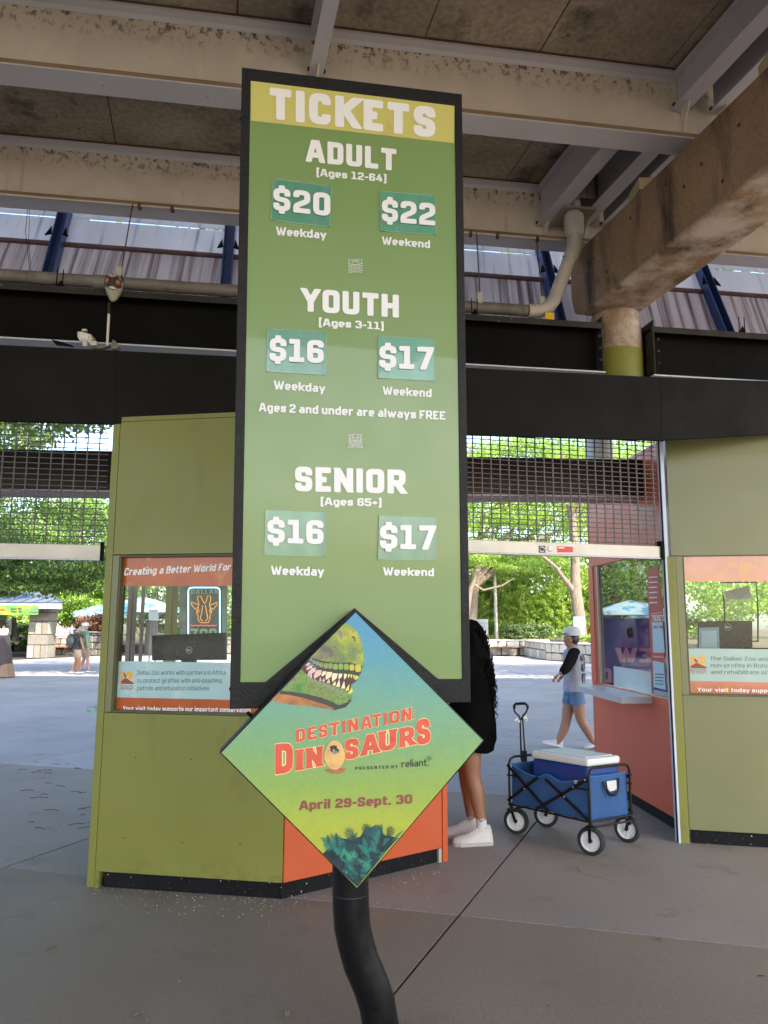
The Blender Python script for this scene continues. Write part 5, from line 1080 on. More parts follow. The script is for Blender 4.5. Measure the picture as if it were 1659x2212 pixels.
MB().tube([op(290, 1740, 5.32), op(290, 1700, 5.32)], .02, 10).build('sensor_cap', CRM, fl_)
MB().bar(op(300, 1975), op(305, 2085), .03, .02).bar(op(410, 1960), op(490, 2060), .02, .02).bar(op(450, 2030), op(580, 2020), .03, .03).build('bracket', CRM, fl_)
tr2 = MB().prism([op(*p) for p in ((400, 2090), (700, 2060), (880, 2060), (690, 2120), (430, 2120))], (0, .05, .002)).prism([op(*p) for p in ((890, 2040), (940, 1920), (1000, 1960), (1080, 2080), (1010, 2140), (900, 2130))], (0, .06, 0)).build('debris', mat('grey rag', (.16, .16, .13), .8, var=.4, vscale=30), bevel=.002)
tag(tr2, 'crumpled grey rag lying on the black ledge at the foot of the owl stick', 'rag')
le = MB().prism([dep(111, 733, 5.2), dep(128, 737, 5.2), dep(157, 746, 5.2), dep(118, 742, 5.2)], (0, .04, 0)).build('debris', BLACK); tag(le, 'curled black scrap on the ledge left of the floodlight', 'scrap')

# ---------------------------------------------------------------- fallen leaves and twig
LFM = [mat('dry leaf %d' % k, c, .7, var=.3, vscale=40) for k, c in enumerate(((.22, .13, .06), (.30, .2, .1), (.14, .09, .05)))]
def floorleaf(px_, py_, s, lab, k, name='fallen_leaf'):
    c = gnd(px_, py_, .004); a = random.uniform(0, 6); mb = MB(); u = Vector((math.cos(a), math.sin(a), 0)); v = Vector((-u.y, u.x, 0))
    pts = [(-1, 0, .1), (-.5, .35, .35), (.1, .42, .5), (.6, .25, .3), (1.05, 0, .1), (.6, -.3, .4), (.1, -.4, .2), (-.5, -.3, .15)]
    vs = [c+u*x*s+v*y*s+Vector((0, 0, z*s)) for x, y, z in pts]+[c+Vector((0, 0, .12*s))]
    mb.add(vs, [(i, (i+1) % 8, 8) for i in range(8)]); n0 = len(mb.v); mb.add([p+Vector((0, 0, .0012)) for p in vs], [((i+1) % 8, i, 8) for i in range(8)])
    o = mb.build(name, LFM[k % 3]); tag(o, lab, 'leaf', 'dry leaves on the concrete floor')
for k, (x, y, s, lab) in enumerate([(112, 2050, .028, 'curled dry leaf on the floor at far left, in front of the left booth'), (620, 2193, .026, 'tan dry leaf on the floor just left of the bent pole'), (295, 2196, .020, 'brown dry leaf at the bottom edge left of the pole'), (1427, 2029, .020, 'pale leaf at lower right, the right one of two lying close together'), (1366, 2026, .013, 'small pale leaf just left of another on the right floor'), (1185, 2173, .012, 'tiny pale scrap of leaf on the floor right of the pole'),
    (1213, 1850, .018, 'tan leaf on the floor in front of the wagon wheels'), (1111, 1855, .016, 'pale leaf beside the floor joint left of the wagon'), (1645, 2110, .02, 'dark leaf at the right edge of the floor'), (1437, 1980, .010, 'tiny leaf right of the wagon near the diagonal joint')]): floorleaf(x, y, s, lab, k)
tw = MB().tube([gnd(1247, 1872, .006), gnd(1255, 1884, .01), gnd(1275, 1889, .006), gnd(1296, 1893, .008), gnd(1330, 1903, .005)], .0028, 5).build('twig', LFM[1]); tag(tw, 'thin pale twig lying under the front wheel of the wagon', 'twig')
mb = MB(); 
for k in range(420):
    r_ = random.random()
    if r_ < .35: c = A.lerp(B, random.random())+Vector((0, -random.random()**2*.35, 0))
    elif r_ < .6: c = B.lerp(C, random.random())+Vector((random.random()**2*.3, -random.random()**2*.2, 0))
    elif r_ < .85: c = N2.lerp(F2, random.random())+Vector((-random.random()**2*.35, 0, 0))
    else: c = Vector((random.uniform(-2.4, 3), random.uniform(2.6, 7), 0))
    s = random.uniform(.002, .006); a = random.uniform(0, 6); u = Vector((math.cos(a), math.sin(a), 0))*s; v = Vector((-u.y, u.x, 0))*random.uniform(.3, .9); h_ = Vector((0, 0, .003+.003*random.random()))
    c.z = .002; mb.add([c-u-v, c+u-v, c+u*.7+v, c-u+v, c+h_], [(0, 1, 4), (1, 2, 4), (2, 3, 4), (3, 0, 4)])
gr = mb.build('floor_litter', mat('pale crumbs', (.32, .26, .19), .9, var=.6, vscale=60)); tag(gr, 'pale crumbs and grit along the booth bases', 'litter', kind='stuff')
mb = MB()
for k in range(26):
    c = gnd(random.uniform(20, 190), random.uniform(1640, 1790), .003); a = random.uniform(-.5, .5); L0 = random.uniform(.04, .16); u = Vector((math.cos(a), math.sin(a), 0))*L0
    mb.tube([c, c+u*.5+Vector((0, .01, .006)), c+u], .0022, 4)
tw = mb.build('pine_straw', mat('dark straw', (.05, .035, .02), .9)); tag(tw, 'thin dark twigs scattered over the plaza left of the olive booth', 'twigs', kind='stuff')

# ---------------------------------------------------------------- people
SK1 = mat('warm skin', (.36, .175, .105), .5, var=.06, vscale=9); SK2 = mat('tan skin', (.24, .115, .065), .48, var=.06, vscale=9); SK3 = mat('light skin', (.50, .28, .19), .5, var=.06, vscale=9)
def skin_mesh(name, m, parent, chains, sub=1, label=None):
    """chains: list of lists of (key, pos, radius); shared keys join; first vertex of every island is its root"""
    bm = bmesh.new(); sl = bm.verts.layers.skin.verify(); V = {}; roots = set()
    for ch in chains:
        prev = None
        for key, p, r in ch:
            if key not in V:
                v = bm.verts.new(p); v[sl].radius = (r, r) if not isinstance(r, tuple) else r; V[key] = v
                if prev is None: v[sl].use_root = True
            v = V[key]
            if prev is not None and bm.edges.get((prev, v)) is None: bm.edges.new((prev, v))
            prev = v
    me = bpy.data.meshes.new(name); bm.to_mesh(me); bm.free(); me.materials.append(m)
    o = link(name, me, parent, label)
    md = o.modifiers.new('skin', 'SKIN'); md.use_smooth_shade = True; md.use_x_symmetry = False
    sb = o.modifiers.new('sub', 'SUBSURF'); sb.levels = sub; sb.render_levels = sub
    return o
def hand(V_, P, d, side, s=1.0, pre='h'):
    """palm and five bent fingers as chains"""
    P = Vector(P); d = Vector(d).normalized(); side = (Vector(side)-d*Vector(side).dot(d)).normalized(); nrm = d.cross(side)
    ch = []
    ch.append([(pre+'p0', P, .022*s), (pre+'p1', P+d*.05*s, .026*s), (pre+'p2', P+d*.085*s, .024*s)])
    for i, (o, L) in enumerate(((-.027, .062), (-.009, .072), (.009, .068), (.026, .054))):
        b = P+d*.075*s+side*o*s; ch.append([(pre+'f%da' % i, b, .0095*s), (pre+'f%db' % i, b+d*L*.5*s+nrm*.008*s, .009*s), (pre+'f%dc' % i, b+d*L*.8*s+nrm*.03*s, .0075*s)])
    b = P+d*.03*s-side*.02*s; ch.append([(pre+'ta', b, .012*s), (pre+'tb', b+d*.03*s-side*.03*s, .010*s), (pre+'tc', b+d*.055*s-side*.032*s+nrm*.012*s, .008*s)])
    return ch
def shoe(name, m, parent, heel, toe, w=.045, h=.10, sole=None, lace=False):
    heel = Vector(heel); toe = Vector(toe); d = (toe-heel); L = d.length; d.normalize(); s = Vector((-d.y, d.x, 0)).normalized(); up_ = s.cross(d)*-1 if s.cross(d).z < 0 else s.cross(d)
    mb = MB(); rings = []; n = 12
    prof = [(0, .72, .62), (.04, .86, .98), (.14, .92, 1.0), (.28, .88, .98), (.40, .86, .86), (.52, .95, .70), (.66, 1.06, .56), (.80, 1.05, .48), (.92, .86, .42), (1, .45, .30)]
    for t_, ww, hh in prof:
        c = heel+d*L*t_; rings.append([c+s*w*ww*math.copysign(abs(math.cos(a))**.75, math.cos(a))*(1-.32*max(0, math.sin(a))) + up_*(h*hh*max(0, math.sin(a))**.8+.012) for a in [k*2*PI/n for k in range(n)]])
    mb.add([q for r in rings for q in r], [(i*n+k, i*n+(k+1) % n, (i+1)*n+(k+1) % n, (i+1)*n+k) for i in range(len(rings)-1) for k in range(n)]+[tuple(range(n)), tuple((len(rings)-1)*n+k for k in range(n))])
    o = mb.build(name, m, parent, smooth=True)
    sm = MB(); pts = []
    for t_, ww in ((-.015, .6), (.03, .9), (.2, 1.0), (.45, .96), (.68, 1.12), (.85, 1.08), (.97, .75), (1.03, .35)): pts.append((t_, ww))
    ring = [heel+d*L*t_+s*w*ww for t_, ww in pts]+[heel+d*L*t_-s*w*ww for t_, ww in pts[::-1]]
    sm.prism([p-up_*.0 for p in ring], up_*.026); sm.build('sole', sole or m, o, bevel=.004)
    if lace:
        for k in range(5):
            c = heel+d*L*(.36+.06*k)+up_*(h*(.97-.085*k)+.006); MB().tube([c-s*w*.45-up_*.012, c, c+s*w*.45-up_*.012], .0038, 5).build('lace', WHITE, o, smooth=True)
    return o
def person(label, Y, J, skin, shirt, pants, scale, group=None, sub=1, R=None, sleeve=.55, leg=.5, shoes=None, name='person', facing=-1, dz=None):
    """J: joint -> (px, py[, dY]); measured on the photograph and laid on the depth Y, with own depth offsets"""
    P = {k: dep(v[0], v[1], Y+(v[2] if len(v) > 2 else 0)) for k, v in J.items()}; s = scale
    base = (P['al']+P['ar'])/2; base.z = 0
    t = thing(name, base, label, 'person', group)
    hd_ = P['head']; nk = P['neck']; ch_ = P['chest']; pv = P['pelvis']; wst = ch_.lerp(pv, .62)
    v = lambda k, p, r: (k, p, r*s)
    fwd = Vector((facing, 0, 0)) if not isinstance(facing, Vector) else facing
    chains = [[v('pv', pv, .125), v('w', wst, .115), v('ch', ch_, .13), v('nk0', ch_.lerp(nk, .75), .085), v('nk', nk, .052), v('hd0', hd_-Vector((0, 0, .055*s))+fwd*.012*s, .076), v('hd1', hd_+Vector((0, 0, .045*s)), .092), v('hd2', hd_+Vector((0, 0, .10*s))-fwd*.012*s, .055)],
              [v('hd0', hd_, .07), v('nose', hd_+fwd*.098*s-Vector((0, 0, .02*s)), .013)],
              [v('hd0', hd_, .07), v('chin', hd_+fwd*.07*s-Vector((0, 0, .095*s)), .022)]]
    for q in 'lr':
        chains += [[v('ch', ch_, .13), v('sh'+q, P['s'+q], .056), v('el'+q, P['e'+q], .040), v('wr'+q, P['w'+q], .026)],
                   [v('pv', pv, .12), v('hp'+q, P['h'+q], .088), v('th'+q, P['h'+q].lerp(P['k'+q], .45), .090), v('kn'+q, P['k'+q], .064), v('cf'+q, P['k'+q].lerp(P['a'+q], .30)-fwd*.012, .069), v('cg'+q, P['k'+q].lerp(P['a'+q], .65), .050), v('an'+q, P['a'+q], .040), v('ft'+q, P['a'+q]+fwd*.03*s-Vector((0, 0, .03*s)), .032)]]
    b = skin_mesh('body', skin, t, chains, sub)
    for q in 'lr':
        d = (P['w'+q]-P['e'+q]).normalized(); hh = hand(None, P['w'+q], d, Vector((0, 1, 0)) if abs(d.y) < .8 else Vector((1, 0, 0)), s, 'h'+q)
        skin_mesh('hand', skin, t, hh, 1)
    # clothes: lofted garments
    lat = Vector((P['sr'].x-P['sl'].x, P['sr'].y-P['sl'].y, 0)); lat = lat.normalized() if lat.length > .05 else Vector((0, 1, 0)); fw = Vector((-lat.y, lat.x, 0))
    def loft(nm, m_, secs, seg=18, wr=.03, seed=0):
        vs = []; nn_ = len(secs)
        for j, (c, rx, ry) in enumerate(secs):
            for k in range(seg):
                a = 2*PI*k/seg; f_ = 1+wr*(math.sin(3*a+j*1.3+seed)+.6*math.sin(5*a-j*2.1)); vs.append(Vector(c)+lat*rx*s*f_*math.cos(a)+fw*ry*s*f_*math.sin(a))
        return MB().add(vs, [(j*seg+k, j*seg+(k+1) % seg, (j+1)*seg+(k+1) % seg, (j+1)*seg+k) for j in range(nn_-1) for k in range(seg)]+[tuple(range(seg)), tuple((nn_-1)*seg+k for k in range(seg))]).build(nm, m_, t, smooth=True)
    sm_ = (P['sl']+P['sr'])/2; up1 = Vector((0, 0, 1))
    loft('shirt', shirt, [(nk-up1*.01, .058, .062), (nk.lerp(sm_, .55)+up1*.01, .10, .082), (sm_+up1*.03, .175, .105), (sm_-up1*.05, .195, .125), (ch_.lerp(wst, .3), .185, .135), (wst, .170, .128), (wst.lerp(pv, .6), .178, .138), (pv-up1*.035, .188, .148)], wr=.018)
    if sleeve > 0:
        for q in 'lr':
            e1 = P['s'+q].lerp(P['e'+q], min(1, sleeve)); MB().tube([P['s'+q].lerp(sm_, .25)+up1*.015, P['s'+q]+up1*.005, P['s'+q].lerp(e1, .5), e1], [.070*s, .072*s, .066*s, .062*s], 12).build('sleeve', shirt, t, smooth=True)
    loft('shorts', pants, [(wst.lerp(pv, .5), .158, .118), (pv, .172, .136), (pv-up1*.07, .170, .138), (pv-up1*.11, .12, .10)], wr=.012)
    for q in 'lr':
        k1 = P['h'+q].lerp(P['k'+q], leg); MB().tube([P['h'+q]+up1*.04, P['h'+q].lerp(k1, .35), P['h'+q].lerp(k1, .7), k1], [.098*s, .104*s, .102*s, .104*s], 14).build('shorts_leg', pants, t, smooth=True)
    return t, P, b
def cap(t, hd_, fwd, s, crown, brim, name='cap'):
    fwd = Vector(fwd).normalized(); mb = MB(); side = Vector((-fwd.y, fwd.x, 0))
    n = 18; rows = [(-.02, .98), (.02, 1.0), (.052, .93), (.078, .74), (.094, .42), (.10, .02)]
    vs = [hd_+Vector((0, 0, (.045+h_)*s))-fwd*.008*s+fwd*.112*s*r*math.cos(2*PI*k/n)+side*.096*s*r*math.sin(2*PI*k/n) for h_, r in rows for k in range(n)]
    mb.add(vs, [(i*n+k, i*n+(k+1) % n, (i+1)*n+(k+1) % n, (i+1)*n+k) for i in range(len(rows)-1) for k in range(n)])
    c = mb.build(name, crown, t, smooth=True)
    b = MB(); pts = [(.085, .07), (.14, .075), (.185, .05), (.20, 0), (.185, -.05), (.14, -.075), (.085, -.07)]
    b.prism([hd_+Vector((0, 0, (.052-.18*(x-.085))*s))+fwd*x*s+side*y*s for x, y in pts], (0, 0, .006*s)); b.build('brim', brim, c)
    return c
DEN = mat('faded denim', (.10, .175, .30), .85, var=.2, vscale=14, dirt=[((.26, .33, .44), 9, .55, .75)], bump=(18, .7, .02)); CHAR = mat('charcoal cotton', (.016, .012, .014), .9, spec=0, var=.1, vscale=20)
LAV = mat('pale jersey cotton', (.33, .32, .38), .9, var=.08, vscale=10, bump=(11, .9, .04)); TAN = mat('tan cotton', (.34, .26, .20), .9, var=.1, vscale=16)
HAIRD = mat('dark brown hair', (.025, .015, .010), .45, bump=(90, .6, .004, (1, 1, .1)))
# walker in a raglan shirt
zz = lambda X, Y: ((1150+X/4.74)/1.15732, (1360+Y/4.74)/1.15732)      # zoom grid used to read the figure
zw = lambda X, Y: ((1080+X/2.592)/1.15732, (1520+Y/2.592)/1.15732)
YW = 10.6
J = dict(head=zw(897, 197), neck=zw(905, 262), chest=zw(915, 330), pelvis=zw(922, 520), sl=(*zw(895, 290), .12), sr=(*zw(925, 285), -.10), el=(*zw(905, 400), .2), wl=(*zw(850, 440), .12), er=(*zw(868, 395), -.22), wr=(*zw(822, 432), -.25),
         hl=(*zw(905, 540), .06), hr=(*zw(935, 540), -.08), kl=(*zw(868, 740), .06), al=(*zw(815, 880), .05), kr=(*zw(965, 735), -.06), ar=(*zw(1065, 900), -.05))
w_, PW, bW = person('person walking left in a white cap with teal brim, dark-sleeved raglan shirt and denim shorts', YW, J, SK1, LAV, DEN, 1.0, sub=2, sleeve=.05, leg=.42)
for q in 'lr':
    sl_ = skin_mesh('sleeve', CHAR, w_, [[('c', PW['chest'].lerp(PW['s'+q], .72)+Vector((0, 0, .05)), .075), ('s', PW['s'+q]+Vector((0, 0, -.005)), .095), ('e', PW['e'+q], .072), ('w', PW['e'+q].lerp(PW['w'+q], .85), .052)]], 2)
cap(w_, PW['head']+Vector((.02, 0, .012)), (-1, -.12, 0), 1.08, mat('white cap twill', (.62, .62, .60), .8, dirt=[((.35, .35, .33), 30, .6, .7)]), flat('teal cap brim', (.03, .16, .22), .7))
MB().ball(PW['head']+Vector((.028, 0, .00)), (.094, .090, .100), 14, 10).build('hair', HAIRD, w_, smooth=True)
MB().ball(PW['head']+Vector((-.012, -.082, -.02)), (.018, .012, .030), 8, 6).build('ear', SK1, w_, smooth=True)
MB().ball(PW['head']+Vector((-.089, -.035, .012)), (.008, .012, .008), 8, 6).build('eye', DK, w_, smooth=True)
MB().tube([PW['head']+Vector((-.10, -.03, .015)), PW['head']+Vector((-.05, -.09, .01)), PW['head']+Vector((0, -.092, .01))], .0035, 5).ball(PW['head']+Vector((-.103, -.035, .008)), (.004, .018, .014), 8, 6).build('glasses', flat('clear glasses', (.6, .6, .6), .1), w_)
# large print on the shirt back
mb = MB(); bc = PW['chest'].lerp(PW['pelvis'], .38)
def onback(x, z): a = math.radians(48-30*x); return bc+Vector((.150*math.cos(a)+.004, -.205*math.sin(a), z-.02))
for pts in ([(-.6, .20), (-.2, .24), (.4, .20), (.8, .13), (.7, .09), (.1, .16), (-.5, .14)], [(-.5, .11), (.5, .12), (.7, .05), (.2, .0), (-.3, .02)], [(-.3, -.02), (.6, .0), (.7, -.05), (.3, -.12), (.0, -.17), (-.2, -.10)]):
    P_ = [onback(a, b) for a, b in pts]; c_ = sum(P_, Vector())/len(P_)*1.0; mb.add([c_]+P_, [(0, i+1, (i+1) % len(P_)+1) for i in range(len(P_))])
mb.build('back_print', flat('faded black print', (.10, .10, .12), .9), w_)
SLP = mat('white canvas slip-on', (.60, .60, .66), .7)
fa = PW['al']; shoe('shoe', SLP, w_, (fa.x+.06, fa.y, .0), (fa.x-.20, fa.y, .055), .042, .085, WHITE)
fb = PW['ar']; shoe('shoe', SLP, w_, (fb.x+.06, fb.y, .05), (fb.x-.15, fb.y, .0), .042, .085, WHITE)

# person in black behind the sign: long curly hair, big black tee, white sneakers
gz = lambda X, Y: ((1080+X/2.592)/1.15732, (1520+Y/2.592)/1.15732)
YG = 6.12
J = dict(head=gz(205, 190), neck=gz(225, 290), chest=gz(235, 400), pelvis=gz(235, 760), sl=(*gz(225, 345), .17), sr=(*gz(235, 345), -.17), el=(*gz(200, 520), .22), wl=(*gz(120, 600), .16), er=(*gz(205, 520), -.22), wr=(*gz(120, 590), -.18),
         hl=(*gz(225, 800), .09), hr=(*gz(245, 810), -.09), kl=(*gz(225, 1110), .09), al=(*gz(262, 1385), .11), kr=(*gz(262, 1100), -.09), ar=(*gz(325, 1405), -.11))
BTEE = mat('black cotton', (.004, .0045, .004), .9, spec=0, var=.2, vscale=5, bump=(7, .6, .03)); BSH = mat('black shorts', (.005, .008, .005), .9, spec=0)
g_, PG, bG = person('person in a big black tee with long curly black hair, half hidden by the sign', YG, J, SK2, BTEE, BSH, 1.0, sub=2, sleeve=.9, leg=.34)
hem = []
cx_, cy_ = PG['pelvis'].x, PG['pelvis'].y
prof = [(1.34, .14, .19), (1.18, .165, .22), (1.0, .172, .23), (.86, .190, .25), (.74, .196, .245), (.675, .182, .23), (.672, .10, .12)]
n = 20; vs = []
for z, rx, ry in prof:
    for k in range(n):
        a = 2*PI*k/n; f_ = 1+.045*math.sin(3*a+z*9)+.03*math.sin(7*a-z*14); vs.append((cx_+.015+rx*f_*math.cos(a), cy_+ry*f_*math.sin(a), z+.015*math.sin(2*a)))
MB().add(vs, [(i*n+k, i*n+(k+1) % n, (i+1)*n+(k+1) % n, (i+1)*n+k) for i in range(len(prof)-1) for k in range(n)]).build('loose_tee', BTEE, g_, smooth=True)
HB = mat('black curly hair', (.003, .0025, .0025), .7, spec=.05)
hb_ = MB()
hc_ = PG['head']
hprof = [(1.685, .02), (1.67, .07), (1.63, .105), (1.55, .13), (1.45, .15), (1.33, .162), (1.2, .155), (1.08, .13), (.98, .08)]
vs = []
for z, r in hprof:
    for k in range(n):
        a = 2*PI*k/n; f_ = 1+.10*math.sin(5*a+z*22)+.07*math.sin(9*a-z*31); vs.append((hc_.x+.055+(1.62-z)*.10+r*.85*f_*math.cos(a), hc_.y+r*f_*math.sin(a), z-.03))
hb_.add(vs, [(i*n+k, i*n+(k+1) % n, (i+1)*n+(k+1) % n, (i+1)*n+k) for i in range(len(hprof)-1) for k in range(n)])
ho = hb_.build('hair', HB, g_, smooth=True)
cl_ = MB()
for k in range(110):
    a = random.uniform(-1.4, 1.4); z0 = random.uniform(1.1, 1.6); r0 = np.interp(z0, [h[0] for h in hprof[::-1]], [h[1] for h in hprof[::-1]])
    p0 = Vector((hc_.x+.055+(1.62-z0)*.10+r0*.84*math.cos(a), hc_.y+r0*math.sin(a), z0)); pts = []
    L0 = random.uniform(.12, .34); amp = random.uniform(.006, .017); ph = random.uniform(0, 6)
    for j in range(14):
        t_ = j/13; pts.append(p0+Vector((.03*t_+amp*math.sin(ph+t_*L0*70), amp*math.cos(ph+t_*L0*70), -L0*t_)))
    cl_.tube(pts, [.006*(1-.75*j/13) for j in range(14)], 4)
cl_.build('curls', HB, ho, smooth=True)
SOCK = mat('white sock', (.50, .50, .51), .9, bump=(120, .4, .001, (1, 1, 3))); SNK = mat('white leather sneaker', (.45, .44, .42), .45, bump=(40, .15, .002))
for q, fh, ft in (('l', (1.0, 0), None), ('r', (1, 0), None)):
    an = PG['a'+q]; z_ = .30 if q == 'r' else .29
    so = skin_mesh('sock', SOCK, g_, [[('a', an.lerp(PG['k'+q], .28), .046), ('b', an.lerp(PG['k'+q], .1), .043), ('c', Vector((an.x, an.y, .10)), .046), ('d', Vector((an.x-.03, an.y, .06)), .042)]], 2)
    # swoosh-like tick on the sock
    c_ = an.lerp(PG['k'+q], .12)+Vector((0, -.052, -.0)); tk = [(-.022, .006), (-.014, -.008), (-.004, -.008), (.024, .012), (-.004, -.001), (-.014, .0)]
    MB().prism([c_+Vector((x, 0, z)) for x, z in tk], (0, .006, 0)).build('tick_mark', BLK, so)
al_, ar_ = PG['al'], PG['ar']; SOLE = flat('grey white sole', (.36, .35, .33), .6)
shoe('sneaker', SNK, g_, (al_.x+.06, al_.y, 0), (al_.x-.235, al_.y-.03, 0), .054, .128, SOLE, True)
shoe('sneaker', SNK, g_, (ar_.x+.07, ar_.y, 0), (ar_.x-.222, ar_.y-.05, 0), .054, .128, SOLE, True)

# couple walking on the plaza
zc = lambda X, Y: (X*.13543, 1252.9+Y*.13543)
def simple(label, Y, J, skin, shirt, pants, **kw): return person(label, Y, J, skin, shirt, pants, 1.0, sub=1, **kw)
J = dict(head=zc(1300, 815), neck=zc(1275, 865), chest=zc(1255, 920), pelvis=zc(1235, 1090), sl=(*zc(1270, 890), .12), sr=(*zc(1285, 890), -.14), el=(*zc(1290, 1000), .2), wl=(*zc(1310, 1090), .1), er=(*zc(1305, 1000), -.22), wr=(*zc(1335, 1105), -.2),
         hl=(*zc(1225, 1130), .08), hr=(*zc(1245, 1130), -.08), kl=(*zc(1220, 1310), .06), al=(*zc(1140, 1465), .06), kr=(*zc(1260, 1310), -.06), ar=(*zc(1240, 1490), -.06))
PAT = mat('patterned black blouse', (.03, .025, .03), .8, dirt=[((.6, .55, .55), 40, .60, .64)])
cw_, PC, _ = simple('person in a wide sun hat with dark backpack and tan shorts, walking right', 26.2, J, SK1, PAT, TAN, sleeve=.3, leg=.62, facing=1)
SUNH = mat('straw grey hat', (.33, .31, .27), .9)
MB().lathe(PC['head']+Vector((0, 0, .06)), (.1, 0, 1), [(.21, -.05), (.215, -.045), (.13, .0), (.105, .02), (.095, .08), (.06, .11), (.01, .115)], 18).build('sun_hat', SUNH, cw_, smooth=True)
MB().ball(PC['chest'].lerp(PC['pelvis'], .3)+Vector((-.22, -.05, 0)), (.15, .16, .25), 12, 10).build('backpack', mat('dark green backpack', (.05, .07, .07), .7), cw_, smooth=True)
for f_, dx in ((PC['al'], -.02), (PC['ar'], .0)): shoe('shoe', mat('grey trainer', (.16, .17, .2), .7), cw_, (f_.x-.08, f_.y, 0), (f_.x+.2, f_.y, 0), .05, .09, WHITE)
J = dict(head=zc(1365, 745), neck=zc(1360, 790), chest=zc(1365, 860), pelvis=zc(1370, 1050), sl=(*zc(1350, 825), .16), sr=(*zc(1370, 825), -.16), el=(*zc(1360, 950), .2), wl=(*zc(1390, 1060), .2), er=(*zc(1385, 950), -.24), wr=(*zc(1405, 1080), -.24),
         hl=(*zc(1360, 1090), .09), hr=(*zc(1380, 1090), -.09), kl=(*zc(1340, 1260), .07), al=(*zc(1280, 1435), .07), kr=(*zc(1400, 1260), -.07), ar=(*zc(1420, 1430), -.07))
cm2, PM, _ = simple('person in a white cap, green tee and khaki shorts beside the one with the backpack', 26.9, J, SK3, flat('sea green tee', (.10, .34, .24), .9), TAN, sleeve=.5, leg=.8, facing=1)
cap(cm2, PM['head'], (1, 0, 0), 1.1, WHITE, WHITE)
for f_ in (PM['al'], PM['ar']): shoe('shoe', mat('grey trainer', (.16, .17, .2), .7), cm2, (f_.x-.08, f_.y, 0), (f_.x+.22, f_.y, 0), .05, .09, WHITE)
# group behind the low wall
def standing(label, x, Y, hgt, skin, top_m, bot_m, lean=0, turn=1, hair=HAIRD, grp='people gathered behind the low stone wall'):
    c = dep(x, 1380, Y); X = c.x; k = hgt/1.7
    def pj(dx, z, dy=0):
        p = Vector((X+dx*k, Y+dy*k, z*k)); d = p-EYEV; cp, sp = math.cos(PITCH), math.sin(PITCH)
        f_ = d.y*cp+d.z*sp; u_ = -d.y*sp+d.z*cp; a = d.x/f_; b = u_/f_; c_, s_ = math.cos(ROLL), math.sin(ROLL); a, b = a*c_+b*s_, -a*s_+b*c_
        return (CX+F*a, CY-F*b, p.y-Y)
    J = dict(head=pj(lean*1.0, 1.58), neck=pj(lean*.85, 1.46), chest=pj(lean*.6, 1.28), pelvis=pj(0, .93), sl=pj(lean*.7-.18, 1.40), sr=pj(lean*.7+.18, 1.40), el=pj(lean*.8-.24, 1.14, -.05), wl=pj(lean-.12, .98, -.2), er=pj(lean*.8+.24, 1.14, -.05), wr=pj(lean+.14, .98, -.2),
             hl=pj(-.09, .90), hr=pj(.09, .90), kl=pj(-.10, .50), al=pj(-.10, .09), kr=pj(.10, .50), ar=pj(.10, .09))
    t, P, b = simple(label, Y, J, skin, top_m, bot_m, group=grp, sleeve=.5, leg=.5, facing=turn)
    MB().ball(P['head']+Vector((0, .02, .025)), (.10, .10, .115), 10, 8).build('hair', hair, t, smooth=True)
    for f_ in (P['al'], P['ar']): shoe('shoe', WHITE, t, (f_.x, f_.y+.1, 0), (f_.x, f_.y-.18, 0), .05, .09)
    return t
standing('person in white tee and dark cap, leftmost of the group behind the wall', 122, 46.5, 1.74, SK3, WHITE, TAN, hair=CHAR)
standing('person in lilac top and blue shorts seen from behind at the low wall', 131, 45.2, 1.55, SK3, flat('lilac top', (.46, .30, .62), .9), flat('bright blue shorts', (.06, .14, .45), .9), lean=.08)
standing('person in grey tee leaning at the wall, right of the one in lilac', 142, 46.0, 1.5, SK1, flat('grey tee', (.22, .22, .27), .9), CHAR, lean=-.05)
standing('person in a blue and white striped top, rightmost upright figure behind the low wall', 152, 46.4, 1.62, SK3, mat('striped blue top', (.08, .14, .42), .9, dirt=[((.7, .7, .75), 3, .48, .52, (6, 6, .2))]), flat('pale blue shorts', (.35, .5, .7), .9), lean=.04)
standing('person with reddish hair partly hidden behind the couple by the low wall', 166, 46.8, 1.5, SK3, flat('dusty pink top', (.45, .25, .25), .9), TAN, hair=mat('auburn hair', (.16, .05, .03), .6))
standing('person at the far left edge beside the kiosk, partly cut by the picture', 6, 37.0, 1.6, SK1, flat('pale tee', (.6, .6, .62), .9), mat('blue jeans', (.05, .1, .22), .9), grp=None)

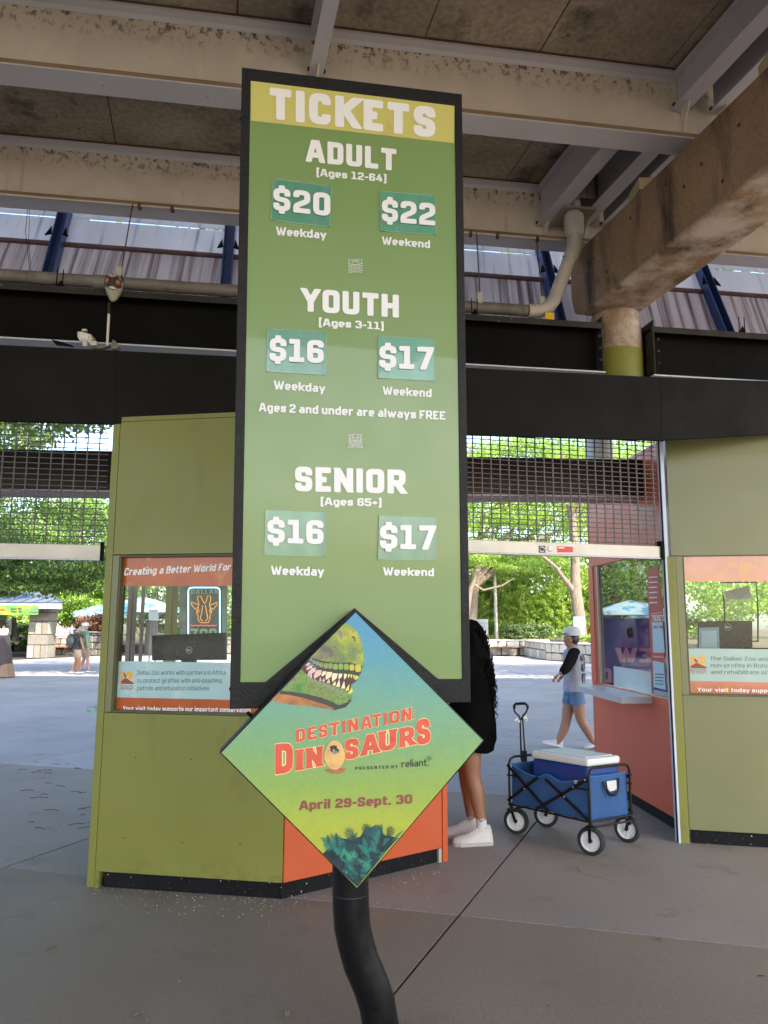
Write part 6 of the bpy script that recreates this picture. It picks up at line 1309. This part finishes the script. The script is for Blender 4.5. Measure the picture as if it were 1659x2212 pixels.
# ---------------------------------------------------------------- beyond the gates
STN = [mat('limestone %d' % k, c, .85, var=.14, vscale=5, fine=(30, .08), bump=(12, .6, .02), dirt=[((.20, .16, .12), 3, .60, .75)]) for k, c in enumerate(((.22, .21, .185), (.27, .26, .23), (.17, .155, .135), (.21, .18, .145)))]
STW = [mat('sunlit limestone %d' % k, c, .85, var=.14, vscale=5, bump=(12, .6, .02), dirt=[((.24, .18, .12), 3, .62, .75)]) for k, c in enumerate(((.48, .44, .38), (.56, .52, .46), (.42, .38, .32), (.46, .41, .33)))]  # brighter limestone copy: sunlight put into the stone colour
MORT = mat('dark mortar', (.06, .05, .04), .95)
def stonewall(name, P, Q, h_, thick, label, rowh=.28, cat='wall', group=None, cap_=True, stn=None):
    stn = stn or STN
    P = Vector(P); Q = Vector(Q); t = thing(name, (P+Q)/2, label, cat, group); sf, L = fr(P, Q)
    MB().sbox(sf, 0, L, 0, h_, -thick, -.03).build('core', MORT, t)
    z = 0; 
    while z < h_-.02:
        rh = min(rowh*random.uniform(.8, 1.2), h_-z); 
        if h_-z-rh < .1: rh = h_-z
        u = 0
        while u < L-.02:
            w = rowh*random.uniform(1.0, 2.4)
            if L-u-w < .15: w = L-u
            g = .02; j = [random.uniform(0, .03) for _ in range(8)]
            pts = [(u+g+j[0], z+g+j[1]), (u+w-g-j[2], z+g+j[3]*.5), (u+w-g-j[4], z+rh-g-j[5]), (u+w*.5, z+rh-g*.6), (u+g+j[6], z+rh-g-j[7])]
            MB().prism([sf.at(a, b, -.03) for a, b in pts], sf.N*(.03+random.uniform(.0, .025))).build('stone', random.choice(stn), t); u += w
        z += rh
    if cap_: MB().sbox(sf, -.03, L+.03, h_+.001, h_+.07, -thick-.02, .04).build('coping', stn[1], t, bevel=.01)
    return t, sf
WOODR = mat('red brown bench board', (.30, .10, .06), .6, var=.2, vscale=8)
def bench(sf, u0, u1, z, label, m_, legs):
    t = thing('bench', sf.at((u0+u1)/2, 0, .2), label, 'bench'); MB().sbox(sf, u0, u1, z, z+.06, .03, .42).build('seat', m_, t, bevel=.01)
    for u in legs: 
        MB().sbox(sf, u, u+.42, 0, z-.003, .04, .34).build('leg', random.choice(STN), t, bevel=.02)
    return t
# left: kiosk with metal hip roof on stone piers
kx0 = dep(-60, 1340, 37.5); kxr = dep(88, 1340, 37.5)
kk = thing('kiosk', (kxr.x-2, 38.5, 0), 'open kiosk with pale standing-seam metal roof, stone pillar and green banner at far left', 'kiosk')
def pier(xp, w, Y, par):
    c = dep(xp, 1400, Y); sf = Surf((c.x-w/2, Y, 0), (1, 0, 0), (0, 0, 1)); z = 0; MB().box(c.x-w/2+.04, c.x+w/2-.04, Y+.04, Y+w, 0, 2.75).build('pier_core', MORT, par)
    sl = Surf((c.x-w/2, Y+w, 0), (0, -1, 0), (0, 0, 1)); sr_ = Surf((c.x+w/2, Y, 0), (0, 1, 0), (0, 0, 1))
    for s2, ww in ((sf, w), (sl, w), (sr_, w)):
        z = 0; row = 0
        while z < 2.72:
            rh = (.62, .5, .62, .42, .62)[row % 5]; rh = min(rh, 2.74-z); nst = (3, 1, 3, 1, 3)[row % 5]; tp = 1-.10*z/2.7
            for k in range(nst):
                a = ww*k/nst+.02; b = ww*(k+1)/nst-.02; MB().sbox(s2, a, b, z+.018, z+rh-.018, -.05, .0+random.uniform(0, .02)).build('stone', random.choice(STN), par)
            z += rh; row += 1
pier(80, .95, 37.2, kk); pier(-30, .9, 37.2, kk); pier(-30, .9, 41.5, kk); pier(80, .95, 41.5, kk)
MET = mat('pale metal roof', (.10, .125, .17), .6, spec=.2, var=.06); FSC = mat('white roof fascia', (.27, .29, .33), .5)
xl = dep(-160, 1340, 37).x; xr = dep(131, 1340, 36.6).x; z0 = 2.62; yF, yB = 36.6, 43.0; ym = 39.8; rp = dep(97, 1279, ym); rz = rp.z; rx0, rx1 = xl+2.2, rp.x; xrb = xr*yB/yF
MB().obox((xl, yF, z0-.30), (xr-xl, 0, 0), (0, .06, 0), (0, 0, .30)).obox((xr-.06, yF+.061, z0-.30), (.06, 0, 0), (xrb-xr, yB-yF, 0), (0, 0, .30)).build('fascia', FSC, kk)
MB().prism([(xl, yF+.07, z0-.08), (xr-.07, yF+.07, z0-.08), (xrb-.07, yB, z0-.08), (xl, yB, z0-.08)], (0, 0, .05)).build('ceiling', mat('dark soffit', (.10, .09, .08), .8), kk)
MB().add([(xl, yF-.05, z0+.002), (xr+.05, yF-.05, z0+.002), (xrb+.05, yB, z0+.002), (xl, yB, z0+.002), (rx0, ym, rz), (rx1, ym, rz)], [(0, 1, 5, 4), (1, 2, 5), (2, 3, 4, 5), (3, 0, 4)]).build('roof', MET, kk)
for k in range(22):
    x = xl+.3+k*.62
    if x > xr: break
    tt = min(1, (xr-x)/max(.1, xr-rx1)) ; MB().bar((x, yF-.05, z0+.03), (x, yF-.05+(ym-yF)*tt, z0+.03+(rz-z0)*tt), .03, .05).build('seam', MET, kk)
MB().tube([(xr+.03, yF-.03, z0+.03), (rx1, ym, rz+.02)], .035, 6).build('ridge', MET, kk)
bS = Surf((0, 36.45, 0), (1, 0, 0), (0, 0, 1)); zq4 = zc
bn = decal(bS, [zq4(-300, 405), zq4(612, 405), zq4(610, 552), zq4(-300, 560)], mat('green yellow banner', (.08, .24, .05), .6, var=.25, vscale=1.2, dirt=[((.26, .28, .025), 1.1, .48, .60)]), kk, 0, 'banner')
letter(bS, 'April 29-', [zq4(170, 446), zq4(350, 446), zq4(170, 472), zq4(350, 472)], BLK, bn, .02, t=.22); letter(bS, 'Sept. 30', [zq4(172, 490), zq4(345, 490), zq4(172, 514), zq4(345, 514)], BLK, bn, .02, t=.22)
letter(bS, 'DINOSAURS', [zq4(-230, 462), zq4(80, 456), zq4(-230, 492), zq4(80, 488)], REDT, bn, .02, t=.24)
decal(bS, [zq4(465, 522), zq4(480, 492), zq4(520, 470), zq4(600, 425), (lambda: zq4(560, 470))(), zq4(608, 495), zq4(600, 515), zq4(540, 512)], flat('grey green print', (.10, .16, .10)), bn, .03, 'dinosaur_print')
nb = Surf((0, 41.0, 0), (1, 0, 0), (0, 0, 1))
nbt = thing('notice_board', nb.px(*zq4(95, 980)), 'white notice board with brown heart shape behind the kiosk pillar', 'notice board'); nbt.location.z = 0; WM[nbt.name] = Matrix.Translation(nbt.location)
MB().prism([nb.px(*p) for p in (zq4(15, 870), zq4(170, 875), zq4(180, 632), zq4(18, 640))], (0, .06, 0)).build('board', flat('white board', (.62, .6, .58)), nbt)
decal(nb, [zq4(60+38*math.cos(a)*(1.1+.25*math.sin(2*a-.3)), 745-36*math.sin(a)) for a in [k*PI/7 for k in range(14)]], flat('brown heart', (.32, .14, .05)), nbt, .05, 'heart_print')
for k, (a, b) in enumerate(((50, 130), (100, 155), (95, 150))): decal(nb, [zq4(a, 690+45*k), zq4(b, 690+45*k), zq4(b, 700+45*k), zq4(a, 700+45*k)], BLK, nbt, .04, 'notice_print')
MB().prism([nb.px(*zq4(200, 980), h=-.3), nb.px(*zq4(255, 980), h=-.3), nb.px(*zq4(235, 600), h=-.3), nb.px(*zq4(185, 600), h=-.3)], (0, .2, 0)).build('leaning_slab', STN[2], nbt)
# dark slanting column at the very left edge
sc0 = gnd(17, 1465); sct = thing('slanted_post', sc0, 'dark slanted post with tan base at the far left edge of the plaza', 'post')
pS = Surf((0, sc0.y, 0), (1, 0, 0), (0, 0, 1))
MB().prism([pS.px(*p) for p in ((-4, 1464), (17.5, 1464), (7.5, 1372), (-14, 1372))], (0, .4, 0)).build('shaft', mat('dark brown post', (.06, .04, .045), .5), sct)
MB().prism([pS.px(*p, h=.02) for p in ((-2, 1463), (17.8, 1463), (14.2, 1434), (1, 1438))], (0, .44, 0)).build('base_cladding', mat('tan cladding', (.30, .19, .12), .7), sct)
# low walls and benches, left
lw0 = gnd(94, 1415.5); lw1 = gnd(158, 1413.5)
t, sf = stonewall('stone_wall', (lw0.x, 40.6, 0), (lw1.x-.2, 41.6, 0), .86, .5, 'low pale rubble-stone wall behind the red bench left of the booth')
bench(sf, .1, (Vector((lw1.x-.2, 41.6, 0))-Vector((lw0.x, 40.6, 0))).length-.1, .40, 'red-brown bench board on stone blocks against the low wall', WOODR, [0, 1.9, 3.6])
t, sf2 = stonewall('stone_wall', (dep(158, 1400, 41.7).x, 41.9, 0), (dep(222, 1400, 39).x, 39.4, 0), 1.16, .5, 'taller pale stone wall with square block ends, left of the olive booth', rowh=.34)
bench(sf2, .0, 1.6, .42, 'short red-brown bench board right of the walking couple', WOODR, [.1, 1.1])
# right: low wall with bench, corner block wall
rw0 = gnd(1020, 1411); rw1 = gnd(1188, 1415)
t, sf3 = stonewall('stone_wall', (dep(1000, 1400, 44).x, 44.2, 0), (dep(1186, 1400, 43.4).x, 43.4, 0), .80, .5, 'low sunlit cream stone wall running behind the bench right of the sign', rowh=.4, stn=STW)
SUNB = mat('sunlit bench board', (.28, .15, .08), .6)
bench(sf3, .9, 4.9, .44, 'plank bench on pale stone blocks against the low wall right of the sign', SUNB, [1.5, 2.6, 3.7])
t, sf4 = stonewall('stone_wall', (dep(1184, 1400, 37).x, 37.6, 0), (dep(1290, 1400, 34).x, 34.2, 0), .80, .6, 'sunlit cream block wall at right ending beside the red booth', rowh=.4, stn=STW)
stonewall('stone_wall', (dep(1184, 1400, 37).x, 43.3, 0), (dep(1184, 1400, 37).x, 37.65, 0), .80, .4, 'short return of the sunlit cream wall joining the bench wall', rowh=.4, stn=STW)
stonewall('stone_wall', (-9, 44.6, 0), (dep(998, 1400, 44).x, 44.3, 0), .80, .5, 'long low stone wall hidden mostly behind the booth and sign', rowh=.45)
# planting beds
bed = MB().add([(-200, 45.2, .45), (200, 45.2, .45), (200, 180, 1.2), (-200, 180, 1.2)], [(0, 1, 2, 3)]).build('planting_bed', OUTG, kind='structure')
# pale lamp pole, signs
pb = dep(1073, 1379, 45.6); pt_ = dep(1067.5, 1208, 45.6)
lpz = MB().tube([(pb.x, 45.6, .2), (pt_.x, 45.6, pt_.z), (pt_.x-.03, 45.6, pt_.z+2.5)], [.11, .085, .08], 10).build('light_pole', mat('grey wood pole', (.40, .36, .33), .8, var=.15, vscale=10), smooth=True); tag(lpz, 'bare pale grey pole standing in the bed behind the bench wall', 'pole')
def board(x0, y0, x1, y1, Y, label, frame=None, lines=()):
    sf = Surf((0, Y, 0), (1, 0, 0), (0, 0, 1)); t = thing('sign_board', (sf.px((x0+x1)/2, y1).x, Y, .2), label, 'sign')
    if frame: MB().prism([sf.px(*p) for p in ((x0-1.3, y0-1), (x1+1.3, y0-1), (x1+1, y1+1), (x0-1, y1+1))], (0, .05, 0)).build('frame', frame, t)
    MB().prism([sf.px(*p, h=.02) for p in ((x0, y0), (x1, y0+.5), (x1, y1+.5), (x0, y1))], (0, .02, 0)).build('panel', flat('white sign board', (.34, .36, .39)), t)
    for x in (x0+4, x1-4): a = sf.px(x, y1); MB().tube([(a.x, Y+.06, .1), (a.x, Y+.06, a.z+.2)], .025, 6).build('post', MET, t)
    for txt, xa, xb_, ya, yb_ in lines: letter(sf, txt, [(xa, ya), (xb_, ya), (xa, yb_), (xb_, yb_)], flat('grey sign print', (.25, .25, .28)), t, .03, t=.2)
board(1028.5, 1337, 1054.5, 1371, 45.5, 'white portrait sign with grey lettering and large E behind the wall', None, [('Wind Blown', 1034, 1050, 1344, 1348), ('group', 1037, 1048, 1350, 1354), ('E', 1039.5, 1043, 1357, 1363)])
board(1239.5, 1333, 1261, 1372, 38.6, 'blank white sign with a teal frame in front of the big trunk', flat('teal frame', (.02, .30, .42)))
board(dep and 321, 1316, 342, 1340, 26, 'pale information board seen through the left booth windows', None, [('Corporate Partners', 324, 337, 1319, 1321)])
# blue parasols
def parasol(x, y, Y, r, label):
    c = dep(x, y, Y); t = thing('parasol', (c.x, Y, 0), label, 'parasol', 'blue parasols beyond the wall')
    MB().lathe((c.x, Y, c.z), (0, 0, 1), [(r, -.35), (r, -.12), (r*.99, -.10), (r*.5, .22), (.05, .45)], 8).build('canopy', mat('blue white parasol', (.24, .36, .42), .7, dirt=[((.04, .16, .26), 1.2, .5, .55)]), t)
    MB().tube([(c.x, Y, 0), (c.x, Y, c.z+.4)], .03, 8).build('pole', STEEL, t)
parasol(216, 1321, 48, 1.7, 'white and turquoise parasol just left of the olive booth edge'); parasol(306, 1308, 40, 2.0, 'blue-edged parasol seen through the left booth window')

# foliage ---------------------------------------------------------------
def leaves(cent, rad, n, size, clumps=40, asp=2.2, droop=.3, hollow=.35, seed=1):
    r = np.random.default_rng(seed); cent = np.array(cent, float); rad = np.array(rad, float)
    cd = r.normal(size=(clumps, 3)); cd /= np.linalg.norm(cd, axis=1)[:, None]; cd *= (hollow+(1-hollow)*r.random((clumps, 1))**.6)
    cs_ = r.uniform(.16, .36, clumps)
    k = r.integers(0, clumps, n); p = r.normal(size=(n, 3)); p /= np.linalg.norm(p, axis=1)[:, None]; p *= r.random((n, 1))**.45
    pos = cd[k]*.86+p*cs_[k][:, None]*np.array([1.15, 1.15, .75]); pos = cent+pos*rad
    d = r.normal(size=(n, 3)); d[:, 2] -= droop*2; d /= np.linalg.norm(d, axis=1)[:, None]
    w = np.cross(d, r.normal(size=(n, 3))); w /= np.linalg.norm(w, axis=1)[:, None]
    s = size*r.uniform(.6, 1.3, (n, 1)); L0 = d*s; W0 = w*s/asp
    v = np.stack([pos-L0*.5, pos+W0*.5, pos+L0*.5, pos-W0*.5], 1).reshape(-1, 3)
    return v
def leafmesh(name, v, m, parent=None, **kw):
    n = len(v)//4; me = bpy.data.meshes.new(name); me.vertices.add(len(v)); me.vertices.foreach_set('co', v.astype(np.float32).ravel())
    me.loops.add(len(v)); me.loops.foreach_set('vertex_index', np.arange(len(v), dtype=np.int32)); me.polygons.add(n); me.polygons.foreach_set('loop_start', np.arange(0, len(v), 4, dtype=np.int32)); me.update(calc_edges=True)
    me.materials.append(m); return link(name, me, parent, **kw)
OAK = leafmat('oak leaves', (.035, .08, .016), (.09, .18, .03), (.20, .32, .055), .45); BRT = leafmat('bright leaves', (.10, .21, .02), (.21, .37, .04), (.38, .52, .085), .55)
BAM = leafmat('bamboo leaves', (.06, .16, .012), (.18, .34, .025), (.42, .50, .07), .5); SHR = leafmat('shrub leaves', (.05, .10, .03), (.11, .19, .06), (.22, .30, .10), .35); RDL = leafmat('reddish leaves', (.14, .05, .03), (.24, .10, .05), (.34, .2, .09), .35)
BARK = mat('grey tan bark', (.17, .135, .10), .9, var=.25, vscale=5, stretch=(2, 2, .5), bump=(10, .9, .04, (2, 2, .3)))
def tree(label, x, Y, crowns, leafm, trunk_r=.3, limbs=4, lean=0, n=9000, size=.14, seed=1, name='leafy_tree', asp=2.0, fk=.45):
    c = dep(x, 1400, Y); base = Vector((c.x, Y, 0)); t = thing(name, base, label, 'tree', None); rr = random.Random(seed)
    top = Vector(crowns[0][0]); fork = base.lerp(Vector((top.x, top.y, top.z+(1.2 if fk > .9 else 0))), fk if fk < .9 else .8)+Vector((lean, 0, 0))
    MB().tube([base, base.lerp(fork, .5)+Vector((rr.uniform(-.1, .1), 0, 0)), fork], [trunk_r*1.25, trunk_r, trunk_r*.8], 12).build('trunk', BARK, t, smooth=True)
    for k in range(limbs):
        cc = crowns[k % len(crowns)]; q = Vector(cc[0])+Vector([cc[1][i]*rr.uniform(-.55, .55) for i in range(3)]); m_ = fork.lerp(q, .5)+Vector((rr.uniform(-.4, .4), rr.uniform(-.4, .4), rr.uniform(0, .6)))
        MB().tube([fork-Vector((0, 0, .1)), m_, q], [trunk_r*.6, trunk_r*.35, trunk_r*.12], 8).build('limb', BARK, t, smooth=True)
    vs = [leaves(cc[0], cc[1], int(n*(cc[2] if len(cc) > 2 else 1)), size, 46, asp, seed=seed+i) for i, cc in enumerate(crowns)]
    leafmesh('crown', np.concatenate(vs), leafm, t)
    return t
def at(x, y, Y): return tuple(dep(x, y, Y))
tree('dark oak whose branches hang into view at upper left, in front of the kiosk roof', -420, 27, [(at(40, 1235, 26), (3.6, 2.5, 1.0), .8), (at(150, 1232, 27), (2.3, 2, .85), .5), (at(90, 1140, 27), (5, 3.5, 2.2), 1.0)], OAK, .16, 5, n=17000, size=.13, seed=3, fk=1.0)
tree('pale feathery tree top against the sky at the upper left corner of the left gate', -200, 34, [(at(15, 955, 33), (2.6, 2.2, 2.2), 1)], leafmat('silver leaves', (.08, .14, .07), (.16, .24, .13), (.28, .36, .22), .4), .3, 5, n=9000, size=.15, seed=5)
tree('tall broad tree filling the left gate behind the kiosk', -60, 56, [(at(20, 1150, 56), (8, 5, 5), 1), (at(130, 1180, 58), (7, 5, 4.5), 1), (at(60, 1270, 54), (9, 4, 3.0), .8)], OAK, .5, 6, n=15000, size=.26, seed=7)
tree('yellow-green tree left of the olive booth behind the wall group', 200, 50, [(at(205, 1170, 52), (4.5, 4, 4.8), 1), (at(175, 1290, 49), (3.6, 2, 2.2), .7), (at(235, 1280, 49), (3.4, 2, 2.6), .7)], BRT, .35, 5, n=13000, size=.20, seed=9)
tree('leafy tree behind the kiosk pillar at left', 95, 50, [(at(100, 1310, 50), (3.0, 2, 1.6), 1), (at(30, 1345, 47), (2.6, 1.6, .9), .5)], BRT, .45, 4, n=9000, size=.18, seed=11)
tree('dark tree seen through the left booth window', 330, 42, [(at(330, 1225, 42), (4.5, 3, 3.2), 1), (at(420, 1280, 44), (3.5, 3, 2.5), .8)], OAK, .35, 4, n=11000, size=.18, seed=13)
tree('bright tree behind the middle of the plaza, mostly hidden by the sign', 640, 50, [(at(560, 1200, 50), (7, 4, 5), 1), (at(800, 1200, 52), (8, 4, 5), 1)], BRT, .4, 5, n=10000, size=.26, seed=15)
tree('bright leafy tree filling the upper right gate', 1010, 44, [(at(1040, 1090, 46), (4.2, 3, 3.4), 1), (at(1180, 1110, 47), (4.2, 3, 3.2), 1), (at(1110, 1000, 48), (5.5, 3, 3), 1), (at(1260, 1010, 47), (4, 3, 3), .8), (at(1100, 1200, 46), (5, 2.5, 1.6), .7)], BRT, .35, 7, n=15000, size=.17, seed=17)
tree('tree crown rising beyond the red booth at right', 1400, 48, [(at(1330, 1080, 50), (5, 4, 4), 1), (at(1450, 1000, 50), (6, 4, 5), 1), (at(1600, 1250, 46), (5, 3, 3), .8)], BRT, .4, 4, n=10000, size=.25, seed=19)
# near shading trees over the plaza, left and right of the view
tree('spreading oak standing on the plaza to the right, outside the view behind the red booth', 2150, 22, [((11.5, 22, 8.2), (5.5, 6, 2.2), 1), ((6.0, 20, 9.8), (5, 5, 1.8), .9)], OAK, .45, 6, n=16000, size=.22, seed=21)
tree('spreading oak standing on the plaza to the left, outside the view', -700, 20, [((-13, 20, 8.2), (6, 6, 2.4), 1), ((-5.5, 21, 10.2), (5.5, 5, 1.6), .9)], OAK, .45, 6, n=16000, size=.22, seed=23)
# big pale trunk with a long limb at the right gate
bt_ = thing('big_trunk_tree', dep(1254, 1400, 39.6)*1.0, 'large pale-barked tree with forked limb beside the red booth', 'tree'); bt_.location.z = 0; WM[bt_.name] = Matrix.Translation(bt_.location)
MB().tube([dep(1255, 1402, 39.6), dep(1251, 1330, 39.6), dep(1244, 1280, 39.6), dep(1243, 1240, 39.6), dep(1242, 1200, 39.6), dep(1236, 1120, 39.6), dep(1222, 1040, 40), dep(1215, 980, 40)], [.36, .31, .30, .24, .22, .20, .16, .12], 14).build('trunk', BARK, bt_, smooth=True)
MB().tube([dep(1243, 1282, 39.6), dep(1222, 1255, 39.3), dep(1200, 1225, 39), dep(1180, 1208, 38.6), dep(1150, 1185, 38.4)], [.17, .12, .10, .085, .06], 10).build('limb', BARK, bt_, smooth=True)
MB().tube([dep(1236, 1130, 39.6), dep(1260, 1070, 39.8), dep(1275, 1010, 40)], [.14, .11, .07], 10).build('limb', BARK, bt_, smooth=True)
leafmesh('crown', np.concatenate([leaves(at(1250, 1030, 40), (3.2, 2.6, 2.2), 8000, .15, 30, seed=31), leaves(at(1205, 1190, 39.5), (1.6, 1.2, .5), 1500, .14, 12, seed=33)]), BRT, bt_)
lt = thing('pale_limb_tree', dep(1000, 1400, 42), 'pale-limbed small tree just right of the sign with branches spreading right', 'tree'); lt.location.z = 0; WM[lt.name] = Matrix.Translation(lt.location)
MB().tube([dep(1004, 1395, 42), dep(1009, 1330, 42), dep(1016, 1275, 42), dep(1030, 1245, 42), dep(1048, 1228, 42)], [.15, .13, .13, .11, .08], 10).build('trunk', BARK, lt, smooth=True)
MB().tube([dep(1022, 1262, 42), dep(1045, 1275, 41.8), dep(1085, 1265, 41.6), dep(1112, 1248, 41.4)], [.07, .06, .055, .03], 8).build('limb', BARK, lt, smooth=True)
MB().tube([dep(1046, 1230, 42), dep(1060, 1212, 42), dep(1078, 1195, 42), dep(1095, 1170, 42)], [.08, .07, .06, .04], 8).build('limb', BARK, lt, smooth=True)
leafmesh('crown', np.concatenate([leaves(at(1040, 1195, 42), (1.8, 1.4, .9), 4000, .13, 20, seed=35), leaves(at(1115, 1215, 42.5), (1.8, 1.2, .7), 2500, .13, 16, seed=36)]), BRT, lt)
# bamboo hedge: arching canes with long leaves
bh = thing('bamboo_hedge', dep(1140, 1400, 49), 'dense yellow-green bamboo hedge behind the shrub and pole right of the sign', 'hedge'); bh.location.z = 0; WM[bh.name] = Matrix.Translation(bh.location)
vs = []; cn = MB(); rb = random.Random(5)
for k in range(150):
    x = rb.uniform(985, 1330); Y = rb.uniform(47.5, 52); b_ = dep(x, 1390, Y); b_.z = .4; hgt = rb.uniform(3.2, 6.4); ln = rb.uniform(-.9, .9)
    pts = [b_+Vector((ln*(t_**2), -.5*t_**2, hgt*(t_-.12*t_**3))) for t_ in (0, .25, .5, .75, 1)]
    if k % 2 == 0: cn.tube(pts, [.022, .02, .016, .012, .006], 5)
    for t_ in (.35, .55, .75, .95):
        p = pts[0].lerp(pts[-1], t_)+Vector((rb.uniform(-.2, .2), rb.uniform(-.3, .1), rb.uniform(-.2, .2))); vs.append(leaves(tuple(p), (.62, .5, .62), 330, .20, 9, 6.5, .5, .2, seed=k*7+int(t_*10)))
leafmesh('foliage', np.concatenate(vs), BAM, bh); cn.build('canes', mat('straw canes', (.45, .36, .14), .6), bh)
def shrub(label, x, y, Y, r_, m_, n=6000, s_=.10, seed=1, name='shrub'):
    c = dep(x, y, Y); t = thing(name, (c.x, Y, .4), label, 'shrub'); leafmesh('foliage', leaves(tuple(c), r_, n, s_, 34, 1.8, 0, .45, seed=seed), m_, t)
    MB().tube([(c.x, Y, .3), (c.x, Y, c.z)], .05, 6).tube([(c.x, Y, .4), (c.x+r_[0]*.5, Y, c.z)], .03, 6).build('stems', BARK, t)
shrub('rounded broad-leaved shrub behind the low wall right of the pole', 1118, 1362, 45.8, (1.15, .7, .62), SHR, 6500, .11, 41); shrub('second leafy shrub touching the rounded one, nearer the teal-framed sign', 1165, 1362, 46.2, (.95, .6, .60), SHR, 4500, .11, 42)
shrub('dark green shrub between the kiosk pillar and the slab at left', 45, 1375, 43.5, (1.2, .8, .75), SHR, 4000, .12, 43); shrub('reddish purple shrub right of the walking couple', 205, 1352, 46.0, (1.35, .8, .75), RDL, 5500, .13, 44); shrub('bright shrub behind the wall group', 150, 1345, 49, (1.6, .9, .9), BRT, 5000, .14, 45)
shrub('low bush at the foot of the big trunk', 1275, 1378, 38.5, (.8, .4, .22), BRT, 1500, .09, 46); shrub('green bush behind the boards in the left booth window', 395, 1340, 44, (3.2, 1, 1.1), SHR, 6000, .14, 47)
far = MB(); vs = []
for k in range(26): vs.append(leaves((-75+6*k, 72+4*math.sin(k*2.1), 4.6+1.6*math.sin(k*1.7)), (5.2, 3, 5.2+1.2*math.cos(k*2.9)), 3600, .42, 40, 1.8, seed=60+k))
tl = leafmesh('distant_treeline', np.concatenate(vs), leafmat('distant leaves', (.05, .11, .02), (.12, .22, .04), (.24, .34, .08), .5)); tag(tl, 'far-off mass of trees closing the zoo grounds', 'woods', kind='stuff')
# banners that the red booth's window mirrors (they stand hidden behind the sign)
def standee(name, X, Y, w, hgt, yaw, m_, label):
    U = Vector((math.cos(yaw), math.sin(yaw), 0)); sf = Surf(Vector((X, Y, .05))-U*w/2, U, (0, 0, 1)); t = thing(name, (X, Y, 0), label, 'banner')
    pn = MB().sbox(sf, 0, w, 0, hgt, -.03, 0).build('panel', m_, t); return t, sf, pn
ban, bsf, bpn = standee('banner_stand', -.15, 13.2, 2.0, 1.7, .35, mat('blue purple banner', (.022, .018, .17), .5, var=.5, vscale=2, dirt=[((.16, .03, .22), 2, .5, .7)]), 'blue and purple banner stand hidden behind the ticket sign, mirrored in the red booth window')
for txt, z0, z1 in (('NEW', .95, 1.2), ('ATTRACTION', .6, .85)):
    V2, FA, w = text2d(txt, t=.24); mb = MB(); k = .25*(2.2 if txt == 'NEW' else 1.0); L0 = 1.7 if txt != 'NEW' else .85
    mb.add([bsf.at(.2+a/w*L0, z0+(z1-z0)*b, .01) for a, b, si in V2], FA); mb.build('lettering', flat('pink letters', (.45, .2, .3)), bpn)

fl2, fsf, fpn = standee('banner_stand', -.45, 16.5, .95, 2.5, .35, mat('teal banner', (.02, .22, .26), .5, var=.4, vscale=1.5), 'tall teal banner with a flamingo, hidden behind the sign, mirrored in the red booth window')
mb = MB()
mb.poly([fsf.at(.5+.2*math.cos(a), 1.05+.28*math.sin(a), .01) for a in [k*PI/7 for k in range(14)]])
mb.poly([fsf.at(u, v, .012) for u, v in ((.42, 1.2), (.36, 1.5), (.40, 1.85), (.34, 2.1), (.24, 2.1), (.22, 2.0), (.28, 2.02), (.33, 1.85), (.29, 1.5), (.34, 1.15))])
mb.poly([fsf.at(u, v, .011) for u, v in ((.48, .85), (.46, .2), (.49, .2), (.52, .85))])
mb.build('flamingo_print', flat('coral print', (.62, .10, .08)), fpn)
